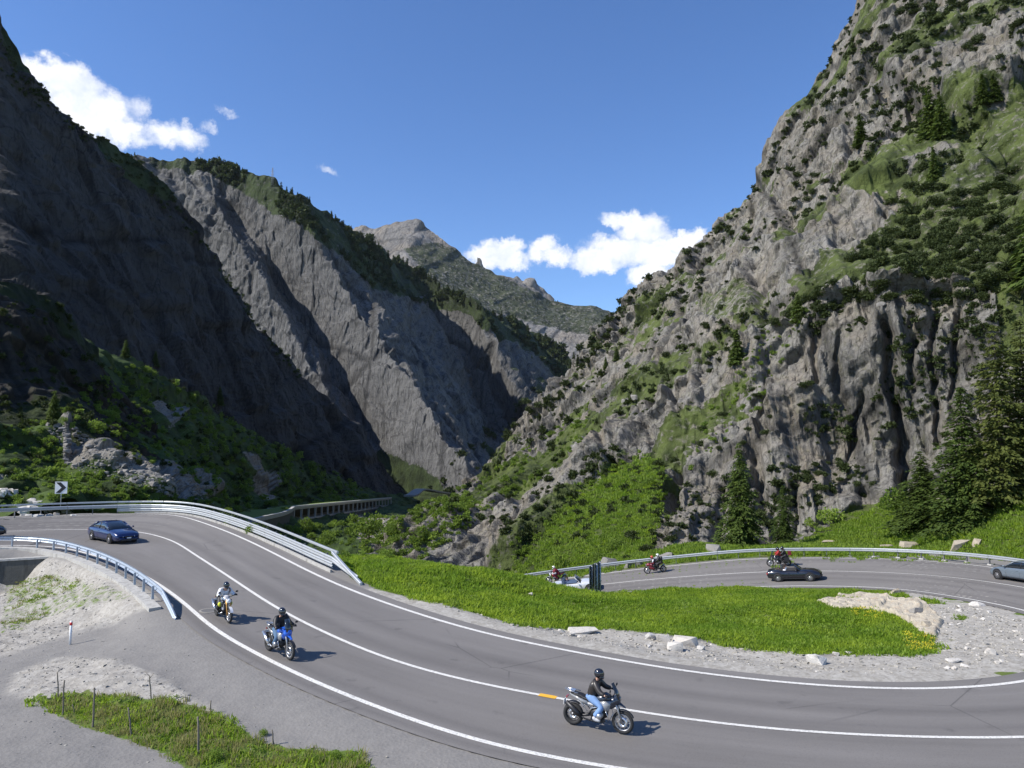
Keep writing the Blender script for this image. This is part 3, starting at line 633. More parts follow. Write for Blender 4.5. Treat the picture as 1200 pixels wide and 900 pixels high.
# ---- B: the big slabs across the gorge
def dmod_B(PX, PY):
    s = PX - .6 * (PY - 300); t = sstep(178, 260, PY)
    v = np.interp(s, [60, 190, 205, 290, 306, 386, 405, 470, 485, 520, 535, 570, 585, 615, 640], [60, 0, 50, -40, 20, -100, -70, 240, 210, 60, 90, 300, 260, 180, 220])
    return smooth2(v * t, 3)
def smooth2(A, k):
    w = np.hanning(2 * k + 3)[1:-1]; w /= w.sum(); q = np.pad(A, ((0, 0), (k, k)), mode='edge'); return sum(q[:, i:i + A.shape[1]] * w[i] for i in range(2 * k + 1))
POLY_B_WOOD = [(168, 172), (300, 200), (400, 255), (470, 295), (520, 330), (600, 370), (700, 430), (700, 470), (660, 450), (600, 402), (545, 372), (520, 362), (480, 352), (440, 340), (400, 300), (350, 262), (300, 232), (240, 201), (170, 190)]
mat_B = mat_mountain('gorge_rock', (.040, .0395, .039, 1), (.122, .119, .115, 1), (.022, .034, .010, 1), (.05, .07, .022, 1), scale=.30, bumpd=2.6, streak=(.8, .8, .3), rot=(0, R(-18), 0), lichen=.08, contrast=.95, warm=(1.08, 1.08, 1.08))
B_TOP = [(100, 180, 1000), (150, 180, 990), (170, 180, 980), (200, 182, 975), (230, 186, 970), (245, 191, 965), (262, 192, 960), (280, 200, 960), (300, 208, 960), (318, 212, 965), (340, 225, 970), (370, 240, 990), (400, 262, 1010), (430, 284, 1040), (470, 306, 1080), (520, 337, 1120), (560, 357, 1150), (600, 377, 1180), (640, 397, 1220), (665, 414, 1250), (690, 430, 1290), (710, 450, 1300)]
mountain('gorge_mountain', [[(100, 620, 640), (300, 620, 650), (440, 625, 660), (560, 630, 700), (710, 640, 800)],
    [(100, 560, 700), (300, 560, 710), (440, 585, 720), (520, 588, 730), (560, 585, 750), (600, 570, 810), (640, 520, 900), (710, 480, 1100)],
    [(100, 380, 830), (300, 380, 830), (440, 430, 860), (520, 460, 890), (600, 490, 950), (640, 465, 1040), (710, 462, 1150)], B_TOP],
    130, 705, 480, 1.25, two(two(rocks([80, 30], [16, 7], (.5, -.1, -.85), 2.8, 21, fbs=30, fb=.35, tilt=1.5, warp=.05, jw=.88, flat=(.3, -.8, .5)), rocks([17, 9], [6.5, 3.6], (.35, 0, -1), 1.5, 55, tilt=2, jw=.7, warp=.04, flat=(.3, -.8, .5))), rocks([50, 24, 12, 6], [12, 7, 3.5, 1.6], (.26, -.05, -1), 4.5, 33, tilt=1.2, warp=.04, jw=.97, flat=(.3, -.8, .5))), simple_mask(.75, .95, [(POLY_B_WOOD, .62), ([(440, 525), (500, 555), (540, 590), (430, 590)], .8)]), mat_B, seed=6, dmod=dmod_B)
# ---- A: the shaded wall on the left
mat_A = mat_mountain('shaded_rock', (.018, .0175, .0175, 1), (.052, .050, .048, 1), (.022, .034, .010, 1), (.05, .07, .02, 1), scale=.5, bumpd=1.2, streak=(.8, .8, .3), rot=(0, R(-25), 0), lichen=.06, warm=(1.3, 1.3, 1.3), contrast=.8)  # rock colour darkened to deepen the shade on this wall
A_TOP = [(-300, -60, 330), (-150, -30, 330), (-40, 5, 335), (-12, 33, 340), (-2, 45, 342), (8, 62, 345), (19, 80, 348), (41, 98, 355), (74, 130, 370), (107, 151, 390), (130, 160, 400), (150, 178, 420), (175, 199, 430), (195, 222, 440), (215, 255, 450), (240, 290, 465), (270, 330, 490), (300, 375, 515), (320, 402, 530), (350, 438, 560), (390, 480, 590), (420, 515, 610), (440, 543, 620), (460, 575, 640), (480, 600, 660)]
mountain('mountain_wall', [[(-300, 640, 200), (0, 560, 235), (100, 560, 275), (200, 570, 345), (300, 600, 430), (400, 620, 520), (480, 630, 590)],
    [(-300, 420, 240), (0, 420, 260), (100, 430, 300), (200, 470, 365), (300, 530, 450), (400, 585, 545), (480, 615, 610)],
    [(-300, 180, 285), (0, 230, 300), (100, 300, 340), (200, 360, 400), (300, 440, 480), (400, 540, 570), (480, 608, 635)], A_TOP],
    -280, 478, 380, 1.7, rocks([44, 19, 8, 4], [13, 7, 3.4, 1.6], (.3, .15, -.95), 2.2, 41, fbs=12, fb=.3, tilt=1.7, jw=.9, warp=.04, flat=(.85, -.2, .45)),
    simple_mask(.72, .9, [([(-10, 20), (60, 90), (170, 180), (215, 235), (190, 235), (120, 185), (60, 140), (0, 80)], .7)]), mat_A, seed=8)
# ---- C: the green slope behind the left guard rail, and its dark spur
def dmod_C(PX, PY):
    s = PX - 1.1 * (PY - 540); return smooth2(np.interp(s, [60, 150, 180, 205, 262, 330, 400], [0, -8, 14, 2, 46, 26, 16]) * sstep(430, 480, PY) * (1 - sstep(575, 598, PY)), 3)
mat_C = mat_mountain('bushy_slope', RG1, RG2, (.030, .052, .010, 1), (.085, .125, .028, 1), scale=1.2, bumpd=.4, lichen=.25)
SCREE = [(50, 494), (75, 496), (120, 520), (150, 535), (190, 550), (240, 570), (250, 590), (200, 582), (140, 562), (80, 548), (72, 525)]
BRIGHT = [(172, 465), (190, 470), (208, 490), (200, 508), (185, 492)]
BRIGHT2 = [(283, 532), (300, 535), (325, 560), (320, 585), (300, 575)]
cm = simple_mask(9, 10, [(SCREE, -.95), (BRIGHT, -1), (BRIGHT2, -1), ([(0, 560), (20, 563), (15, 600), (0, 600)], -1)], base=.85)
mountain('hillside', [[(-300, 720, 40), (-150, 640, 58), (0, 625, 72), (100, 620, 76), (170, 618, 78), (230, 622, 82), (260, 628, 88), (300, 650, 150), (340, 660, 240), (420, 660, 400), (500, 650, 540)],
    [(-300, 600, 62), (0, 596, 82), (100, 592, 88), (200, 594, 96), (260, 606, 140), (300, 612, 200), (340, 612, 285), (380, 606, 345), (440, 598, 465), (500, 594, 570)],
    [(-300, 450, 95), (0, 470, 118), (60, 480, 122), (100, 480, 130), (150, 490, 145), (200, 520, 165), (260, 550, 215), (300, 568, 270), (340, 580, 335), (400, 587, 430), (500, 590, 585)],
    [(-300, 300, 140), (-100, 330, 150), (0, 370, 190), (60, 385, 205), (100, 400, 215), (130, 412, 225), (150, 418, 235), (180, 431, 255), (210, 448, 275), (240, 467, 295), (270, 488, 325), (300, 507, 355), (330, 524, 380), (350, 534, 400), (375, 547, 430), (400, 560, 460), (440, 577, 520), (500, 588, 600)]],
    -260, 498, 370, 1.45, rocks([22, 8, 3], [8, 4, 1.6], (.3, .1, 1), 1.6, 61, fbs=9, fb=.5), cm, mat_C, seed=10, dmod=dmod_C)
mat_C1 = mat_mountain('spur_rock', (.010, .0095, .009, 1), (.034, .032, .028, 1), (.012, .02, .006, 1), (.04, .055, .014, 1), scale=1.0, bumpd=.6, lichen=.2)  # near-black colours put the spur's shadow into the surface
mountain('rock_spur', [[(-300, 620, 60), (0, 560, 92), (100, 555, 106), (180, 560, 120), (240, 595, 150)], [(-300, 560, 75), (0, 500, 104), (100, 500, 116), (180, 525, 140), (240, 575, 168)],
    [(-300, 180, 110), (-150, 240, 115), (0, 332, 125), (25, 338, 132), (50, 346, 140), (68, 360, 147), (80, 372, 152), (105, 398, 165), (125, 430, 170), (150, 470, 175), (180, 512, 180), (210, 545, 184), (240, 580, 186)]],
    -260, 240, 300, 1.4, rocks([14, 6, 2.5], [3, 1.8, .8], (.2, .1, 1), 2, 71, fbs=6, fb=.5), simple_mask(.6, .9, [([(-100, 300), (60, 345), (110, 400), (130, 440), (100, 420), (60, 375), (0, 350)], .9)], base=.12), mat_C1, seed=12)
# ---- V: the ravine below the road
mat_V = mat_mountain('ravine_slope', RG1, RG2, (.028, .05, .010, 1), (.07, .11, .025, 1), scale=1.0, bumpd=.5)
mountain('ravine', [[(180, 660, 78), (260, 690, 78), (340, 720, 78), (440, 730, 80), (520, 740, 86), (600, 760, 88)], [(180, 616, 100), (260, 640, 120), (340, 668, 140), (440, 672, 150), (520, 672, 150), (600, 700, 105)],
    [(180, 606, 150), (260, 612, 180), (340, 628, 210), (440, 630, 240), (520, 622, 250), (600, 650, 160)], [(180, 602, 200), (260, 602, 225), (340, 609, 245), (390, 604, 300), (440, 598, 380), (460, 592, 430), (520, 588, 520), (600, 600, 560)]],
    180, 600, 220, 1.6, rocks([18, 7, 3], [4, 2, 1], (.2, .2, 1), 1.5, 81, fbs=8), simple_mask(9, 10, [([(418, 600), (460, 610), (465, 665), (420, 665)], -.8)], base=.8), mat_V, seed=14)
# ---- R: the big sunlit mountain on the right
R0 = [(430, 730, 84), (500, 735, 86), (560, 735, 88), (620, 725, 88), (680, 690, 85), (740, 682, 82), (800, 668, 80), (860, 662, 80), (920, 658, 79), (980, 657, 77), (1040, 656, 75), (1100, 657, 70), (1160, 660, 64), (1220, 665, 57), (1300, 680, 49), (1450, 700, 40)]
R1 = [(430, 672, 135), (500, 668, 120), (560, 655, 118), (620, 640, 110), (680, 625, 104), (740, 612, 98), (800, 605, 94), (860, 618, 92), (920, 628, 92), (980, 606, 92), (1040, 585, 91), (1100, 570, 88), (1160, 552, 84), (1220, 535, 78), (1300, 520, 72), (1450, 500, 62)]
R2 = [(430, 650, 220), (500, 620, 210), (560, 590, 190), (620, 560, 180), (680, 520, 165), (740, 490, 150), (800, 450, 140), (860, 430, 130), (920, 400, 120), (980, 375, 112), (1040, 360, 106), (1100, 350, 102), (1160, 335, 98), (1220, 320, 92), (1300, 300, 86), (1450, 280, 75)]
R3 = [(430, 642, 300), (500, 612, 320), (560, 570, 340), (620, 500, 350), (680, 440, 380), (740, 400, 320), (800, 340, 270), (860, 290, 230), (920, 240, 195), (980, 200, 170), (1040, 175, 155), (1100, 150, 150), (1160, 130, 145), (1220, 110, 140), (1300, 90, 130), (1450, 60, 115)]
R4 = [(430, 640, 340), (470, 632, 360), (500, 606, 400), (520, 592, 430), (540, 575, 450), (560, 558, 470), (590, 530, 500), (620, 500, 530), (640, 480, 560), (655, 462, 580), (668, 440, 600), (680, 418, 610), (692, 396, 610), (702, 376, 600), (715, 366, 585), (730, 356, 565), (742, 344, 545), (760, 338, 520), (775, 328, 500), (790, 314, 480), (805, 300, 460), (820, 286, 445), (835, 270, 430), (848, 252, 415), (858, 244, 400), (872, 232, 390), (885, 215, 375), (897, 196, 360), (903, 182, 350), (912, 160, 340), (922, 140, 330), (935, 124, 320), (948, 112, 310), (955, 98, 305), (965, 78, 300), (975, 58, 293), (985, 42, 288), (995, 25, 282), (1003, 5, 278), (1010, -20, 275), (1040, -70, 270), (1100, -140, 265), (1200, -200, 260), (1300, -230, 240), (1450, -260, 220)]
MEADOW = [(560, 700), (640, 620), (690, 570), (750, 535), (775, 540), (772, 590), (760, 640), (745, 680), (600, 720)]
MEADOW2 = [(880, 655), (925, 636), (980, 612), (1010, 590), (1050, 585), (1100, 590), (1160, 590), (1260, 540), (1460, 500), (1460, 710), (700, 700), (760, 666), (870, 655)]
LEDGES = [([(860, 405), (900, 385), (935, 345), (960, 305), (1000, 290), (1060, 215), (1130, 150), (1200, 90), (1300, 60), (1300, 360), (1160, 350), (1080, 352), (1000, 358), (930, 372), (880, 410)], .58), ([(980, 190), (1050, 170), (1070, 215), (990, 235)], .75), ([(740, 560), (780, 500), (830, 470), (880, 440), (870, 490), (820, 520), (780, 560)], .6), ([(820, 350), (905, 345), (900, 400), (840, 395)], .5), ([(560, 560), (620, 525), (700, 480), (720, 500), (640, 560), (580, 590)], .65), ([(480, 600), (540, 585), (580, 590), (500, 640)], .5), ([(700, 420), (760, 430), (820, 420), (800, 450), (720, 470)], .25)]
def mask_R(PX, PY, P, N):
    g = np.maximum(soft_poly(PX, PY, MEADOW, 12), soft_poly(PX, PY, MEADOW2, 10))
    for poly, s in LEDGES: g = np.maximum(g, soft_poly(PX, PY, poly, 18) * s)
    # green ledges that run up and left
    q = P / 30.0; n = fbm(np.stack([q[..., 0], q[..., 1], q[..., 2] * 1.6], -1), 5, 91, .62)
    band = sstep(-.06, .22, n + .35 * (N[..., 2] - .55)) * .60
    cliff = in_poly(PX, PY, [(870, 430), (940, 385), (1010, 362), (1170, 355), (1190, 520), (1100, 560), (1030, 590), (960, 610), (860, 640), (760, 650), (770, 590), (830, 540)])
    return np.clip(np.maximum(g, band * np.where(cliff, .35, 1)), 0, 1)
CLEFTS = [(1046, 395, 612, 8, 9, .05), (1010, 455, 530, 6, 5, -.25), (1002, 560, 606, 9, 6, .3), (958, 372, 470, 5, 4.5, .1), (905, 420, 520, 6, 5, -.1), (880, 520, 600, 6, 5, .15), (842, 560, 648, 6, 4, 0), (815, 380, 470, 5, 8, .2), (868, 280, 370, 6, 9, .25), (770, 400, 500, 5, 9, .3), (1098, 380, 540, 4, 3.5, .02), (1122, 370, 500, 4, 3.5, -.03), (735, 440, 540, 5, 9, .35), (905, 200, 290, 5, 9, .4), (960, 150, 240, 5, 8, .3), (1030, 70, 150, 6, 8, .2), (690, 470, 560, 4, 10, .4), (930, 560, 630, 5, 4, .1), (985, 400, 470, 5, 4, 0), (1070, 385, 470, 5, 4, .0)]
def dmod_R(PX, PY):
    o = np.zeros(PX.shape)
    for (x, y0, y1, w, dp, sl) in CLEFTS:
        n = fbm(np.stack([PY * .035, PX * 0 + x, PX * 0], -1), 3, 7) * 9
        t = sstep(y0 - 12, y0 + 18, PY) * (1 - sstep(y1 - 20, y1 + 8, PY)); o += .6 * dp * t * np.exp(-((PX - x - (PY - y0) * sl - n) / w) ** 2)
    return o
def disp_R(P, N, veg, PX, PY):
    f = rocks([34, 15, 6.6, 2.8, 1.2], [8, 4.8, 3.0, 1.7, .8], (-.15, .1, 1), 1.9, 101, fbs=10, fb=.25, tilt=1.5, warp=.05, jw=.92, flat=(-.45, -.75, .48))
    h, c = f(P, N, veg, PX, PY); near = sstep(79, 96, P[..., 1]); mead = np.maximum(in_poly(PX, PY, MEADOW2), in_poly(PX, PY, MEADOW)) * 1.0
    mead = smooth2(mead, 8)
    far = sstep(250, 500, P[..., 1]); edge = 1 - .45 * sstep(.9, 1, np.linspace(0, 1, PX.shape[0]))[:, None]
    cl = smooth2(in_poly(PX, PY, [(862, 440), (905, 400), (1000, 362), (1175, 352), (1195, 520), (1110, 572), (1030, 606), (950, 640), (860, 648), (770, 648), (790, 560), (840, 500)]) * 1.0, 10)
    pil = 2.2 * joints(P, (-.06, 0, 1), 5, 6.5, 401, flat=(-.45, -.75, .48))[0] + 1.5 * joints(P, (-.12, .05, 1), 6, 2.8, 402, flat=(-.45, -.75, .48))[0] + .7 * joints(P, (-.04, 0, 1), 5, 1.2, 403, flat=(-.45, -.75, .48))[0]; wide = 1.7 * joints(P, (-.35, .1, 1), 4, 9, 404, flat=(-.45, -.75, .48))[0] + 1.0 * joints(P, (-.25, .1, 1), 4, 4, 405, flat=(-.45, -.75, .48))[0]
    h = h * (1 - .45 * cl) + pil * cl * (1 - veg * .7) + wide * (1 - cl) * (1 - veg * .6)
    return h * (.08 + .92 * near) * (1 - .82 * mead) * (1 + .9 * far) * edge, np.maximum(c, mead)
mat_R = mat_mountain('sunlit_rock', (.068, .065, .059, 1), (.205, .195, .176, 1), G1, G2, scale=1.0, bumpd=.75, streak=(1, 1, .3), lichen=.38, contrast=.75)
mountain('mountain', [R0, R1, R2, R3, R4], 435, 1440, 770, 1.42, disp_R, mask_R, mat_R, seed=16, smooth_rows=14, dmod=dmod_R, ndir=(-.45, -.80, .40))
_gn = grid_normals(np.stack([GX, GY, GZ], -1)); splat(np.stack([GX, GY, GZ], -1), _gn)
# ================================================================ VEGETATION
def mat_leaf(name, c1, c2, trans=.25, rough=.7):
    m = M(name, rough, .25); r = m.rand(); t = m.attr('tint'); c = m.mix(m.math('ADD', m.math('MULTIPLY', t, .65), m.math('MULTIPLY', r, .35)), c1, c2); m.color(c)
    tr = m.n.new('ShaderNodeBsdfTranslucent'); m.link(m.mix(.4, c, tuple(min(1, x * 1.7) for x in c2[:3]) + (1,)), tr.inputs[0]); mx = m.n.new('ShaderNodeMixShader'); mx.inputs[0].default_value = trans
    m.link(m.b.outputs[0], mx.inputs[1]); m.link(tr.outputs[0], mx.inputs[2]); m.link(mx.outputs[0], m.out.inputs[0]); return m.m
ML_PINE = mat_leaf('pine_needles', (.019, .031, .008, 1), (.054, .074, .018, 1), .2)
ML_SPRUCE = mat_leaf('spruce_needles', (.030, .055, .010, 1), (.105, .150, .028, 1), .3)
ML_LARCH = mat_leaf('larch_needles', (.050, .070, .016, 1), (.135, .155, .036, 1), .35)
ML_BUSH = mat_leaf('leaves', (.065, .115, .014, 1), (.170, .245, .038, 1), .4)
ML_BRIGHT = mat_leaf('young_leaves', (.10, .165, .018, 1), (.23, .32, .050, 1), .4)
ML_GRASS = mat_leaf('grass_blades', (.12, .20, .016, 1), (.28, .40, .036, 1), .5)
ML_DRY = mat_leaf('dry_grass_blades', (.15, .16, .045, 1), (.30, .28, .11, 1), .4)
def vary_grass(mat, name):
    t = mat.node_tree; N = t.nodes; b = next(n for n in N if n.type == 'BSDF_PRINCIPLED'); src = b.inputs['Base Color'].links[0].from_socket
    geo = N.new('ShaderNodeNewGeometry'); nz = N.new('ShaderNodeTexNoise'); nz.inputs['Scale'].default_value = .32; nz.inputs['Detail'].default_value = 5; t.links.new(geo.outputs['Position'], nz.inputs['Vector'])
    r = N.new('ShaderNodeValToRGB'); e = r.color_ramp.elements; e[0].position = .36; e[0].color = (.62, .72, .6, 1); e[1].position = .64; e[1].color = (1.25, 1.12, 1.0, 1); t.links.new(nz.outputs['Fac'], r.inputs[0])
    mx = N.new('ShaderNodeMix'); mx.data_type = 'RGBA'; mx.blend_type = 'MULTIPLY'; mx.inputs[0].default_value = 1; t.links.new(src, mx.inputs[6]); t.links.new(r.outputs[0], mx.inputs[7])
    for l in list(src.links):
        if l.to_node != mx: t.links.new(mx.outputs[2], l.to_socket)
vary_grass(ML_GRASS, 'g')
def mat_bark(name='bark', c1=(.05, .04, .03, 1), c2=(.14, .12, .10, 1)):
    m = M(name, .95, .2); m.color(m.mix(m.noise(6, 5, v=m.mapping(m.pos(True), (1, 1, .2))), c1, c2)); m.bump(m.noise(20, 4, v=m.pos(True)), .6, .03); return m.m
M_BARK = mat_bark()
def tri_cloud(C, Nrm, size, asp, r, up=0.0):
    """one leaf-sized triangle or kite per point"""
    n = len(C); a = r.normal(size=(n, 3)) + Nrm * .9; a[:, 2] += up; a /= np.linalg.norm(a, axis=1)[:, None]
    b = np.cross(a, r.normal(size=(n, 3))); b /= np.linalg.norm(b, axis=1)[:, None] + 1e-9
    s = size * r.uniform(.6, 1.35, n)[:, None]; tip = C + a * s * asp; k1 = C + b * s * .5 + a * s * asp * .35; k2 = C - b * s * .5 + a * s * asp * .35
    V = np.stack([C - a * s * .15, k1, tip, k2], 1).reshape(-1, 3); Fq = np.arange(4 * n).reshape(n, 4); return V, Fq
def bush_mesh(name, mat, n, size, asp, seed, lobes=9, flat=.7, up=.4, hollow=.55, spread=.62, lob=(.28, .5)):
    r = np.random.default_rng(seed); cs = r.normal(size=(lobes, 3)); cs /= np.linalg.norm(cs, axis=1)[:, None]; cs *= r.uniform(.25, spread, (lobes, 1)); cs[:, 2] = np.abs(cs[:, 2]) * flat + .18
    rad = r.uniform(lob[0], lob[1], lobes); w = rad ** 2 / (rad ** 2).sum(); k = r.choice(lobes, n, p=w); d = r.normal(size=(n, 3)); d /= np.linalg.norm(d, axis=1)[:, None]
    C = cs[k] + d * (rad[k] * r.uniform(hollow, 1.08, n))[:, None] * np.array([1, 1, .8]); ok = C[:, 2] > -.02; C, d = C[ok], d[ok]
    V, Fq = tri_cloud(C, d, size, asp, r, up); t = np.clip(np.repeat(r.uniform(0, 1, len(C)) * .7 + .3 * (vnoise(C * 3, seed) * .5 + .5), 4), 0, 1)
    return np_mesh(name, V, Fq, [mat], attrs={'tint': t}, link=False)
def conifer_mesh(name, mat, seed, levels=24, per=8, nodes=6, width=.20, droop=.35, ragged=.25, size=.05, low=.04, leaf_n=3, crown_pow=.85):
    """unit height; drooping branches carrying short needle sprays"""
    r = np.random.default_rng(seed); Cs, Ns, Ss = [], [], []
    for l in range(levels):
        t = (l + r.uniform(-.3, .3)) / levels; z = low + (1 - low) * max(0, t); reach = width * (1 - t) ** crown_pow * (.75 + .35 * r.uniform()) + .008
        m = max(3, int(per * (1 - .55 * t)))
        for b in range(m):
            a = 2 * math.pi * (b + r.uniform(-.4, .4)) / m + l * 2.4; L_ = reach * r.uniform(1 - ragged, 1 + ragged); nn = max(2, int(nodes * (L_ / width) + 1.5))
            for k in range(nn):
                u = (k + .6) / nn; rr = L_ * u; zz = z - droop * L_ * u * u * 1.2 + .10 * L_ * u
                base = np.array([rr * math.cos(a), rr * math.sin(a), zz]); side = np.array([-math.sin(a), math.cos(a), 0]); out = np.array([math.cos(a), math.sin(a), -.3])
                for j in range(leaf_n):
                    q = r.uniform(-1, 1); Cs.append(base + side * q * L_ * .30 * (1 - .6 * u) + r.normal(size=3) * size * .25); Ns.append(out * 1.2 + side * q * 1.2 + r.normal(size=3) * .25); Ss.append(size * (.7 + .5 * (1 - t)))
    C, Nn, S = np.array(Cs), np.array(Ns), np.array(Ss)[:, None]; n = len(C)
    a = Nn / np.linalg.norm(Nn, axis=1)[:, None]; b = np.cross(a, np.array([0, 0, 1.0]) + r.normal(size=(n, 3)) * .45); b /= np.linalg.norm(b, axis=1)[:, None]
    s = S * r.uniform(.7, 1.3, (n, 1)); V = np.stack([C - a * s * .4, C + b * s * .32, C + a * s * .9 - np.array([0, 0, .25]) * s, C - b * s * .32], 1).reshape(-1, 3)
    return np_mesh(name, V, np.arange(4 * n).reshape(n, 4), [mat], attrs={'tint': np.repeat(r.uniform(0, 1, n), 4)}, link=False)
def trunk_mesh(name, h=1.0, r0=.016, top=.94, n=7, mat=None, limbs=0, seed=0):
    g = G(); r = random.Random(seed); pts = [(r.uniform(-.004, .004), r.uniform(-.004, .004), h * k / 7 * top) for k in range(8)]; pts[0] = (0, 0, -.03)
    g.tube(pts, [r0 * (1.25 - k / 7 * 1.15) for k in range(8)], n)
    for k in range(limbs):
        z = h * r.uniform(.25, .75); a = r.uniform(0, 6.28); l = h * r.uniform(.2, .4); g.tube([(0, 0, z), (l * .5 * math.cos(a), l * .5 * math.sin(a), z + l * .35), (l * math.cos(a), l * math.sin(a), z + l * .6)], [r0 * .5, r0 * .3, r0 * .1], 5)
    return g.mesh(name, mat or M_BARK)
BIGCON = [conifer_mesh('crown', ML_SPRUCE, 11 + k, 40, 10, 10, .20, .45, .45, .019, .03, 7) for k in range(3)]
LARCH = conifer_mesh('crown', ML_LARCH, 31, 36, 9, 9, .15, .3, .4, .017, .08, 6, .7)
MIDCON = [conifer_mesh('crown', ML_SPRUCE, 51 + k, 24, 9, 6, .19, .4, .3, .055, .03, 3) for k in range(3)]
SMALLCON = [conifer_mesh('conifer', ML_PINE, 71 + k, 12, 6, 3, .17, .4, .3, .13, .02, 2) for k in range(4)]
TRUNK = trunk_mesh('trunk')
SCRUB = [bush_mesh('dwarf_pine', ML_PINE, 760, .095, 1.7, 101 + k, 12, .8, .9, .5, .36, (.36, .5)) for k in range(4)]
SCRUB_S = [bush_mesh('dwarf_pine_scrub', ML_PINE, 150, .22, 1.5, 121 + k, 6, .6, .8, .5, .36, (.38, .5)) for k in range(2)]
BUSH = [bush_mesh('crown', ML_BUSH, 800, .085, 1.2, 141 + k, 12, .9, .3, .6) for k in range(3)]
BRIGHTB = [bush_mesh('crown', ML_BRIGHT, 800, .085, 1.2, 161 + k, 12, .9, .3, .6) for k in range(2)]
BUSH_S = [bush_mesh('bush', ML_BUSH, 170, .20, 1.2, 181 + k, 6, .7, .3, .55) for k in range(2)] + [bush_mesh('bush', ML_BRIGHT, 170, .20, 1.2, 191, 6, .7, .3, .55)]
BTRUNK = trunk_mesh('trunk', 1.0, .04, .8, 6, None, 5, 3)
_used = 0
def put_tree(px, py, hpx, crown, label, cat='tree', name='spruce_tree', group=None, wide=1.0, D=None, trunk=True, sink=.02):
    h = hit(px, py)
    if h is None: return None
    P, N, d = h; s = hpx * d / F; t = thing(name, label, cat, tuple(P - np.array([0, 0, s * sink])), rng.uniform(0, 6.28), group)
    obj('crown', crown, t, scale=(s * wide, s * wide, s))
    if trunk: obj('trunk', TRUNK, t, scale=(s, s, s))
    return t
def put_bush(px, py, rpx, mesh, label, name='bush', cat='bush', group=None, sq=1.0, trunk=False, single=True):
    h = hit(px, py)
    if h is None: return None
    P, N, d = h; s = rpx * d / F
    if single:
        o = obj(name, mesh, None, tuple(P - np.array([0, 0, s * .15])), (0, 0, rng.uniform(0, 6.28)), (s * rng.uniform(.85, 1.2), s * rng.uniform(.85, 1.2), s * sq)); return tag(o, label, cat, group)
    t = thing(name, label, cat, tuple(P - np.array([0, 0, s * .1])), rng.uniform(0, 6.28), group)
    obj('crown', mesh, t, (0, 0, s * .1), scale=(s, s, s * sq)); obj('trunk', BTRUNK, t, scale=(s, s, s * sq * .9)); return t
def gn_scatter(name, P, sc, rz, templates, label=None, parent=None):
    """a heap nobody could count: one object, instances on points"""
    P = np.asarray(P, float)
    if len(P) == 0: return
    me = bpy.data.meshes.new(name); me.vertices.add(len(P)); me.vertices.foreach_set('co', P.astype(np.float32).ravel())
    for nm, a, ty in (('sc', sc, 'FLOAT'), ('rz', rz, 'FLOAT')): at = me.attributes.new(nm, ty, 'POINT'); at.data.foreach_set('value', np.asarray(a, np.float32))
    pk = me.attributes.new('pick', 'INT', 'POINT'); pk.data.foreach_set('value', rng.integers(0, len(templates), len(P)).astype(np.int32)); me.update()
    o = obj(name, me, parent); ng = bpy.data.node_groups.new(name + '_nodes', 'GeometryNodeTree')
    ng.interface.new_socket('Geometry', in_out='INPUT', socket_type='NodeSocketGeometry'); ng.interface.new_socket('Geometry', in_out='OUTPUT', socket_type='NodeSocketGeometry')
    N = ng.nodes; gi = N.new('NodeGroupInput'); go = N.new('NodeGroupOutput'); gi2 = N.new('GeometryNodeGeometryToInstance'); inst = N.new('GeometryNodeInstanceOnPoints')
    for t in reversed(templates):
        so = bpy.data.objects.new('source', t); oi = N.new('GeometryNodeObjectInfo'); oi.inputs['Object'].default_value = so; oi.inputs['As Instance'].default_value = True; ng.links.new(oi.outputs['Geometry'], gi2.inputs[0])
    def na(nm, ty):
        a = N.new('GeometryNodeInputNamedAttribute'); a.data_type = ty; a.inputs['Name'].default_value = nm; return next(s for s in a.outputs if s.enabled and s.name == 'Attribute')
    ng.links.new(gi.outputs[0], inst.inputs['Points']); ng.links.new(gi2.outputs[0], inst.inputs['Instance']); inst.inputs['Pick Instance'].default_value = True
    ng.links.new(na('pick', 'INT'), inst.inputs['Instance Index'])
    cx = N.new('ShaderNodeCombineXYZ'); ng.links.new(na('rz', 'FLOAT'), cx.inputs['Z']); ng.links.new(cx.outputs[0], inst.inputs['Rotation'])
    cs = N.new('ShaderNodeCombineXYZ'); a = na('sc', 'FLOAT')
    for i in range(3): ng.links.new(a, cs.inputs[i])
    ng.links.new(cs.outputs[0], inst.inputs['Scale']); ng.links.new(inst.outputs[0], go.inputs[0])
    md = o.modifiers.new('scatter', 'NODES'); md.node_group = ng; tag(o, label, kind='stuff'); return o
def poly_points(poly, n, seed=0):
    r = np.random.default_rng(seed); a = np.array(poly, float); lo, hi = a.min(0), a.max(0); out = []
    while len(out) < n:
        q = r.uniform(lo, hi, (n * 3, 2)); m = in_poly(q[:, 0], q[:, 1], poly); out += list(q[m])
    return np.array(out[:n])
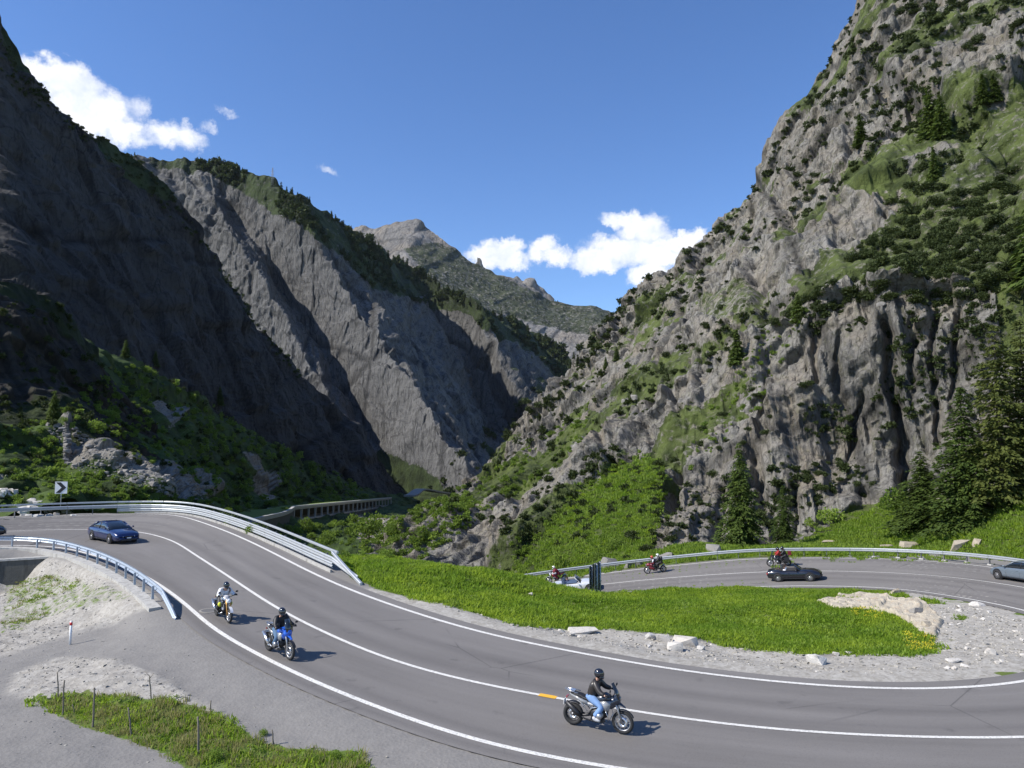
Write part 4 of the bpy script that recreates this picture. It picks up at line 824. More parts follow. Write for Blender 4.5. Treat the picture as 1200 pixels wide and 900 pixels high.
# ---- single trees ----
for (px, py, h, cr, w, lab) in [
        (868, 641, 126, BIGCON[0], 1.15, 'tall dark spruce behind the guard rail, left one of the two under the grey cliff'),
        (918, 636, 70, BIGCON[1], 1.15, 'short dark spruce right of the tall one, at the foot of the grey cliff'),
        (1082, 618, 92, BIGCON[2], 2.0, 'broad low spruce on the meadow slope, leftmost of the group by the big rock face'),
        (1132, 612, 166, BIGCON[1], 1.35, 'tall broad spruce in the middle of the group on the right meadow'),
        (1176, 594, 225, LARCH, 1.15, 'tall loose yellow-green larch behind the spruces on the right meadow'),
        (1206, 568, 205, LARCH, 1.3, 'dark spruce with a bare lower trunk at the right end of the meadow'),
        (1090, 162, 68, MIDCON[0], 1.0, 'larger of two dark spruces side by side high on the mountain'),
        (1103, 160, 54, MIDCON[1], 1.1, 'smaller of two dark spruces side by side high on the mountain'),
        (1152, 120, 38, MIDCON[2], 1.1, 'spruce on the green ledge near the top right, left one of its pair'),
        (1165, 120, 42, MIDCON[0], 1.1, 'spruce on the green ledge near the top right, right one of its pair'),
        (1008, 170, 40, MIDCON[1], 1.1, 'thin dark spruce alone above the pale green patch on the mountain'),
        (1095, 212, 44, MIDCON[2], 1.0, 'spruce just below the pair of spruces high on the mountain'),
        (863, 425, 42, MIDCON[0], 1.3, 'bright green conical spruce on the ledge left of the grey cliff'),
        (936, 377, 34, MIDCON[1], 1.3, 'small bright spruce at the top edge of the grey cliff'),
        (1215, 330, 120, MIDCON[2], 1.0, 'spruce cut by the right edge above the cliff'),
        (62, 492, 36, MIDCON[0], 1.2, 'pointed conifer standing alone below the black cliff on the left'),
        (147, 416, 20, MIDCON[1], 1.3, 'small conifer where the dark spur meets the shaded wall'),
        (182, 428, 18, MIDCON[2], 1.3, 'small conifer on the crest above the pale rock slab'),
        (258, 474, 22, MIDCON[0], 1.2, 'pointed conifer on the crest halfway down the left hillside'),
        (149, 178, 17, MIDCON[1], 1.2, 'lone conifer on the skyline where the shaded wall meets the clouds'),
        (708, 432, 15, MIDCON[2], 1.2, 'small dark conifer on the ridge shoulder below the clouds'),
        (722, 422, 17, MIDCON[0], 1.4, 'dark conifer in front of the long ridge, beside a smaller one')]:
    put_tree(px, py, h, cr, lab, wide=w)
for (px, py, rr, ms, sq, lab) in [
        (656, 668, 15, BRIGHTB[0], 1.9, 'pale green young tree on the steep meadow behind the motorcyclists'),
        (128, 489, 14, BRIGHTB[1], .9, 'upper of two bright round bushes above the scree on the left'),
        (110, 503, 16, BRIGHTB[0], .85, 'lower of two bright round bushes above the scree on the left'),
        (170, 436, 9, BRIGHTB[1], 1.1, 'small bright round tree on the crest below the shaded wall'),
        (247, 492, 7, BRIGHTB[0], 1.0, 'tiny bright bush on the hillside above the dark hollow'),
        (975, 612, 22, BRIGHTB[1], 1.0, 'rounded pale green bush at the foot of the overhanging cliff'),
        (950, 617, 12, BRIGHTB[0], 1.0, 'small pale bush left of the rounded one under the cliff'),
        (1050, 600, 25, BUSH[0], 1.3, 'tall bush between the cliff foot and the broad spruce'),
        (432, 628, 27, BUSH[1], 1.1, 'large rounded tree in front of the far end of the gallery'),
        (400, 650, 15, BUSH[2], 1.0, 'rounded bush below the large tree in the ravine'),
        (358, 622, 14, BUSH[0], 1.3, 'bushy tree in front of the gallery openings'),
        (385, 640, 14, BUSH[1], 1.3, 'bush at the foot of the gallery wall'),
        (338, 632, 18, BUSH[2], 1.0, 'bush behind the curved end of the gallery roof'),
        (300, 625, 16, BUSH[0], .9, 'bush just beyond the guard rail below the gallery roof'),
        (462, 628, 17, BUSH[1], 1.1, 'tree right of the large rounded tree in the ravine'),
        (452, 652, 10, BRIGHTB[0], 1.0, 'light bush at the far edge of the meadow by the ravine rocks'),
        (492, 632, 14, BUSH[2], 1.2, 'dark tree against the first rocks of the right mountain')]:
    put_bush(px, py, rr, ms, lab, name='broadleaf_tree' if sq > 1.25 else 'bush', cat='tree' if 'tree' in lab else 'bush', sq=sq, single=False)
# ---- scrub on the mountains, one by one: dwarf pines ----
def skyline(pts, n, dy, seed):
    r = np.random.default_rng(seed); a = np.array(pts, float)[:, :2]; s = np.r_[0, np.cumsum(np.linalg.norm(np.diff(a, axis=0), axis=1))]; q = r.uniform(0, s[-1], n)
    return np.stack([np.interp(q, s, a[:, 0]) + r.uniform(0, 6, n), np.interp(q, s, a[:, 1]) + r.uniform(dy[0], dy[1], n)], -1)
GRP = 'dwarf pines on the right mountain'
sc_list = []
for poly, n, r0, r1, lab in [
        ([(870, 405), (900, 385), (945, 350), (985, 320), (1040, 285), (1170, 250), (1200, 270), (1200, 355), (1140, 350), (1080, 352), (1000, 358), (930, 372)], 95, 10, 19, 'dark dwarf pine in the broad thicket along the top of the grey cliff'),
        ([(1020, 280), (1060, 215), (1130, 225), (1200, 170), (1200, 260), (1100, 280)], 40, 9, 17, 'dark dwarf pine on the green slope between the thicket and the high spruces'),
        ([(1030, 10), (1060, 60), (1120, 70), (1200, 60), (1200, -5), (1050, -5)], 30, 8, 15, 'dark dwarf pine among the pale rocks at the top right'),
        ([(905, 195), (960, 110), (1010, 20), (1050, 30), (1040, 110), (980, 200), (960, 250)], 30, 6, 11, 'dark dwarf pine on the sunlit rocks under the skyline'),
        ([(860, 440), (1000, 450), (1060, 520), (1010, 590), (850, 620), (760, 640), (770, 560), (820, 500)], 42, 6, 13, 'dark dwarf pine rooted in a crack of the big grey cliff'),
        ([(700, 380), (860, 330), (900, 400), (860, 440), (740, 480)], 26, 5, 10, 'small dwarf pine on the ledges left of the cliff')]:
    for k, (x, y) in enumerate(poly_points(poly, n, 200 + n)): sc_list.append((x, y, r0 + (r1 - r0) * rng.uniform() ** 1.5, lab))
for k, (x, y, r_, lab) in enumerate(sc_list): put_bush(x, y, r_, SCRUB[k % 4], lab, 'dwarf_pine_shrub', 'bush', lab.replace('dark dwarf pine', 'dwarf pines').replace('small dwarf pine', 'dwarf pines'), sq=rng.uniform(.6, .95))
def scatter_px(name, pts, rad, templates, label=None, sq=1.0, sink=.1, need=None, clump=None):
    P, S = [], []
    for (x, y), r_ in zip(pts, rad):
        h = hit(x, y)
        if h is None or (need is not None and not need(h)): continue
        if clump and float(fbm(h[0][None] / clump, 3, 5)[0]) < .0: continue
        P.append(h[0] - np.array([0, 0, sink * r_ * h[2] / F])); S.append(r_ * h[2] / F)
    return gn_scatter(name, P, S, rng.uniform(0, 6.28, len(P)), templates, label)
def rad(n, a, b): return a + (b - a) * rng.uniform(0, 1, n) ** 2
# small scrub and skyline fringe as stuff
pts = poly_points([(870, 408), (900, 385), (945, 345), (985, 310), (1040, 265), (1110, 225), (1200, 200), (1205, 355), (1140, 352), (1080, 354), (1000, 362), (930, 378)], 420, 55)
scatter_px('scrub_vegetation', pts, rad(len(pts), 5, 14), SCRUB, 'dense dark dwarf pine thicket above the grey cliff', clump=9.0)
pts = np.vstack([skyline(R4[8:], 330, (1, 9), 1), poly_points([(470, 600), (700, 380), (900, 200), (1000, 30), (1200, 0), (1200, 560), (1040, 590), (860, 640), (640, 640)], 5400, 5)])
scatter_px('scrub_vegetation', pts[:330], rad(330, 2.2, 6.5), SCRUB_S, 'dark scrub along the skyline of the sunlit mountain')
scatter_px('scrub_vegetation', pts[330:], rad(len(pts) - 330, 1.6, 9.5), SCRUB_S, 'low dark scrub in patches over the sunlit mountain', clump=14.0)
pts = np.vstack([poly_points([(480, 600), (560, 560), (640, 510), (690, 470), (700, 500), (640, 560), (590, 590), (520, 640)], 330, 6), poly_points([(560, 660), (650, 600), (700, 560), (770, 530), (775, 600), (740, 660), (620, 680)], 260, 8), poly_points([(820, 500), (900, 380), (950, 360), (890, 480), (790, 570)], 150, 9)])
scatter_px('bushes_vegetation', pts, rad(len(pts), 1.8, 6.5), BUSH_S, 'light green bushes along the foot of the sunlit mountain')
pts = np.vstack([poly_points(POLY_B_WOOD, 2300, 11), skyline(B_TOP[1:], 260, (0, 5), 12)])
scatter_px('forest', pts, rad(len(pts), 3.5, 9), SMALLCON + SCRUB_S, 'dark forest along the crest of the gorge mountain', need=lambda h: 500 < h[2] < 1500, clump=55.0)
pts = poly_points([(470, 300), (520, 300), (620, 345), (720, 368), (700, 395), (600, 375), (520, 340)], 420, 15)
scatter_px('forest', pts, rad(len(pts), 1.5, 3.2), SMALLCON[:2], 'thin forest on the far mountain', need=lambda h: h[2] > 1500)
pts = np.vstack([skyline(A_TOP[3:20], 220, (1, 10), 13), poly_points([(0, 35), (30, 85), (150, 185), (215, 260), (200, 260), (130, 190), (50, 130), (0, 90)], 140, 14)])
scatter_px('scrub_vegetation', pts, rad(len(pts), 2.2, 5), SCRUB_S, 'dark scrub along the crest of the shaded wall')
HILL = [(0, 560), (0, 500), (60, 490), (130, 430), (180, 432), (240, 470), (300, 508), (350, 534), (440, 577), (420, 590), (340, 600), (250, 600), (200, 600)]
pts = poly_points(HILL, 1500, 16); k = ~in_poly(pts[:, 0], pts[:, 1], SCREE) & ~in_poly(pts[:, 0], pts[:, 1], BRIGHT) & ~in_poly(pts[:, 0], pts[:, 1], BRIGHT2); pts = pts[k]
scatter_px('undergrowth', pts, rad(len(pts), 2.5, 8), BUSH_S + SCRUB_S[:1], 'dense bushes on the left hillside')
pts = poly_points([(0, 560), (0, 595), (60, 597), (120, 560), (60, 550)], 60, 18); scatter_px('undergrowth', pts, rad(len(pts), 4, 11), BUSH_S, 'bushes beside the chevron sign')
pts = poly_points([(0, 340), (60, 345), (110, 400), (160, 480), (200, 560), (60, 500), (0, 500)], 130, 19); scatter_px('scrub_vegetation', pts, rad(len(pts), 3, 9), SCRUB_S, 'dark scrub on the black spur')
pts = poly_points([(245, 608), (300, 620), (345, 618), (460, 604), (500, 590), (540, 580), (560, 600), (500, 655), (400, 655), (330, 640), (260, 615)], 360, 20); scatter_px('undergrowth', pts, rad(len(pts), 3, 10), BUSH_S, 'bushes and small trees filling the ravine')
# individually visible conifers on the crest of the gorge mountain
pts = skyline(B_TOP[9:21], 60, (1, 4), 22)
for k, (x, y) in enumerate(pts):
    h = hit(x, y + 2)
    if h is None or h[2] > 1600: continue
    s = rng.uniform(5, 11) * h[2] / F; tag(obj('conifer', SMALLCON[k % 4], None, tuple(h[0] - np.array([0, 0, s * .1])), (0, 0, rng.uniform(0, 6)), (s, s, s)), 'small dark conifer on the skyline of the gorge mountain', 'tree', 'conifers on the skyline of the gorge mountain')
# ---- grass ----
def tuft_mesh(name, mat, n, h, r_, seed, wide=.018, lean=.5):
    r = np.random.default_rng(seed); a = r.uniform(0, 6.28, n); d = r_ * np.sqrt(r.uniform(0, 1, n)); x, y = d * np.cos(a), d * np.sin(a); hh = h * r.uniform(.45, 1.1, n); la = r.uniform(0, 6.28, n); ln = hh * lean * r.uniform(.2, 1, n)
    o = np.stack([x, y, x * 0 - .02], -1); mid = o + np.stack([np.cos(la) * ln * .35, np.sin(la) * ln * .35, hh * .6], -1); tip = o + np.stack([np.cos(la) * ln, np.sin(la) * ln, hh], -1)
    w = np.stack([-np.sin(la + r.normal(size=n)), np.cos(la), la * 0], -1) * wide * r.uniform(.7, 1.5, n)[:, None]
    V = np.stack([o - w, o + w, mid + w * .8, tip, mid - w * .8], 1).reshape(-1, 3); i = np.arange(n) * 5; Fq = np.stack([i, i + 1, i + 2, i + 4], -1); F2 = np.stack([i + 4, i + 2, i + 3, i + 3], -1)
    me = bpy.data.meshes.new(name); fs = [tuple(f) for f in Fq] + [(f[0], f[1], f[2]) for f in F2]; me.from_pydata(V.tolist(), [], fs); at = me.attributes.new('tint', 'FLOAT', 'POINT'); at.data.foreach_set('value', np.repeat(r.uniform(0, 1, n), 5).astype(np.float32)); me.materials.append(mat); me.update(); return me
TUFT = [tuft_mesh('tuft', ML_GRASS, 40, .15, .36, 1, .02, 1.2), tuft_mesh('tuft', ML_GRASS, 40, .20, .38, 2, .02, 1.1), tuft_mesh('tuft', ML_GRASS, 40, .10, .36, 3, .02, 1.5), tuft_mesh('tuft', ML_BRIGHT, 26, .14, .36, 7, .028, 1.3), tuft_mesh('tuft', ML_DRY, 22, .26, .3, 4, .012)]
TUFT_L = [tuft_mesh('tuft', ML_GRASS, 40, .5, .8, 5, .06), tuft_mesh('tuft', ML_BRIGHT, 40, .6, .8, 6, .07)]
def grass_field(name, n, sel, templates, s0, s1, xr, yr, seed, label):
    r = np.random.default_rng(seed); X = r.uniform(*xr, n); Y = r.uniform(*yr, n); z = gz(X, Y); g, pale, mo, px, py = ground_masks(X, Y, z); d, _ = road_near(X, Y)
    nz = fbm(np.stack([X * .5, Y * .5, X * 0], -1), 3, 44); k = (g + nz * .5 > .5) & (d > 1.0) & sel(X, Y, px, py)
    return gn_scatter(name, np.stack([X[k], Y[k], z[k]], -1), r.uniform(s0, s1, k.sum()) * (1 + .5 * nz[k]), r.uniform(0, 6.28, k.sum()), templates, label)
grass_field('grass', 42000, lambda X, Y, px, py: (px > 370) & (px < 1300), TUFT[:4], .7, 1.35, (-16, 42), (26, 68), 3, 'tall green meadow grass between the two arms of the road')
grass_field('grass', 5200, lambda X, Y, px, py: (px < 450), TUFT + TUFT[4:] + TUFT[4:], .4, .95, (-16, -3), (17, 30), 4, 'green grass and weeds on the gravel patch near the lower left')
grass_field('grass', 6000, lambda X, Y, px, py: (px < 200) & (py < 760), TUFT[2:], .4, .8, (-42, -14), (30, 50), 5, 'sparse dry grass on the gravel bank under the left guard rail')
_j = np.random.default_rng(77)
pts = np.vstack([poly_points([(905, 652), (980, 615), (1040, 592), (1100, 595), (1160, 595), (1210, 570), (1210, 655)], 3000, 31), poly_points([(590, 690), (650, 612), (700, 560), (760, 535), (774, 545), (772, 600), (750, 660)], 2400, 32)]); pts = pts + _j.normal(size=pts.shape) * np.array([5, 4])
scatter_px('grass', pts, rng.uniform(3, 7, len(pts)), TUFT_L, 'lush meadow grass on the slope behind the far guard rail', sink=.02, need=lambda h: h[1][2] > .25)
FLOWER = G()
for k in range(9): a = k * 2.4; FLOWER.ball((.12 * math.cos(a) * (k % 3), .12 * math.sin(a) * (k % 3), .2 + .02 * (k % 4)), (.022, .022, .012), 6, 4)
FLOWER = FLOWER.mesh('flower', simple('yellow_petals', (.75, .60, .03, 1), .7))
for poly, n in (([(1060, 742), (1095, 748), (1097, 764), (1065, 764)], 55), ([(1000, 712), (1040, 720), (1035, 728), (1000, 724)], 18)):
    scatter_px('flowers_vegetation', poly_points(poly, n, 90 + n), np.full(n, 1.0) * 0 + 18, [FLOWER], 'small yellow meadow flowers in the grass', sink=0)
grass_field('grass', 9000, lambda X, Y, px, py: (px > 590), TUFT_L, .35, .7, (0, 60), (66, 92), 8, 'grass along the foot of the slope behind the far guard rail')
_e = np.vstack([skyline([(772, 542), (776, 575), (770, 605), (755, 655)], 26, (-4, 4), 41), skyline([(585, 680), (645, 612), (695, 560), (750, 532)], 50, (-5, 5), 42)])
scatter_px('bushes_vegetation', _e, rad(len(_e), 3, 8), BUSH_S + SCRUB_S[:1], 'bushes fringing the steep meadow')
for k, (x, y, r_) in enumerate([(725, 640, 17), (742, 628, 13), (756, 645, 12), (700, 655, 12), (717, 600, 12), (740, 590, 10), (762, 566, 12), (772, 545, 13), (790, 540, 10), (708, 630, 9), (735, 656, 10), (690, 610, 7)]):
    put_bush(x, y, r_, SCRUB[k % 4] if k % 3 else BUSH[k % 3], 'dark shrub on the right edge of the steep meadow under the cliff', 'shrub', 'bush', 'dark shrubs on the steep meadow', sq=.9)
# ================================================================ RAILS, WALLS, SIGNS, GALLERY, STONES
STEEL = simple('galvanised_steel', (.46, .48, .49, 1), .45, .55); STEEL_D = simple('weathered_steel_post', (.16, .16, .165, 1), .6, .4)
STEEL_B = simple('bluish_steel', (.36, .41, .47, 1), .45, .5)
def mat_concrete(name, c1, c2, s=1.0):
    m = M(name, .9, .25); n = m.noise(.9 * s, 6, .65); k = m.noise(3 * s, 5, .6, v=m.mapping(m.pos(), (1, 1, .15))); c = m.mix(n, c1, c2)
    c = m.mix(m.math('MULTIPLY', m.ramp(k, [(.5, 0), (.7, 1)]), .55), c, tuple(x * .35 for x in c1[:3]) + (1,)); m.color(c); m.bump(m.noise(9, 5), .5, .03); return m.m
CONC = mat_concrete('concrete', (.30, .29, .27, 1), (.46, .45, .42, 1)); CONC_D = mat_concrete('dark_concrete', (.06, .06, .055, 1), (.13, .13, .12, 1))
def offset_path(E, d, rise=0.0):
    j = np.array([int(np.argmin(np.linalg.norm(LC - p, axis=1))) for p in E]); v = E - LC[j]; v[:, 2] = 0; v /= np.linalg.norm(v, axis=1)[:, None]; v = smooth_line(v, 5); v /= np.linalg.norm(v, axis=1)[:, None]
    P = resample(smooth_line(E + v * d, 5), .6); P[:, 2] += rise; return P
def seg(P, t0, t1, n):
    s = np.r_[0, np.cumsum(np.linalg.norm(np.diff(P, axis=0), axis=1))]; q = np.linspace(t0, t1, n); return np.stack([np.interp(q, s, P[:, i]) for i in range(3)], -1)
def length(P): return float(np.linalg.norm(np.diff(P, axis=0), axis=1).sum())
def find_s(P, px):
    """arc length where the path crosses picture column px, first crossing"""
    x, y, d = project(P); s = np.r_[0, np.cumsum(np.linalg.norm(np.diff(P, axis=0), axis=1))]
    for i in range(len(P) - 1):
        if (x[i] - px) * (x[i + 1] - px) <= 0 and d[i] > 3: return float(s[i])
    return 0.0
def sweep(g, P, prof, side, zoff=0.0, mi=0):
    """prof: (out, up) pairs; side: +1/-1 which side the road is"""
    t = np.gradient(P[:, :2], axis=0); t /= np.linalg.norm(t, axis=1)[:, None]; nrm = np.stack([-t[:, 1], t[:, 0]], -1) * side
    rings = [[(p[0] + n[0] * a, p[1] + n[1] * a, p[2] + b + zoff) for a, b in prof] for p, n in zip(P, nrm)]
    g.loft(rings, mi, smooth=False, closed=True)
WB = [(.0, -.155), (.035, -.15), (.08, -.10), (.08, -.06), (.02, -.015), (.02, .015), (.08, .06), (.08, .10), (.035, .15), (.0, .155), (-.012, .155), (.02, .12), (.055, .08), (.0, .02), (.0, -.02), (.055, -.08), (.02, -.12), (-.012, -.155)]
BOX = [(-.05, -.075), (.05, -.075), (.07, -.05), (.07, .05), (.05, .075), (-.05, .075)]
POST = G().box((0, 0, .30), (.06, .12, .9)).mesh('post', STEEL_D); POST_B = G().box((0, 0, .28), (.07, .11, .86)).mesh('post', STEEL_B); FOOT = G().box((0, 0, .02), (.42, .3, .16), taper=.8).mesh('foot', CONC)
def guard_rail(name, label, P, rails, side, post, post_h=1.0, sp=2.0, sec=4.0, feet=None, start=0.0, end=None, off_post=-.08):
    end = end or length(P); c = seg(P, start, end, 3)[1]; t = thing(name, label, 'guard rail', (0, 0, 0))
    s = start
    while s < end - .2:
        e = min(s + sec, end)
        for (prof, z, out, mat, a, b) in rails:
            if s < a - .01 or e > b + .01: continue
            g = G(); Q = seg(P, s, e - .03, 5); sweep(g, Q, [(u + out, v) for u, v in prof], side, z); g.build('rail_section', mat, t)
        s = e
    s = start
    while s <= end:
        q = seg(P, s, s + .3, 2); d = q[1] - q[0]; n = np.array([-d[1], d[0]]) / (np.linalg.norm(d[:2]) + 1e-9) * side
        obj('post', post, t, (q[0][0] + n[0] * off_post, q[0][1] + n[1] * off_post, q[0][2]), (0, 0, math.atan2(d[1], d[0])), (1, 1, post_h))
        if feet and feet(s): obj('foot', FOOT, t, (q[0][0] + n[0] * (off_post - .05), q[0][1] + n[1] * (off_post - .05), q[0][2]), (0, 0, math.atan2(d[1], d[0])))
        s += sp
    return t
# far left barrier: box rail above, two beams below, bending down to the ground at its end
PL = offset_path(LI, 1.3); s0, s1 = 0.0, find_s(PL, 391)
far_rail = guard_rail('guard_rail', 'pale grey guard rail of three beams along the outside of the left bend', PL,
    [(BOX, 1.02, -.30, STEEL, 0, s1), (WB, .64, 0, STEEL, 0, s1), (WB, .30, 0, STEEL, find_s(PL, 95), s1)], -1, POST, 1.12, 2.0, 4.0, None, 0.0, s1, -.12)
g = G(); q = seg(PL, s1 - .1, s1 + 4.3, 9); q2 = q.copy(); u = np.linspace(0, 1, 9); q2[:, 2] += 1.02 * (1 - u) + .02; dirn = (LC[np.argmin(np.linalg.norm(LC - q[0], axis=1))] - q[0]); dirn /= np.linalg.norm(dirn); q2[:, :2] += dirn[:2] * (u[:, None] * .25)
sweep(g, q2, [(a * 1.2, b * 1.2) for a, b in BOX], -1); g.build('end_terminal', STEEL, far_rail)
g = G(); q2 = seg(PL, s1 - .1, s1 + 3.4, 7); q2[:, 2] += .64 - np.linspace(0, .5, 7); sweep(g, q2, WB, -1); g.build('end_terminal', STEEL, far_rail)
g = G(); q = seg(PL, find_s(PL, 165), s1 + .4, 80); sweep(g, q, [(.22, -.2), (.34, -.2), (.34, .14), (.22, .14)], -1); kb = g.build('kerb', CONC, road); kb['kind'] = 'structure'
# near left barrier
PN = offset_path(LO, 1.0); e1 = find_s(PN, 191)
near_rail = guard_rail('guard_rail', 'bluish steel guard rail with closely set posts along the inside of the left bend', PN, [(WB, .66, 0, STEEL_B, 0, e1)], 1, POST_B, 1.0, 2.0, 4.0, None, 0.3, e1, -.12)
g = G(); q = seg(PN, e1 - .1, e1 + 2.7, 9); q[:, 2] += .66 * (1 - np.linspace(0, 1, 9)) ** .8; sweep(g, q, WB, 1); g.build('end_terminal', STEEL_B, near_rail)
g = G(); q = seg(PN, 0, e1 + .5, 60); sweep(g, q, [(-.62, -.3), (-.1, -.3), (-.1, .10), (-.62, .08)], 1); kb = g.build('kerb', CONC, road); kb['kind'] = 'structure'
# far right barrier
PR = offset_path(LO, 1.05); x, y, d = project(PR); s = np.r_[0, np.cumsum(np.linalg.norm(np.diff(PR, axis=0), axis=1))]
far_half = [i for i in range(len(PR)) if PR[i, 1] > 40 and i > len(PR) * .45]; r0 = s[far_half[0]]; cand = [i for i in far_half if x[i] < 610]; r1 = s[cand[0]] if cand else s[-1]
conc_from = [s[i] for i in far_half if x[i] < 985][0]
guard_rail('guard_rail', 'grey guard rail on short posts behind the lower road', PR, [(WB, .68, 0, STEEL, 0, r1)], 1, POST, .95, 2.0, 4.0, lambda q: q < conc_from, r0, r1, -.12)
# retaining wall at the left
A0, A1, A2 = at_drop(60, 652.5, 7.3), at_drop(0, 656, 7.4), at_drop(-140, 664, 7.5)
w = thing('retaining_wall', 'dark stained concrete retaining wall with a pale top at the left edge', 'wall', (0, 0, 0))
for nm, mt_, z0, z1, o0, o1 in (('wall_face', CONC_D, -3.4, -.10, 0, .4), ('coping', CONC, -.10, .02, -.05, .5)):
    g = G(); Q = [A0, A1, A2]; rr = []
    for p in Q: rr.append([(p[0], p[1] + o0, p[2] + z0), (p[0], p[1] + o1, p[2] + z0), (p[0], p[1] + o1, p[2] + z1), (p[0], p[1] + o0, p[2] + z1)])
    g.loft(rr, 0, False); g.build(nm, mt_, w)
# ---- signs and posts
BLACK = simple('black_paint', (.012, .012, .014, 1), .5); WHITE = simple('white_paint', (.75, .75, .74, 1), .5); RED = simple('red_paint', (.55, .03, .03, 1), .5); SIGNG = simple('sign_back_grey_green', (.05, .065, .06, 1), .5, .2)
h = hit(70, 583) or (at_D(70, 590, 74), 0, 74)
b = at_D(71, 592, 70.5); top = at_D(71, 565.2, 70.5); t = thing('curve_sign', 'square white sign with a black chevron pointing right behind the left bend', 'road sign', tuple(b - np.array([0, 0, .3])), R(12))
hh = top[2] - b[2] + .3; g = G().tube([(0, 0, 0), (0, 0, hh - .2)], .04, 8); g.build('pole', STEEL, t)
g = G().box((0, -.07, hh - .5), (1.06, .04, 1.14)); g.build('board', WHITE, t)
g = G().prism([(-.45, .50), (-.05, .50), (.44, 0), (-.05, -.50), (-.45, -.50), (.04, 0)], -.105, -.094); g.build('chevron', BLACK, t, loc=(0, 0, hh - .5))
b = at_drop(698.5, 700.5, 10.75); t = thing('direction_sign', 'two tall dark sign panels seen nearly edge-on before the lower road', 'road sign', tuple(b), R(-110))
k_ = float(np.linalg.norm(at_D(698, 659, b[1]) - at_D(698, 701, b[1])))
for j, (yy, hgt) in enumerate(((-.16, k_ * .94), (.20, k_))):
    g = G().tube([(-.5, yy, -.3), (-.5, yy, hgt * .98)], .05, 8); g.tube([(.5, yy, -.3), (.5, yy, hgt * .98)], .05, 8); g.build('pole', STEEL, t)
    g = G().box((0, yy - .07, hgt * .64), (1.9, .05, hgt * .68)); p = g.build('panel', SIGNG, t)
    for zz in (.42, .64, .86): G().box((0, yy - .02, hgt * zz), (1.84, .04, .07)).build('brace', STEEL_D, t)
P_ = at_drop(82, 758, 8.45); P_[2] = gz(P_[0], P_[1]); t = thing('marker_post', 'thin white marker post with a red band standing on the gravel track', 'post', tuple(P_))
G().tube([(0, 0, -.1), (0, 0, .98)], .05, 8).build('pole', WHITE, t); G().tube([(0, 0, .80), (0, 0, .93)], .056, 8).build('red_band', RED, t)
WOOD = mat_bark('weathered_wood', (.10, .085, .065, 1), (.26, .23, .19, 1))
for (x0, y0, x1, y1, rr, lab) in [(69, 819, 67, 788, .03, 'short grey wooden stake, the rearmost at the left end of the grass patch'), (73.5, 838, 75.5, 797, .035, 'grey wooden stake beside the rearmost one at the left end of the grass patch'), (109, 852, 110.5, 806, .042, 'straight thick wooden stake in front of the gravel heap'),
        (178, 823, 175, 792, .03, 'leaning thin stake on the gravel heap with a dry twig at its top'), (156, 862, 150, 829, .035, 'leaning wooden stake in the middle of the grass patch'), (233, 885, 232, 840, .045, 'thickest wooden stake, right of the middle of the grass patch'), (247, 836, 247, 821, .03, 'very short stake at the edge of the gravel drive'),
        (88, 836, 85.5, 825, .025, 'tiny dark stick between two stakes at the left of the grass patch'), (322, 874, 319, 855, .03, 'short tilted stake near the right end of the grass patch')]:
    i = at_drop(x0, y0, 8.1)
    for _ in range(4): i = at_drop(x0, y0, ZC - gz(i[0], i[1]))
    tp = at_D(x1, y1, i[1]); g = G(); r_ = random.Random(int(x0)); n = 5
    g.tube([tuple(lerp(i - np.array([0, 0, .2]), tp, k / n) - i + np.array([r_.uniform(-.012, .012), r_.uniform(-.012, .012), 0])) for k in range(n + 1)], [rr * .68 * (1.1 - .25 * k / n) for k in range(n + 1)], 7)
    if 'twig' in lab: g.tube([tuple(tp - i), tuple(tp - i + np.array([-.18, .05, .12]))], [.012, .004], 4); g.tube([tuple(tp - i - np.array([0, 0, .1])), tuple(tp - i + np.array([.12, .05, .08]))], [.012, .004], 4)
    tag(g.build('stake', WOOD, loc=tuple(i)), lab, 'stake')
# lattice mast on the skyline
h = hit(319, 217); P_ = h[0]; hgt = 22 * h[2] / F; t = thing('lattice_mast', 'slim lattice power mast standing on the skyline of the gorge mountain', 'mast', tuple(P_ - np.array([0, 0, 1])))
MAST = simple('mast_steel', (.18, .20, .23, 1), .5, .5)
for sx, sy in ((-1, -1), (1, -1), (1, 1), (-1, 1)): G().tube([(sx * 1.3, sy * 1.3, 0), (sx * .35, sy * .35, hgt)], .16, 5).build('leg', MAST, t)
g = G()
for k in range(9):
    a, b_ = k / 9, (k + 1) / 9; ra, rb = 1.3 - .95 * a, 1.3 - .95 * b_
    for (p, q) in (((-1, -1), (1, -1)), ((1, -1), (1, 1)), ((1, 1), (-1, 1)), ((-1, 1), (-1, -1))): g.tube([(p[0] * ra, p[1] * ra, a * hgt), (q[0] * rb, q[1] * rb, b_ * hgt)], .07, 4)
g.build('bracing', MAST, t)
for z in (.62, .80): G().tube([(-2.6, 0, hgt * z), (0, 0, hgt * z + .4), (2.6, 0, hgt * z)], .14, 5).build('cross_arm', MAST, t)
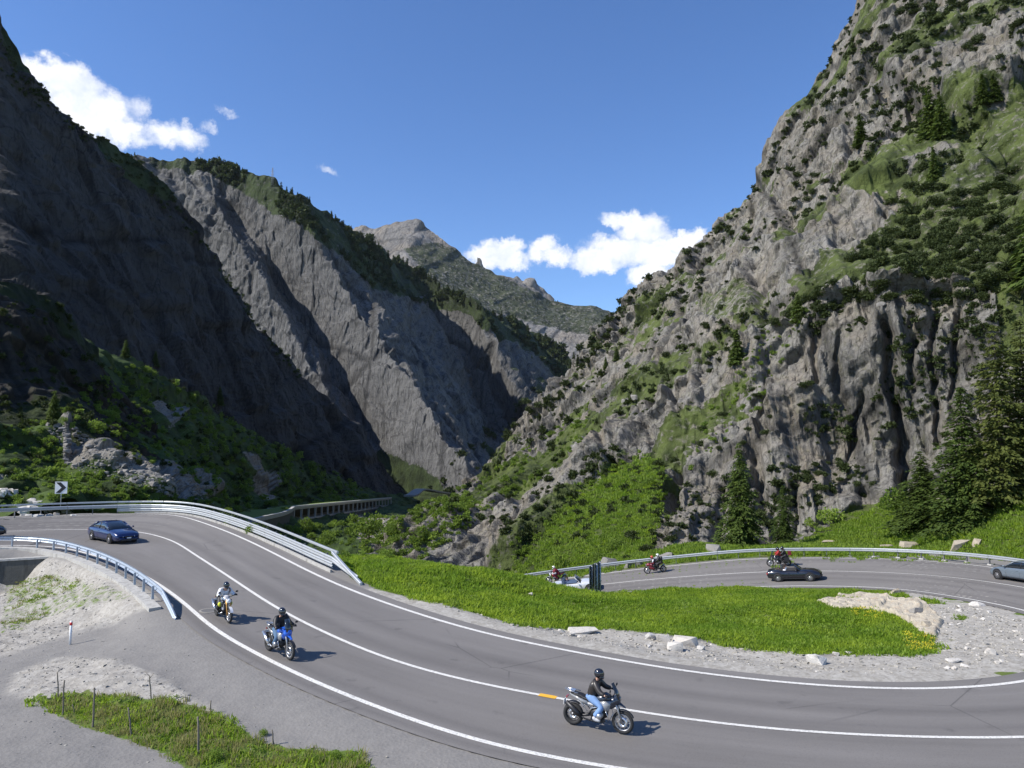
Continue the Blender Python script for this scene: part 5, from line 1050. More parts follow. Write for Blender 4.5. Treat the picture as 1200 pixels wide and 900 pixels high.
# manhole and yellow mark on the road
def road_point(px, py, drop):
    i = at_drop(px, py, drop)
    for _ in range(6):
        d_, z_ = road_near(np.array([i[0]]), np.array([i[1]])); i = at_drop(px, py, ZC - float(z_[0]))
    j = np.argsort(((ROADPTS[:, :2] - i[:2]) ** 2).sum(1))[:10]; A = np.c_[ROADPTS[j, :2], np.ones(10)]; c_ = np.linalg.lstsq(A, ROADPTS[j, 2], rcond=None)[0]; i[2] = c_[0] * i[0] + c_[1] * i[1] + c_[2]; return i, c_
p_, c_ = road_point(245, 716, 7.5); m_iron = simple('worn_iron', (.20, .18, .155, 1), .6, .3)
t = thing('manhole_cover', 'round pale-rimmed manhole cover set in the road near the inner edge line', 'manhole cover', tuple(p_ + np.array([0, 0, .012]))); t.rotation_euler = (math.atan(c_[1]), -math.atan(c_[0]), 0)
G().lathe((0, 0, 0), [(.42, -.01), (.42, .006), (.34, .006), (.34, -.01)], 'Z', 28, smooth=False).build('ring', simple('pale_ring', (.27, .25, .22, 1), .8), t)
G().lathe((0, 0, 0), [(.0, .003), (.33, .003), (.33, -.01)], 'Z', 28, smooth=False).build('lid', simple('lid_grey', (.12, .115, .11, 1), .8), t)
M_YEL = paint('yellow_road_paint', (.80, .42, .03, 1), .2)
iC = int(np.argmin(np.linalg.norm(LC - at_drop(641, 815, 8.25), axis=1))); ym = ribbon('road_marking', (LC[:-1] + LC[1:]) / 2, .26, M_YEL, .017, 'structure', iC - 1, iC + 1)
# ---- gallery
def gpt(px, py, D): return at_D(px, py, D)
GF0, GF1 = gpt(344, 595.2, 250), gpt(458, 584.0, 430); gd = GF1 - GF0; gl = float(np.linalg.norm(gd)); gdir = gd / gl; gout = np.array([gdir[1], -gdir[0], 0]); gout /= np.linalg.norm(gout)
if gout[0] < 0: gout = -gout
gal = thing('road_gallery', 'long concrete gallery with a grassed roof and a row of open bays', 'gallery', (0, 0, 0))
def gq(s_, o_, z_): p = GF0 + gdir * s_ + gout * o_; return (p[0], p[1], p[2] + z_)
def gbox(nm, s0_, s1_, o0_, o1_, z0_, z1_, m_, n=2):
    g = G(); ss = np.linspace(s0_, s1_, n); g.loft([[gq(q, o0_, z0_), gq(q, o1_, z0_), gq(q, o1_, z1_), gq(q, o0_, z1_)] for q in ss], 0, False); return g.build(nm, m_, gal)
gbox('roof_slab', 0, gl, -9, .4, -.6, 0, CONC); gbox('parapet', 0, gl, -.5, .6, 0, .65, mat_concrete('sun_lightened_concrete', (.42, .41, .38, 1), (.55, .54, .50, 1)))  # parapet is a lightened copy of the concrete, standing in for sunlight
mgr = M('roof_grass', .95, .2); mgr.color(mgr.mix(mgr.noise(.6, 5), (.06, .10, .02, 1), (.16, .20, .05, 1))); gbox('roof_turf', 0, gl, -9, .1, 0, .22, mgr.m)
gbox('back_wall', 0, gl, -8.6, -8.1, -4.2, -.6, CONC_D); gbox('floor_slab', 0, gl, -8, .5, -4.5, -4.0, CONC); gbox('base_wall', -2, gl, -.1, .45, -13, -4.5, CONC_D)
colm = G().box((0, 0, -2.3), (.6, .6, 3.4)).mesh('column', CONC)
for k in range(22):
    s_ = gl * k / 21; p = gq(s_, .1, 0); obj('column', colm, gal, p, (0, 0, math.atan2(gdir[1], gdir[0])))
# rounded near end of the roof with its kerb, sweeping left
e = [gpt(293, 611.5, 175), gpt(312, 606.5, 190), gpt(330, 602.5, 212), gpt(339, 599.0, 232), gpt(344, 595.2, 250)]; e = dense(e, 2.0)
g = G(); sweep(g, e, [(-.5, -.5), (.5, -.5), (.5, .55), (-.5, .55)], 1); g.build('kerb', CONC, gal)
bk = [gpt(262, 603, 178), gpt(285, 598, 195), gpt(310, 596.5, 215), gpt(325, 594.5, 240), gpt(330, 592.5, 262)]; bk = dense(bk, 2.0); n_ = 30; g = G(); ra = seg(e, 0, length(e), n_); rb = seg(bk, 0, length(bk), n_)
g.loft([[tuple(a_), tuple(b2), (b2[0], b2[1], b2[2] - 1.5), (a_[0], a_[1], a_[2] - 1.5)] for a_, b2 in zip(ra, rb)], 0, False); g.build('roof_turf', mgr.m, gal)
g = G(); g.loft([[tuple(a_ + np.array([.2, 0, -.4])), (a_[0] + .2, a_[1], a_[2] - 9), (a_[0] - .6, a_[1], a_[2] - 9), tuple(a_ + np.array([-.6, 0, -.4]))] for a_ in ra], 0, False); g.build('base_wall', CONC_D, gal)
fr = dense([gpt(480, 581, 455), gpt(484, 579.5, 470), (gpt(494, 573.5, 520)), gpt(510, 576, 580), gpt(530, 578.5, 640), gpt(546, 577.5, 700)], 6.0); fr[:, 2] += 0.5
t_ = np.gradient(fr[:, :2], axis=0); t_ /= np.linalg.norm(t_, axis=1)[:, None]; nn = np.stack([-t_[:, 1], t_[:, 0], 0 * t_[:, 0]], -1); g = G()
g.loft([[tuple(a_ + b_ * 3.6), tuple(a_ - b_ * 3.6), tuple(a_ - b_ * 3.6 - np.array([0, 0, 1])), tuple(a_ + b_ * 3.6 - np.array([0, 0, 1]))] for a_, b_ in zip(fr, nn)], 0, False); struct(g.build('valley_road', mat_concrete('pale_road', (.22, .215, .2, 1), (.34, .33, .31, 1), .3)))
# ---- stones
def hull_mesh(name, mat, seed, n=18, dims=(1, 1, .7), cut=1):
    r = np.random.default_rng(seed); b = bmesh.new()
    p = r.uniform(-1, 1, (n, 3)); p /= np.maximum(np.abs(p).max(1), .35)[:, None]; p *= r.uniform(.8, 1, (n, 1))
    for q in p: b.verts.new((q[0] * dims[0] / 2, q[1] * dims[1] / 2, q[2] * dims[2] / 2))
    bmesh.ops.convex_hull(b, input=b.verts); bmesh.ops.delete(b, geom=[v for v in b.verts if not v.link_faces], context='VERTS')
    if cut:
        bmesh.ops.subdivide_edges(b, edges=b.edges, cuts=cut, use_grid_fill=True)
        for v in b.verts:
            c = np.array(v.co); k = 1 + .10 * float(vnoise(c[None] * 3.1 / max(dims), seed)[0]) + .05 * float(vnoise(c[None] * 8 / max(dims), seed)[0]); v.co = v.co * k
    me = bpy.data.meshes.new(name); b.to_mesh(me); b.free(); me.materials.append(mat); return me
def mat_stone(name, c1, c2, c3=None):
    m = M(name, .9, .25); P = m.pos(True); Q = m.pos(); r = m.rand(); c = m.mix(m.noise(2.2, 6, .65, v=Q), c1, c2); c = m.mix(m.math('MULTIPLY', r, .5), c, c3 or c1)
    c = m.mix(m.math('MULTIPLY', m.ramp(m.noise(7, 5, .7, v=Q), [(.52, 0), (.7, 1)]), .5), c, tuple(x * .45 for x in c1[:3]) + (1,)); m.color(c); m.bump(m.noise(14, 6, .7, v=Q), .7, .04); return m.m
ST_PALE = mat_stone('pale_granite', (.40, .38, .35, 1), (.62, .60, .56, 1), (.48, .42, .34, 1)); ST_GREY = mat_stone('grey_granite', (.17, .16, .15, 1), (.30, .285, .26, 1))
ST_WARM = mat_stone('cream_bedrock', (.26, .22, .165, 1), (.42, .375, .30, 1), (.32, .26, .18, 1))
def at_ground(px, py, drop):
    i = at_drop(px, py, drop)
    for _ in range(8): i = at_drop(px, py, ZC - (gz(i[0], i[1])))
    return i
def boulder(px, py, wpx, dims, lab, mat=ST_PALE, rz=None, seed=0, drop=8.7, tilt=0.0):
    i = at_ground(px, py, drop); d = float(project(i)[2]); w_ = wpx * d / F; me = hull_mesh('boulder', mat, seed + int(px), 20, (1, dims[0], dims[1]), 2)
    o = obj('boulder', me, None, (i[0], i[1], i[2] + w_ * dims[1] * .28), (tilt, 0, rz if rz is not None else rng.uniform(0, 3)), (w_, w_, w_)); return tag(o, lab, 'rock')
boulder(682, 741, 34, (.62, .20), 'flat pale slab with a dark front edge lying on the gravel verge', ST_PALE, .25)
boulder(763, 748, 15, (.8, .7), 'pale boulder at the left end of the row of blocks by the road', ST_PALE)
boulder(778, 752, 17, (.8, .65), 'white block against the left side of the long block by the road', ST_PALE)
boulder(800, 755, 38, (.45, .30), 'long pale block in the row by the road, behind the small white one', ST_PALE, -.18)
boulder(791, 762, 19, (.6, .62), 'small white squared block in front of the long one by the road', ST_PALE, -.1)
boulder(821, 761, 10, (.8, .6), 'small pale stone at the right end of the row of blocks', ST_PALE)
boulder(956, 777, 22, (.7, .62), 'pointed white boulder alone on the verge beside the near road', ST_PALE)
boulder(980, 768, 11, (.7, .4), 'small flat pale stone at the edge of the grass, right of the pointed boulder', ST_PALE)
boulder(994, 766, 8, (.8, .5), 'tiny pale stone beside the small flat one at the edge of the grass', ST_PALE)
boulder(1048, 697, 19, (.6, .45), 'rounded stone on the rear edge of the cream rock outcrop', ST_WARM, .2)
boulder(1088, 738, 15, (.9, .9), 'squared brown stone at the front right foot of the outcrop', ST_WARM)
boulder(1146, 710, 20, (.6, .32), 'low pale pointed stone on the gravel right of the outcrop', ST_PALE)
boulder(1161, 766, 17, (.7, .45), 'pale boulder on the gravel inside the bend, nearest the right edge', ST_PALE)
boulder(1118, 776, 20, (.5, .28), 'flat pale stone on the gravel inside the bend, low in front', ST_PALE)
boulder(622, 697, 6, (.8, .6), 'tiny white stone in the left part of the meadow', ST_PALE, drop=9)
boulder(1074, 722, 17, (.8, .8), 'grey broken block at the right side of the outcrop', ST_GREY)
def hit_boulder(px, py, wpx, dims, lab, mat=ST_GREY, rz=0.0, group=None, name='boulder'):
    h = hit(px, py)
    if h is None: return
    w_ = wpx * h[2] / F; me = hull_mesh(name, mat, int(px * 3 + py), 18, (1, dims[0], dims[1]), 1)
    return tag(obj(name, me, None, tuple(h[0] + np.array([0, 0, w_ * dims[1] * .02])), (0, 0, rz), (w_,) * 3), lab, 'rock', group)
hit_boulder(1159, 590, 22, (.8, .7), 'squared pale boulder on the meadow under the right spruces', ST_WARM, .3)
hit_boulder(1146, 638, 14, (.8, 1.0), 'upright pale rock just behind the right guard rail', ST_WARM, .4)
hit_boulder(1125, 641, 26, (.6, .7), 'broad brown rock just behind the right guard rail', ST_WARM, .1)
hit_boulder(1066, 641, 26, (.6, .55), 'pale rock half buried in the grass behind the guard rail', ST_WARM, .2)
hit_boulder(1040, 643, 18, (.6, .55), 'small brown rock left of the half-buried pale one', ST_WARM, .5)
hit_boulder(975, 634, 26, (.5, .15), 'flat bare pale patch of rock in the meadow behind the guard rail', ST_WARM, .0)
for k, (x, y, w_) in enumerate([(712, 666, 30), (735, 664, 16), (748, 662, 14), (762, 660, 17), (778, 655, 22), (795, 654, 26), (815, 650, 24), (838, 648, 22)]): hit_boulder(x, y, w_, (.8, .8), ('grey boulder behind the far guard rail, %s' % ('the large slanting one at the left', 'second from the left', 'a small one third from the left', 'behind the red motorcycle', 'just right of the red motorcycle', 'a broad one under the cliff', 'left of the tall spruce', 'nearest the tall spruce')[k]), ST_GREY, k * .7)
hit_boulder(1032, 356, 10, (.8, .6), 'small pale rock at the lip of the thicket above the cliff', ST_GREY)
hit_boulder(735, 470, 16, (.8, .5), 'left of two pale slabs lying on a green ledge of the right mountain', ST_GREY)
hit_boulder(746, 466, 14, (.8, .5), 'right of two pale slabs lying on a green ledge of the right mountain', ST_GREY)
for k, (x, y) in enumerate(poly_points([(22, 590), (45, 583), (60, 588), (92, 600), (90, 605), (22, 607)], 34, 61)): hit_boulder(x, y, rng.uniform(7, 14), (.7, .55), 'white quarried stone of the riprap heap behind the left guard rail', ST_PALE, rng.uniform(0, 3), 'white riprap stones behind the left guard rail', 'stone')
for k, (x, y) in enumerate(poly_points([(0, 568), (14, 572), (20, 582), (0, 596)], 5, 62)): hit_boulder(x, y, rng.uniform(12, 20), (.7, .6), 'pale boulder at the very left edge above the guard rail', ST_PALE, rng.uniform(0, 3), 'pale boulders at the left edge above the guard rail')
for k, (x, y) in enumerate(poly_points(SCREE, 130, 63)): hit_boulder(x, y, rng.uniform(5, 11), (.7, .55), 'grey angular block in the scree tongue on the left hillside', ST_GREY, rng.uniform(0, 3), 'blocks of the scree tongue on the left hillside', 'stone')
ST_DUST = mat_stone('dusty_gravel', (.22, .205, .175, 1), (.46, .435, .385, 1))
PEB = [hull_mesh('pebble', ST_DUST, 300 + k, 10, (1, .8, .6), 0) for k in range(4)]; PEB_G = [hull_mesh('pebble', ST_GREY, 320 + k, 10, (1, .8, .6), 0) for k in range(3)]
pts = poly_points(SCREE, 1500, 64); scatter_px('rubble', pts, rng.uniform(1.5, 4.5, len(pts)), PEB_G, 'small grey rubble filling the scree tongue')
def pebbles(name, n, sel, s0, s1, xr, yr, seed, label, tm):
    r = np.random.default_rng(seed); X = r.uniform(*xr, n); Y = r.uniform(*yr, n); z = gz(X, Y); g, pale, mo, px, py = ground_masks(X, Y, z); d, _ = road_near(X, Y); k = (d > 1.1) & sel(g, pale, mo, px, py, r)
    gn_scatter(name, np.stack([X[k], Y[k], z[k]], -1), s0 + (s1 - s0) * r.uniform(0, 1, k.sum()) ** 7, r.uniform(0, 6.28, k.sum()), tm, label)
pebbles('gravel', 42000, lambda g, p, mo, px, py, r: (p > .4) & (g < .6) & (px > 380), .025, .22, (-14, 34), (24, 46), 71, 'pale gravel and broken stones on the verge and inside the bend', PEB)
pebbles('gravel', 36000, lambda g, p, mo, px, py, r: (mo > .3) & (px < 420), .03, .17, (-40, -6), (17, 48), 72, 'pale gravel on the heap and the bank at the lower left', PEB + PEB_G[:1])
pebbles('gravel', 9000, lambda g, p, mo, px, py, r: (px < 720) & (r.uniform(0, 1, len(px)) < .5), .03, .10, (-30, 4), (16, 36), 73, 'small grey gravel on the yard at the lower left', PEB + PEB_G)
pebbles('rubble', 2600, lambda g, p, mo, px, py, r: (p > .5) & (g < .5) & (px > 640) & ((px < 860) | (px > 1090) | (r.uniform(0, 1, len(px)) < .15)), .08, .42, (-2, 34), (24, 46), 74, 'broken pale stones lying about on the verge', [hull_mesh('rubble_stone', ST_PALE, 340 + k, 12, (1, .8, .6), 0) for k in range(3)])
# cream bedrock outcrop inside the bend
def outcrop():
    poly = [(957, 706), (985, 698), (1010, 697), (1045, 702), (1078, 706), (1092, 715), (1104, 728), (1096, 746), (1080, 744), (1066, 730), (1046, 720), (1010, 714), (975, 713)]
    W_ = np.array([at_ground(x, y, 9.5) for x, y in poly]); lo, hi = W_.min(0) - 1, W_.max(0) + 1; n = 150; X, Y = np.meshgrid(np.linspace(lo[0], hi[0], n), np.linspace(lo[1], hi[1], int(n * .8))); ins = in_poly(X, Y, [tuple(p[:2]) for p in W_]).astype(float)
    for _ in range(5): q = np.pad(ins, 1, mode='edge'); ins = (q[1:-1, 1:-1] + q[:-2, 1:-1] + q[2:, 1:-1] + q[1:-1, :-2] + q[1:-1, 2:]) / 5
    P = np.stack([X, Y, X * 0], -1); v, e_ = facet(P * np.array([.5, .9, 1]), 5, 2.0); v2, _ = facet(P * 1.9, 8, 1.5); zz = gz(X.ravel(), Y.ravel()).reshape(X.shape)
    z = zz + np.where(ins > .3, 1, 0) * 0 + sstep(.1, .75, ins) * (.20 + .20 * v + .10 * v2 + .05 * fbm(P * 3, 3, 3)) - .35 * (1 - sstep(.0, .35, ins))
    m = M('cream_bedrock_sheet', .9, .25); c = m.mix(m.noise(1.1, 6, .6), (.30, .25, .18, 1), (.50, .46, .38, 1)); c = m.mix(m.ramp(m.noise(2.6, 5, .7), [(.55, 0), (.72, .7)]), c, (.30, .20, .12, 1)); m.color(c); m.bump(m.noise(7, 6, .7), .8, .06)
    o = np_mesh('rock_outcrop', np.stack([X, Y, z], -1).reshape(-1, 3), grid_faces(*X.shape), [m.m], None, False); tag(o, 'low cream coloured bedrock outcrop stretched across the grass inside the bend', 'rock')
outcrop()
for (px, py, r_, lab) in [(250, 889, 13, 'leafy bright green weed at the front edge of the grass patch'), (393, 889, 11, 'tall leafy weed at the right end of the grass patch'), (418, 893, 8, 'small weed at the far right tip of the grass patch'), (308, 862, 8, 'slender weed beside the short tilted stake'), (372, 893, 9, 'round weed left of the tall leafy one')]:
    i = at_ground(px, py, 8.1); s_ = r_ * float(project(i)[2]) / F; tag(obj('leafy_weed', BRIGHTB[0], None, tuple(i), (0, 0, px), (s_, s_, s_ * 1.1)), lab, 'plant')  # leafy weeds, not shrubs; they reuse the bright bush crown
# ================================================================ VEHICLES AND PEOPLE
RUB = simple('tyre_rubber', (.018, .018, .019, 1), .8); CHROME = simple('bright_metal', (.62, .62, .63, 1), .25, .9); ALU = simple('brushed_alloy', (.42, .42, .43, 1), .4, .8); DARKM = simple('dark_metal', (.035, .035, .038, 1), .45, .6)
BPLAS = simple('black_plastic', (.015, .015, .017, 1), .5); GLASS = simple('tinted_glass', (.012, .016, .020, 1), .06, 0, 1.0, vary=0); LAMP = simple('lamp_glass', (.72, .74, .76, 1), .1, .2, 1.0); REDL = simple('tail_lamp', (.35, .01, .015, 1), .2, 0, 1)
def carpaint(name, c): return simple(name, c, .28, .15, 1.0, vary=.03)
def slotted(o, mats):
    for i, m in enumerate(mats): o.material_slots[i].link = 'OBJECT'; o.material_slots[i].material = m
    return o
def frame_at(px, py, local, heading, drop=8.0):
    """world matrix with the local ground point under picture point (px, py)"""
    i, c = road_point(px, py, drop); n = Vector((-c[0], -c[1], 1)).normalized(); f = Vector((heading[0], heading[1], 0)).normalized(); f = (f - n * f.dot(n)).normalized(); l = n.cross(f)
    Rm = Matrix((f, l, n)).transposed(); o = Vector(i) + n * .012 - Rm @ Vector((local[0], local[1], 0)); M4 = Rm.to_4x4(); M4.translation = o; return M4
def tangent(px, py, drop, rev=False, E=None):
    E = LC if E is None else E; i = at_drop(px, py, drop); k = int(np.argmin(np.linalg.norm(E[:, :2] - i[:2], axis=1))); k = min(max(k, 3), len(E) - 4); t = E[k + 3] - E[k - 3]; return -t if rev else t
def root(name, label, cat, M4, group=None):
    t = thing(name, label, cat, group=group); t.matrix_world = M4; return t
# ---- motorcycles
def torus_prof(R_, r_, n=8, sq=1.0): return [(R_ + r_ * math.cos(2 * math.pi * k / n), r_ * sq * math.sin(2 * math.pi * k / n)) for k in range(n)]
TYRE_F = G().lathe((0, 0, 0), torus_prof(.275, .055, 8, .95), 'Y', 32, closed=True).mesh('tyre', RUB); TYRE_R = G().lathe((0, 0, 0), torus_prof(.255, .065, 8, 1.3), 'Y', 32, closed=True).mesh('tyre', RUB)
def rim_mesh(spokes=10, R_=.225):
    g = G(); g.lathe((0, 0, 0), [(R_ + .012, -.035), (R_ + .012, .035), (R_ - .012, .03), (R_ - .012, -.03)], 'Y', 32, closed=True); g.lathe((0, 0, 0), [(.0, -.06), (.04, -.06), (.04, .06), (0, .06)], 'Y', 12)
    for k in range(spokes): a = 2 * math.pi * k / spokes; g.tube([(.03 * math.cos(a), .02 * (-1) ** k, .03 * math.sin(a)), (R_ * math.cos(a), 0, R_ * math.sin(a))], .012, 5)
    return g.mesh('rim', ALU)
RIM = rim_mesh(); RIM5 = rim_mesh(5); DISC = G().lathe((0, 0, 0), [(.07, -.004), (.15, -.004), (.15, .004), (.07, .004)], 'Y', 24, closed=True).mesh('brake_disc', CHROME)
def mirror_parts(fn):
    for s in (-1, 1): fn(s)
def ell_loft(g, rows, n=12, mi=0):
    """rows: (x, z, half width, half height)"""
    g.loft([[(x, w * math.cos(2 * math.pi * j / n), z + h_ * math.sin(2 * math.pi * j / n)) for j in range(n)] for x, z, w, h_ in rows], mi, True); return g
def motorcycle(label, M4, style, col, col2, screen=True, rack=True, fork=ALU, rim=ALU, exh=CHROME, group=None):
    t = root('motorcycle', label, 'motorcycle', M4, group)
    C1 = carpaint('paint_' + col[0], col[1]); C2 = carpaint('paint_' + col2[0], col2[1])
    for x, z, ty, s in ((-.75, .318, TYRE_R, 1), (.76, .328, TYRE_F, 1)):
        w_ = obj('wheel', ty, t, (x, 0, z)); r_ = obj('rim', RIM if style == 'tour' else RIM5, w_); slotted(r_, [rim]); obj('brake_disc', DISC, w_, (0, .05 if x > 0 else -.05, 0)); 
        if x > 0: obj('brake_disc', DISC, w_, (0, -.05, 0))
    g = G()
    for s in (-1, 1): g.tube([(.76, s * .085, .33), (.62, s * .085, .68), (.50, s * .085, .98)], [.034, .030, .024], 8)
    g.build('fork', fork, t)
    g = G(); g.loft([[(.76 + .36 * math.cos(a), y, .33 + .36 * math.sin(a)) for y in (-.06, 0, .06)] for a in np.linspace(.5, 2.5, 9)], 0, True, closed=False); G_ = g.build('front_mudguard', BPLAS if style == 'tour' else C1, t)
    g = G(); g.tube([(-.75, .07, .32), (-.35, .06, .36), (-.15, .04, .42)], [.035, .045, .05], 8); g.tube([(-.75, -.07, .32), (-.35, -.06, .36), (-.15, -.04, .42)], [.03, .04, .045], 8); g.build('swingarm', DARKM, t)
    # engine: block, gearbox, opposed finned cylinders
    g = G(); ell_loft(g, [(-.22, .44, .08, .08), (-.16, .46, .14, .15), (.0, .48, .15, .18), (.18, .50, .14, .17), (.30, .50, .10, .11)], 12); g.box((.0, 0, .27), (.42, .2, .09), taper=.9); e_ = g.build('engine', DARKM, t)
    if style == 'tour':
        for s in (-1, 1):
            g = G()
            for k in range(5): g.lathe((.12, s * (.15 + .022 * k), .47), [(.02, 0), (.095 - .004 * k, 0), (.095 - .004 * k, s * .011), (.02, s * .011)], 'Y', 14)
            g.lathe((.12, s * .26, .47), [(.0, s * .065), (.05, s * .06), (.085, s * .03), (.092, 0), (0, 0)], 'Y', 14); g.build('cylinder_head', ALU, e_)
    else:
        for s in (-1, 1): G().box((.22, s * .12, .60), (.26, .05, .22), taper=.8).build('radiator_cowl', C1, t)
    g = G()
    for s in (-1, 1):
        g.tube([(.48, s * .05, .92), (.2, s * .12, .72), (-.15, s * .13, .62), (-.28, s * .1, .42)], .018, 6); g.tube([(-.15, s * .13, .62), (-.5, s * .11, .82), (-.86, s * .08, .90)], .015, 6); g.tube([(-.28, s * .12, .50), (-.55, s * .11, .80)], .014, 6); g.tube([(-.15, s * .13, .62), (-.33, s * .12, .72), (-.42, s * .12, .60)], .013, 6)
    g.build('frame', CHROME if style == 'tour' else DARKM, t)
    # tank, seat, flanks, beak
    g = G(); ell_loft(g, [(-.14, .86, .09, .06), (-.06, .88, .14, .10), (.08, .91, .18, .14), (.24, .94, .185, .155), (.36, .93, .14, .13), (.44, .91, .08, .08)], 14); g.build('tank', C1, t)
    g = G(); ell_loft(g, [(-.10, .86, .10, .045), (-.25, .84, .15, .055), (-.42, .86, .15, .055), (-.50, .90, .13, .05), (-.70, .93, .12, .05), (-.82, .93, .08, .04)], 12); g.build('seat', BPLAS, t)
    for s in (-1, 1):
        g = G(); g.loft([[(.44, s * .17, .92), (.40, s * .185, .66), (.36, s * .14, .60)], [(.24, s * .215, .90), (.22, s * .225, .70), (.22, s * .18, .62)], [(.04, s * .18, .84), (.08, s * .18, .74), (.1, s * .15, .66)]], 0, True, closed=False)
        o = g.build('side_fairing', C2, t); md = o.modifiers.new('thick', 'SOLIDIFY'); md.thickness = .02; md.offset = 0
        g = G(); g.loft([[(-.30, s * .135, .80), (-.26, s * .14, .66)], [(-.52, s * .13, .84), (-.46, s * .135, .72)], [(-.84, s * .095, .93), (-.80, s * .1, .86)]], 0, True, closed=False); o = g.build('tail_panel', C2, t); md = o.modifiers.new('thick', 'SOLIDIFY'); md.thickness = .02; md.offset = 0
    if style == 'tour':
        g = G(); g.loft([[(.38, -.11, .90), (.38, 0, .97), (.38, .11, .90), (.38, 0, .82)], [(.62, -.09, .86), (.62, 0, .92), (.62, .09, .86), (.62, 0, .80)], [(.84, -.035, .74), (.84, 0, .77), (.84, .035, .74), (.84, 0, .72)]], 0, False); g.build('beak', C1, t)
    if style == 'tour':
        g = G(); ell_loft(g, [(.26, .76, .18, .14), (.44, .84, .19, .19), (.58, .92, .15, .17), (.68, .94, .08, .10)], 12); g.build('front_cowl', C1, t)
        for s in (-1, 1): G().tube([(.34, s * .12, .30), (.40, s * .26, .42), (.34, s * .27, .60), (.26, s * .15, .70)], .014, 6).build('crash_bar', CHROME, t)
    if style == 'sport':
        g = G(); ell_loft(g, [(.30, .80, .20, .16), (.50, .82, .21, .20), (.68, .84, .16, .16), (.80, .80, .07, .08)], 12); g.build('nose_fairing', C1, t)
        g = G(); ell_loft(g, [(-.12, .46, .15, .10), (.1, .48, .19, .18), (.35, .52, .19, .22), (.50, .60, .14, .16)], 12); g.build('belly_fairing', C1, t)
    g = G(); g.lathe((.60, 0, .90), [(0, .08), (.07, .07), (.10, .02), (.10, -.06), (0, -.08)], 'X', 14) if style != 'sport' else g.box((.80, 0, .84), (.04, .22, .08)); g.build('headlight', LAMP if style != 'tour' else GLASS, t)
    if screen:
        g = G(); hgt = 1.42 if style == 'tour' else 1.20; g.loft([[(.66, -.13, .98), (.69, 0, .98), (.66, .13, .98)], [(.56, -.16, 1.16), (.61, 0, 1.17), (.56, .16, 1.16)], [(.42, -.11, hgt - .02), (.46, 0, hgt), (.42, .11, hgt - .02)]], 0, True, closed=False)
        o = g.build('windscreen', GLASS, t); md = o.modifiers.new('thick', 'SOLIDIFY'); md.thickness = .008
    g = G(); g.tube([(.36, -.42, 1.07), (.42, -.28, 1.10), (.47, -.1, 1.05), (.47, .1, 1.05), (.42, .28, 1.10), (.36, .42, 1.07)], .014, 7); hb = g.build('handlebar', DARKM, t)
    for s in (-1, 1): G().tube([(.355, s * .44, 1.07), (.40, s * .31, 1.095)], .021, 8).build('grip', BPLAS, hb)
    for s in (-1, 1):
        g = G(); g.tube([(.43, s * .27, 1.10), (.46, s * .33, 1.23)], .008, 5); g.ball((.46, s * .37, 1.26), (.022, .065, .04), 10, 6); g.build('mirror', BPLAS, t)
    g = G(); g.tube([(.22, -.12, .36), (.0, -.16, .26), (-.35, -.17, .30), (-.52, -.18, .40)], .024, 7); g.tube([(-.48, -.19, .36), (-.60, -.20, .46), (-.92, -.20, .70)], [.05, .065, .06], 10, flat=(1, 1.15)); g.build('exhaust', exh, t)
    if rack:
        g = G()
        for s in (-1, 1): g.tube([(-.58, s * .13, .97), (-.80, s * .12, 1.0), (-1.0, s * .07, 1.02)], .014, 6)
        g.tube([(-1.0, -.07, 1.02), (-1.0, .07, 1.02)], .014, 6); g.box((-.84, 0, 1.0), (.26, .18, .015)); g.build('luggage_rack', CHROME, t)
    g = G(); g.loft([[(-.75 + .37 * math.cos(a), y, .32 + .37 * math.sin(a)) for y in (-.08, 0, .08)] for a in np.linspace(1.0, 2.6, 8)], 0, True, closed=False); g.build('rear_mudguard', BPLAS, t)
    G().box((-.95, 0, .80), (.03, .16, .05)).build('tail_light', REDL, t); G().box((-1.03, 0, .64), (.012, .19, .15)).build('number_plate', WHITE, t)
    g = G()
    for s in (-1, 1): g.tube([(-.02, s * .12, .34), (-.02, s * .29, .34)], .014, 6)
    g.tube([(.0, .12, .30), (-.18, .17, .20)], .012, 5); g.build('footrests', DARKM, t)
    return t
# ---- riders: one continuous body; clothes on top
_skin = {}
def skin_mesh(name, nodes, edges, sub=1):
    """nodes: (x, y, z, rx, ry)"""
    me = bpy.data.meshes.new(name); me.from_pydata([n[:3] for n in nodes], edges, []); o = bpy.data.objects.new(name, me); COL.objects.link(o); md = o.modifiers.new('skin', 'SKIN'); md.use_smooth_shade = True
    sv = me.skin_vertices[0].data if me.skin_vertices else None
    if sv is None: b = bmesh.new(); b.from_mesh(me); b.verts.layers.skin.verify(); b.to_mesh(me); b.free(); sv = me.skin_vertices[0].data
    kk = {'jacket': 1.38, 'trousers': 1.30, 'boot': 1.35, 'glove': 1.3}.get(name, 1.0)
    for i, n in enumerate(nodes): sv[i].radius = (n[3] * kk, (n[4] if len(n) > 4 else n[3]) * kk); sv[i].use_root = (i == 0)
    if sub: o.modifiers.new('sub', 'SUBSURF').levels = sub; o.modifiers[-1].render_levels = sub
    dg = bpy.context.evaluated_depsgraph_get(); ev = o.evaluated_get(dg); out = bpy.data.meshes.new_from_object(ev); out.name = name; out.polygons.foreach_set('use_smooth', [True] * len(out.polygons)); bpy.data.objects.remove(o); out.materials.clear(); out.materials.append(SKINM); return out
SKINM = simple('skin', (.50, .30, .22, 1), .6)
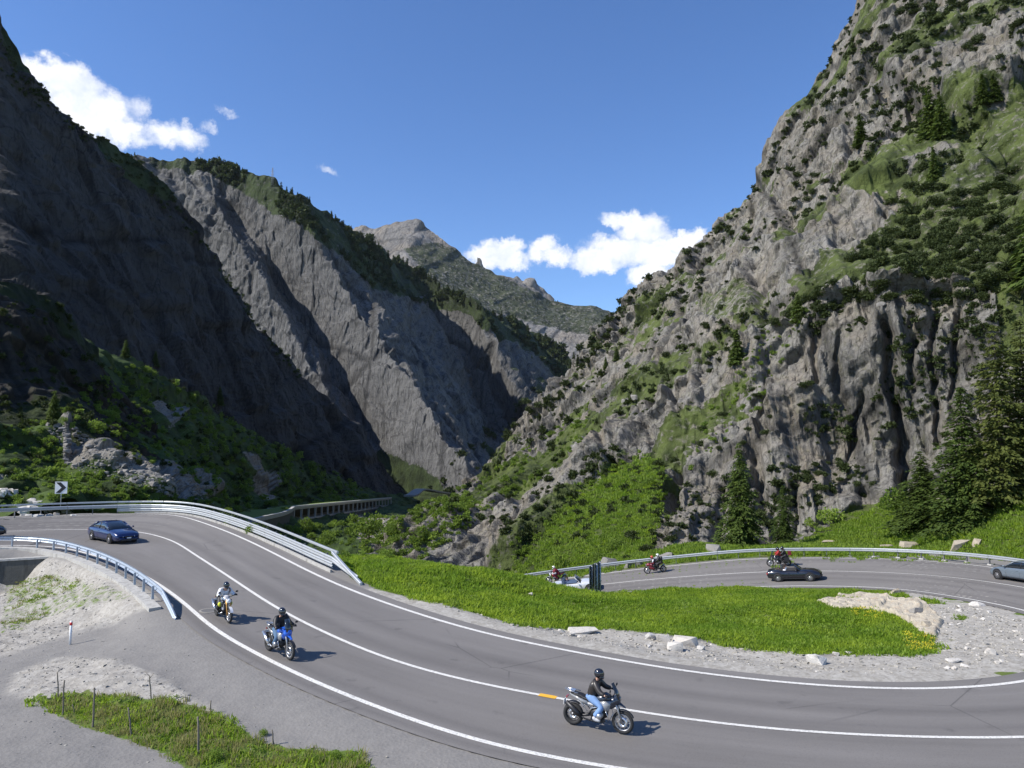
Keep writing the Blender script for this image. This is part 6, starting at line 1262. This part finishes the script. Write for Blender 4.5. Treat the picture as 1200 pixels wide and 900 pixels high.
def pose_meshes(key):
    if key in _skin: return _skin[key]
    P = {'up': dict(pel=(-.22, .92), ch=(-.10, 1.20), nk=(-.04, 1.42), hd=(.0, 1.56), sh=(-.06, .19, 1.37), el=(.13, .31, 1.15), ha=(.35, .375, 1.105), kn=(.19, .23, .72), an=(-.04, .24, .40), to=(.12, .25, .345)),
         'fwd': dict(pel=(-.26, .92), ch=(-.06, 1.15), nk=(.08, 1.33), hd=(.15, 1.47), sh=(.04, .19, 1.29), el=(.16, .32, 1.09), ha=(.36, .375, 1.10), kn=(.14, .23, .70), an=(-.14, .22, .40), to=(.02, .23, .345)),
         'pil': dict(pel=(-.62, 1.0), ch=(-.52, 1.28), nk=(-.45, 1.48), hd=(-.41, 1.61), sh=(-.47, .18, 1.43), el=(-.34, .27, 1.20), ha=(-.10, .19, 1.12), kn=(-.20, .26, .84), an=(-.38, .24, .50), to=(-.24, .25, .46)),
         'sit': dict(pel=(-.20, .42), ch=(-.32, .72), nk=(-.34, .93), hd=(-.32, 1.06), sh=(-.34, .19, .88), el=(-.15, .24, .66), ha=(.12, .17, .72), kn=(.22, .14, .48), an=(.52, .13, .25), to=(.66, .13, .30))}[key]
    pel, ch, nk, hd = P['pel'], P['ch'], P['nk'], P['hd']; k = 1.0
    N = [(pel[0], 0, pel[1], .13, .12), (lerp(pel[0], ch[0], .5), 0, lerp(pel[1], ch[1], .5), .12, .10), (ch[0], 0, ch[1], .15, .11), (nk[0], 0, nk[1], .055), (hd[0], 0, hd[1], .085, .09), (hd[0] + .01, 0, hd[1] + .09, .06)]; E = [(0, 1), (1, 2), (2, 3), (3, 4), (4, 5)]
    for s in (-1, 1):
        b = len(N); sh, el, ha, kn, an, to = (P[q] for q in ('sh', 'el', 'ha', 'kn', 'an', 'to'))
        N += [(sh[0], s * sh[1], sh[2], .055), (el[0], s * el[1], el[2], .042), (ha[0] - .03, s * ha[1], ha[2], .028), (ha[0], s * ha[1], ha[2], .03)]; E += [(2, b), (b, b + 1), (b + 1, b + 2), (b + 2, b + 3)]
        b = len(N); N += [(pel[0] + .02, s * .10, pel[1] - .02, .085), (kn[0], s * kn[1], kn[2], .055), (an[0], s * an[1], an[2], .038), (to[0], s * to[1], to[2], .03)]; E += [(0, b), (b, b + 1), (b + 1, b + 2), (b + 2, b + 3)]
    body = skin_mesh('body', N, E)
    J = [(pel[0], 0, pel[1] - .03, .15, .12), (lerp(pel[0], ch[0], .5), 0, lerp(pel[1], ch[1], .5), .155, .13), (ch[0], 0, ch[1], .18, .135), (lerp(ch[0], nk[0], .75), 0, lerp(ch[1], nk[1], .75), .10, .09)]; E = [(0, 1), (1, 2), (2, 3)]
    for s in (-1, 1):
        b = len(J); J += [(sh[0], s * sh[1], sh[2], .082), (lerp(sh[0], el[0], .5), s * lerp(sh[1], el[1], .5), lerp(sh[2], el[2], .5), .068), (el[0], s * el[1], el[2], .062), (lerp(el[0], ha[0], .8), s * lerp(el[1], ha[1], .8), lerp(el[2], ha[2], .8), .045)]; E += [(2, b), (b, b + 1), (b + 1, b + 2), (b + 2, b + 3)]
    jacket = skin_mesh('jacket', J, E)
    T = [(pel[0], 0, pel[1] + .03, .15, .13), (pel[0] + .01, 0, pel[1] - .05, .14, .11)]; E = [(0, 1)]
    for s in (-1, 1):
        b = len(T); T += [(pel[0] + .07, s * .12, pel[1] - .02, .11), (lerp(pel[0], kn[0], .6), s * lerp(.1, kn[1], .6), lerp(pel[1], kn[2], .6), .09), (kn[0], s * kn[1], kn[2], .078), (lerp(kn[0], an[0], .5), s * kn[1], lerp(kn[2], an[2], .5), .068), (an[0], s * an[1], an[2] + .03, .055)]; E += [(1, b), (b, b + 1), (b + 1, b + 2), (b + 2, b + 3), (b + 3, b + 4)]
    trousers = skin_mesh('trousers', T, E)
    def boot(s): return skin_mesh('boot', [(an[0], s * an[1], an[2] + .04, .058), (an[0], s * an[1], an[2] - .03, .055), (lerp(an[0], to[0], .5), s * to[1], to[2] + .01, .048), (to[0] + .04, s * to[1], to[2], .038)], [(0, 1), (1, 2), (2, 3)])
    def glove(s):
        x, y, z = ha[0], s * ha[1], ha[2]; Nn = [(x - .05, y, z + .0, .034), (x, y, z + .025, .038, .024)]; E = [(0, 1)]
        for j in range(4): b = len(Nn); yy = y + (j - 1.5) * .020; Nn += [(x + .03, yy, z + .03, .010), (x + .052 - .004 * abs(j - 1), yy, z + .005, .009), (x + .035, yy, z - .022, .008)]; E += [(1, b), (b, b + 1), (b + 1, b + 2)]
        b = len(Nn); Nn += [(x - .01, y - s * .045, z + .005, .011), (x + .02, y - s * .045, z - .02, .009)]; E += [(1, b), (b, b + 1)]; return skin_mesh('glove', Nn, E, 1)
    hx, hz = hd[0] + .01, hd[1] + .02
    def helmet():
        g = G(); g.ball((hx, 0, hz + .02), (.155, .125, .145), 18, 12); ell_loft(g, [(hx - .04, hz - .06, .09, .05), (hx + .06, hz - .07, .10, .06), (hx + .15, hz - .08, .06, .045)], 12); return g.mesh('helmet', BPLAS)
    def visor():
        g = G(); n = 9; rows = []
        for zz, rr in ((hz + .075, .148), (hz + .02, .163), (hz - .035, .158)): rows.append([(hx + rr * math.cos(a), rr * .83 * math.sin(a), zz) for a in np.linspace(-1.15, 1.15, n)])
        g.loft(rows, 0, True, closed=False); return g.mesh('visor', GLASS)
    _skin[key] = dict(body=body, jacket=jacket, trousers=trousers, boot=[boot(-1), boot(1)], glove=[glove(-1), glove(1)], helmet=helmet(), visor=visor(), pose=P)
    return _skin[key]
def cloth(name, c, r=.85): return simple('cloth_' + name, c, r, vary=.22)
def person(label, M4, key, jacket, trousers, boots, gloves, helmet, extra=None, group=None, bare=False):
    S = pose_meshes(key); t = root('person', label, 'person', M4, group); obj('body', S['body'], t)
    slotted(obj('jacket', S['jacket'], t), [jacket]); slotted(obj('trousers', S['trousers'], t), [trousers])
    for k in (0, 1): slotted(obj('boot', S['boot'][k], t), [boots]); 
    if gloves:
        for k in (0, 1): slotted(obj('glove', S['glove'][k], t), [gloves])
    if helmet: slotted(obj('helmet', S['helmet'], t), [helmet]); obj('visor', S['visor'], t)
    else:
        p = S['pose']['hd']; g = G(); g.ball((p[0] - .015, 0, p[1] + .06), (.105, .09, .085), 12, 8); g.build('hair', cloth('dark_hair', (.03, .02, .015, 1)), t); g = G()
        for s in (-1, 1): g.ball((p[0] + .085, s * .032, p[1] + .03), (.01, .014, .01), 6, 5)
        g.ball((p[0] + .10, 0, p[1] + .005), (.018, .012, .02), 6, 5); g.build('face', SKINM, t)
    if extra: extra(t, S)
    return t
BK = cloth('black', (.014, .014, .016, 1), .55); LEATHER = cloth('worn_leather', (.030, .026, .024, 1), .4); JEANS = cloth('light_blue_denim', (.16, .27, .48, 1)); JEANS2 = cloth('blue_denim', (.07, .13, .22, 1)); HELM = simple('gloss_black_helmet', (.012, .012, .016, 1), .15, 0, 1.0)
YEL = cloth('yellow', (.55, .58, .04, 1)); WHT = cloth('white', (.66, .66, .68, 1)); MAR = cloth('maroon', (.16, .012, .022, 1)); RDD = cloth('red', (.30, .02, .02, 1)); SHOE = cloth('pale_shoes', (.45, .45, .46, 1)); HELR = simple('orange_red_helmet', (.55, .09, .04, 1), .2, 0, 1.0); HELW = simple('white_helmet', (.75, .74, .68, 1), .2, 0, 1.0)
# near motorcycle
i_, c_ = road_point(672.5, 849.5, 8.3); f_, _ = road_point(727.5, 861, 8.35); hd_ = f_ - i_
Mn = frame_at(700, 855.2, (0, 0), hd_, 8.3)
motorcycle('large silver and dark touring motorcycle on the near road close to the yellow mark', Mn, 'tour', ('dark_blue', (.02, .028, .045, 1)), ('silver_grey', (.28, .285, .29, 1)), exh=DARKM)
person('motorcyclist in a black leather jacket, light blue jeans and black helmet, seen from the side', Mn, 'up', LEATHER, JEANS, SHOE, BK, HELM)
# blue motorcycle
Mb = frame_at(339, 773.3, (.76, 0), tangent(339, 773, 7.75), 7.75)
def chest_panel(t, S): pass
motorcycle('blue and silver touring motorcycle coming down the near lane, in front of the white one', Mb, 'tour', ('bright_blue', (.01, .10, .55, 1)), ('silver_grey', (.28, .285, .29, 1)), exh=CHROME)
person('motorcyclist all in black with blue jeans and black helmet, riding the blue motorcycle', Mb, 'up', BK, JEANS2, BK, BK, HELM)
# white naked motorcycle
Mw = frame_at(268, 730.5, (.76, 0), tangent(268, 730, 7.6), 7.6)
motorcycle('white motorcycle with golden fork coming down the near lane behind the blue one', Mw, 'naked', ('white', (.68, .68, .70, 1)), ('black', (.02, .02, .022, 1)), screen=False, rack=False, fork=simple('gold_fork', (.60, .33, .10, 1), .35, .6))
def yellow_knee(t, S):
    p = S['pose']; g = G()
    for s in (-1, 1): g.ball((p['kn'][0] + .02, s * p['kn'][1], p['kn'][2]), (.09, .085, .10), 10, 7); g.ball((p['el'][0], s * p['el'][1], p['el'][2]), (.075, .075, .075), 10, 7)
    g.ball((p['pel'][0] + .06, 0, p['pel'][1] + .12), (.15, .165, .10), 12, 8); g.build('yellow_panels', YEL, t)
person('motorcyclist in white and yellow leathers with a dark helmet, riding the white motorcycle', Mw, 'fwd', WHT, BK, BK, BK, HELM, yellow_knee)
# red sport tourer, two up, heading left on the lower road
Mr = frame_at(759, 672.2, (.76, 0), tangent(759, 672, 12.2), 12.2)
motorcycle('dark red sports motorcycle with rider and passenger heading left on the lower road', Mr, 'sport', ('dark_red', (.16, .008, .018, 1)), ('dark_red2', (.12, .006, .014, 1)), rack=False)
def white_sleeves(t, S):
    p = S['pose']; g = G()
    for s in (-1, 1): g.tube([(p['sh'][0], s * (p['sh'][1] + .01), p['sh'][2]), (p['el'][0], s * (p['el'][1] + .01), p['el'][2]), (lerp(p['el'][0], p['ha'][0], .6), s * lerp(p['el'][1], p['ha'][1], .6), lerp(p['el'][2], p['ha'][2], .6))], [.09, .072, .055], 9)
    g.build('white_sleeves', WHT, t)
person('rider with an orange-red helmet and white sleeves on the dark red motorcycle', Mr, 'fwd', BK, BK, BK, BK, HELR, white_sleeves)
def pack(t, S):
    p = S['pose']; g = G(); ell_loft(g, [(p['ch'][0] - .30, p['ch'][1] + .02, .12, .17), (p['ch'][0] - .2, p['ch'][1] + .02, .16, .22), (p['ch'][0] - .10, p['ch'][1] + .02, .15, .21)], 10); g.build('backpack', BK, t)
person('passenger with a white helmet and black backpack behind the red-helmeted rider', Mr, 'pil', BK, BK, BK, BK, HELW, pack)
# dark two-up motorcycle above the black roadster
Md = frame_at(903, 663, (.76, 0), tangent(903, 663, 10.8), 10.8)
td = motorcycle('dark touring motorcycle with side cases and two riders, passing beside the black roadster', Md, 'tour', ('black', (.02, .02, .022, 1)), ('dark_grey', (.04, .04, .045, 1)))
for s in (-1, 1): G().box((-.66, s * .30, .66), (.46, .22, .36), taper=.92).build('side_case', BPLAS, td)
G().box((-.98, 0, 1.18), (.32, .42, .30), taper=.85).build('top_case', simple('dark_red_case', (.13, .01, .015, 1), .4), td)
person('rider in a dark red jacket on the dark motorcycle beside the black roadster', Md, 'up', RDD, BK, BK, BK, HELM)
person('passenger all in black on the dark motorcycle beside the black roadster', Md, 'pil', BK, BK, BK, BK, HELM)
# maroon rider half hidden by the grass
Mm = frame_at(644, 684, (.76, 0), tangent(644, 684, 13.6), 13.6)
motorcycle('white and red motorcycle half hidden by the grass crest on the lower road', Mm, 'naked', ('white', (.68, .68, .70, 1)), ('dark_red', (.16, .008, .018, 1)), screen=False, rack=False)
person('rider in a maroon suit with a pale helmet, half hidden by the grass crest', Mm, 'fwd', MAR, MAR, BK, BK, HELW)
# ---- cars
WT = G().lathe((0, 0, 0), [(.20, -.10), (.30, -.105), (.325, -.07), (.325, .07), (.30, .105), (.20, .10)], 'Y', 28, closed=True).mesh('tyre', RUB)
def alloy():
    g = G(); g.lathe((0, 0, 0), [(.23, -.09), (.235, .0), (.23, .1), (.205, .1), (.21, -.09)], 'Y', 28, closed=True)
    for k in range(10): a = 2 * math.pi * k / 10; g.prism([(.05 * math.cos(a - .35), .05 * math.sin(a - .35)), (.21 * math.cos(a - .10), .21 * math.sin(a - .10)), (.21 * math.cos(a + .10), .21 * math.sin(a + .10)), (.05 * math.cos(a + .35), .05 * math.sin(a + .35))], .055, .085)
    g.lathe((0, 0, 0), [(0, .095), (.05, .092), (.06, .05), (0, .05)], 'Y', 14); return g.mesh('rim', CHROME)
CRIM = alloy(); CHUB = G().lathe((0, 0, 0), [(0, .0), (.20, .0), (.20, .02), (0, .02)], 'Y', 20).mesh('hub', DARKM)
def car_section(x, w, zl, zt, crown):
    h = [(0, zl), (w * .80, zl), (w * .95, zl + .05), (w * .995, zl + .18), (w, lerp(zl, zt, .55)), (w * .97, zt - .09), (w * .90, zt - .02), (w * .55, zt + crown * .75), (0, zt + crown)]
    return [(x, y, z) for y, z in h] + [(x, -y, z) for y, z in reversed(h[1:-1])]
def interp_rows(tab, n=34):
    a = np.array(tab, float); x = np.linspace(a[0, 0], a[-1, 0], n); x = np.sort(np.r_[x, a[:, 0]]); return [car_section(q, *[float(smooth_at(a[:, 0], a[:, k], q)) for k in (1, 2, 3, 4)]) for q in x]
def smooth_at(X, Y, q): return np.mean([np.interp(q + d, X, Y) for d in (-.06, 0, .06)]) if X[0] + .1 < q < X[-1] - .1 else np.interp(q, X, Y)
def car(label, M4, paint_, L_, Wd, tab, axles, wr, open_top=None, cabin=None, grille='kidney', interior=None, name='car'):
    t = root(name, label, 'car', M4); P = paint_; w = Wd / 2
    body = G().loft(interp_rows(tab), 0, True).build('body', P, t)
    for x in axles:
        for s in (-1, 1):
            G().lathe((x, s * (w + .004), wr + .02), [(0, -.16 * s), (wr + .075, -.16 * s), (wr + .075, .004 * s), (0, .004 * s)], 'Y', 26, smooth=False).build('wheel_arch', BPLAS, t)
            o = obj('wheel', WT, t, (x, s * (w - .05), wr)); k = wr / .325; o.scale = (k, 1, k); rm = obj('rim', CRIM, o); hb = obj('hub', CHUB, o, (0, s * .045 - .01, 0))
            if s < 0: rm.scale = (1, -1, 1)
    xf = tab[-1][0]; xr = tab[0][0]
    def zt(x): return float(np.interp(x, [r[0] for r in tab], [r[3] for r in tab]))
    if cabin:
        xb0, xr0, xr1, xb1, zr = cabin; zb = zt((xb0 + xb1) / 2) - .03; wb, wt_ = w * .88, w * .66; n = 13; rows = []
        def ring(x, z, hw): return [(x, -hw, z), (x, hw, z)]
        us = np.linspace(0, 1, n); g = G(); prof = []
        for u in us: x = lerp(xb0, xb1, u); zz = float(np.interp(x, [xb0, xr0, (xr0 + xr1) / 2, xr1, xb1], [zb, zr - .03, zr, zr - .02, zb])); prof.append((x, zz))
        xs_ = sorted(set([xb0, xr0, (xr0 + xr1) / 2, xr1, xb1] + [lerp(xb0, xr0, .5), lerp(xr1, xb1, .5), lerp(xr0, xr1, .25), lerp(xr0, xr1, .75)]))
        def sec(x, e=0.0):
            zz = float(np.interp(x, [xb0, xr0, (xr0 + xr1) / 2, xr1, xb1], [zb, zr - .04, zr, zr - .03, zb])); f = (zz - zb) / (zr - zb); hw = lerp(wb, wt_, f) + e; zz += e * .4
            return [(x, -wb - e, zb - .02), (x, -lerp(wb, hw, .6), lerp(zb, zz, .6)), (x, -hw, zz - .01), (x, -hw * .6, zz + .035 * f), (x, 0, zz + .05 * f), (x, hw * .6, zz + .035 * f), (x, hw, zz - .01), (x, lerp(wb, hw, .6), lerp(zb, zz, .6)), (x, wb + e, zb - .02)]
        G().loft([sec(x) for x in xs_], 0, True).build('window_glass', GLASS, t)
        def roofsec(x): q = sec(x, .008); return q[2:7]
        g = G(); g.loft([[*roofsec(x), *[(a, b, c - .03) for a, b, c in reversed(roofsec(x))]] for x in np.linspace(xr0 + .02, xr1 - .02, 7)], 0, True); g.build('roof', P, t)
        for s in (-1, 1):
            g = G(); a0 = sec(xb1, .01)[8 if s > 0 else 0]; a1 = sec(xr1, .01)[6 if s > 0 else 2]; g.tube([a0, a1], .032, 6); g.build('pillar', P, t)
            g = G(); a0 = sec(xb0, .01)[8 if s > 0 else 0]; a1 = sec(xr0, .01)[6 if s > 0 else 2]; g.tube([a0, a1], .06, 6); g.build('pillar', P, t)
            xm = lerp(xr0, xr1, .42); q = sec(xm, .008); g = G(); g.tube([q[8 if s > 0 else 0], q[7 if s > 0 else 1], q[6 if s > 0 else 2]], .022, 5); g.build('pillar', BPLAS, t)
            g = G(); g.tube([sec(x, .01)[6 if s > 0 else 2] for x in np.linspace(xr0, xr1, 6)], .02, 5); g.build('roof_rail', P, t)
        mx = xb1 - .25; 
    else:
        c0, c1, wsx, wsz = open_top; zb = zt((c0 + c1) / 2); col = interior
        g = G(); g.prism([(c0, -w * .74), (c1 + .12, -w * .74), (c1 + .12, w * .74), (c0, w * .74)], zb - .02, zb + .045, plane='XY'); g.build('cockpit_rim', BPLAS, t); G().prism([(c0 + .08, -w * .66), (c1, -w * .66), (c1, w * .66), (c0 + .08, w * .66)], zb + .03, zb + .052, plane='XY').build('interior', col, t)
        for s in (-1, 1):
            g = G(); g.box((c0 + .32, s * w * .38, zb + .12), (.16, .46, .34), taper=.8); g.box((c0 + .28, s * w * .38, zb + .33), (.10, .24, .14), taper=.8); g.build('seat', col, t); G().tube([(c0 + .16, s * w * .38 - .15, zb), (c0 + .15, s * w * .38 - .12, zb + .34), (c0 + .15, s * w * .38 + .12, zb + .34), (c0 + .16, s * w * .38 + .15, zb)], .022, 6).build('roll_bar', CHROME, t)
        b0, b1 = c1 + .38, c1 - .12; q = [(b0, -w * .84, zb + .0), (b0 + .1, 0, zb + .03), (b0, w * .84, zb + .0)]; u_ = [(b1, -w * .66, wsz), (b1 + .04, 0, wsz + .02), (b1, w * .66, wsz)]
        g = G(); g.loft([q, u_], 0, True, closed=False); o = g.build('windscreen', GLASS, t); o.modifiers.new('thick', 'SOLIDIFY').thickness = .008
        g = G(); g.tube([q[0], u_[0], u_[1], u_[2], q[2]], .024, 6); g.build('windscreen_frame', BPLAS if interior is not None and col.name.startswith('dark') else P, t); mx = c1 + .1
    for s in (-1, 1):
        g = G(); g.ball((mx, s * (w + .07), zt(mx) + .10), (.07, .09, .06), 10, 7); g.tube([(mx, s * (w - .08), zt(mx) + .02), (mx, s * (w + .03), zt(mx) + .08)], .018, 5); g.build('wing_mirror', P if interior is None or True else BPLAS, t)
        zf = zt(xf - .1); G().loft([[(xf - .30, s * w * .86, zf - .20), (xf - .30, s * w * .90, zf - .10), (xf - .32, s * w * .80, zf - .05)], [(xf - .06, s * w * .72, zf - .20), (xf - .08, s * w * .74, zf - .10), (xf - .14, s * w * .66, zf - .04)], [(xf + .012, s * w * .42, zf - .19), (xf - .0, s * w * .42, zf - .11), (xf - .06, s * w * .42, zf - .05)]], 0, True).build('headlight', LAMP, t)
        zr_ = zt(xr + .1); G().box((xr + .03, s * w * .66, zr_ - .16), (.09, w * .42, .13), taper=.9).build('tail_light', REDL, t)
        xm = sum(axles) / 2
        for xx in ((xm - .55, xm + .62) if cabin else (xm - .45, xm + .65)): G().tube([(xx, s * (w * .99), .30), (xx, s * (w * 1.004), zt(xx) * .62), (xx - .02, s * (w * .955), zt(xx) - .06)], .006, 4).build('door_seam', BPLAS, t)
        G().box((xm - .35, s * (w * .99), zt(xm) - .17), (.16, .03, .025)).build('door_handle', P, t); G().box((xm, s * (w * .975), .24), (axles[1] - axles[0] - .8, .05, .06)).build('sill', BPLAS, t)
    zf = zt(xf - .1)
    for s in (-1, 1): G().box((xf + .005, s * .15, zf - .16), (.03, .22, .12), taper=.9).build('grille', DARKM, t)
    G().box((xf + .01, 0, .30), (.05, w * 1.2, .12), taper=.9).build('air_intake', BPLAS, t); G().box((xf + .045, 0, .44), (.012, .30, .085)).build('number_plate', WHITE, t); G().box((xr - .012, 0, .55), (.012, .46, .11)).build('number_plate', WHITE, t)
    return t
#          x      halfw  zlow  ztop  crown
SEDAN = [(-2.50, .70, .42, .72, .02), (-2.42, .84, .28, .88, .03), (-2.1, .90, .20, .97, .03), (-1.5, .93, .19, .99, .03), (-.2, .93, .19, .97, .03), (.9, .93, .19, .95, .03), (1.3, .92, .19, .93, .04), (2.0, .90, .20, .82, .05), (2.35, .84, .22, .72, .04), (2.46, .74, .30, .62, .02), (2.50, .66, .36, .54, .01)]
def heading(a): return (math.cos(a), math.sin(a), 0)
Ms = frame_at(128.6, 637.2, (1.45, -.86), heading(R(-38)), 6.95)
car('dark blue four-door saloon car driving round the left bend', Ms, carpaint('car_dark_blue', (.005, .013, .07, 1)), 5.0, 1.86, SEDAN, (-1.45, 1.45), .325, cabin=(-2.0, -1.1, .25, 1.15, 1.42))
Ml = frame_at(5.5, 629.8, (2.45, -.5), tangent(0, 632, 6.9), 6.9)
car('black car whose nose just enters at the left edge on the left bend', Ml, carpaint('car_black', (.008, .008, .012, 1)), 5.0, 1.86, SEDAN, (-1.45, 1.45), .325, cabin=(-2.0, -1.1, .25, 1.15, 1.42))
ROAD = [(-2.12, .66, .40, .66, .02), (-2.04, .80, .26, .80, .03), (-1.6, .88, .19, .86, .03), (-1.2, .90, .18, .86, .02), (-.6, .88, .18, .82, .02), (.3, .88, .18, .82, .03), (.9, .89, .18, .84, .05), (1.5, .88, .19, .79, .06), (1.95, .80, .22, .66, .05), (2.08, .66, .30, .54, .02), (2.12, .58, .36, .48, .01)]
INT_D = cloth('dark_interior', (.03, .028, .028, 1)); INT_D.name = 'dark_interior'; INT_B = cloth('blue_grey_interior', (.05, .08, .14, 1))
tz = tangent(933, 681, 11.3, True); Mz = frame_at(950, 682, (1.25, -.82), tz, 11.3)
tzc = car('black open-top roadster on the lower road heading right', Mz, carpaint('car_black', (.008, .008, .012, 1)), 4.24, 1.78, ROAD, (-1.25, 1.25), .32, open_top=(-1.15, .15, .5, 1.24), interior=INT_D)
for (s, lab, jk) in ((1, 'driver in pale blue in the black open roadster', cloth('pale_blue', (.25, .33, .42, 1))), (-1, 'passenger in a white top in the black open roadster', WHT)):
    person(lab, Mz @ Matrix.Translation((-.38, s * .36, .02)), 'sit', jk, JEANS2, BK, None, None)
tw = tangent(690, 692, 12.9, True); Mwh = frame_at(691.5, 693.5, (1.35, -.84), tw, 13.0)
CONV = [(a * 1.06, b, c, d + .02, e) for a, b, c, d, e in ROAD]
car('white convertible with its roof down, half hidden by the grass beside the dark sign panels', Mwh, carpaint('car_white', (.62, .63, .64, 1)), 4.5, 1.8, CONV, (-1.35, 1.35), .325, open_top=(-1.25, .25, .5, 1.32), interior=INT_B)
person('driver in dark blue in the white convertible', Mwh @ Matrix.Translation((-.30, .36, .05)), 'sit', cloth('navy', (.02, .03, .07, 1)), JEANS2, BK, None, None)
Msi = frame_at(1170.8, 679.0, (1.42, .85), tangent(1171, 679, 9.5), 9.5)
COUPE = [(-2.32, .70, .42, .74, .02), (-2.25, .84, .28, .90, .03), (-1.9, .92, .20, .97, .03), (-1.2, .93, .19, .96, .03), (0, .93, .19, .93, .03), (.9, .93, .19, .91, .03), (1.5, .92, .19, .86, .05), (2.0, .89, .20, .76, .05), (2.24, .80, .24, .62, .03), (2.32, .68, .34, .54, .01)]
car('silver grey coupe entering from the right edge on the lower road', Msi, carpaint('car_silver_grey', (.14, .17, .20, 1)), 4.65, 1.86, COUPE, (-1.35, 1.42), .335, cabin=(-2.0, -1.0, .1, .95, 1.37))
# ================================================================ AIR
def haze():
    r = 5900.0; z0, z1 = ZC - 80, 1750.0; g = G(); g.box((0, 0, (z0 + z1) / 2), (2 * r, 2 * r, z1 - z0)); m = bpy.data.materials.new('haze_air'); m.use_nodes = True; N = m.node_tree.nodes; N.clear()
    out = N.new('ShaderNodeOutputMaterial'); v = N.new('ShaderNodeVolumePrincipled'); v.inputs['Color'].default_value = (.72, .83, 1, 1); v.inputs['Density'].default_value = HAZE; v.inputs['Anisotropy'].default_value = .2; m.node_tree.links.new(v.outputs[0], out.inputs['Volume'])
    tag(g.build('haze', m), 'thin blue mountain air', kind='stuff')
HAZE = 1.3e-5
haze()
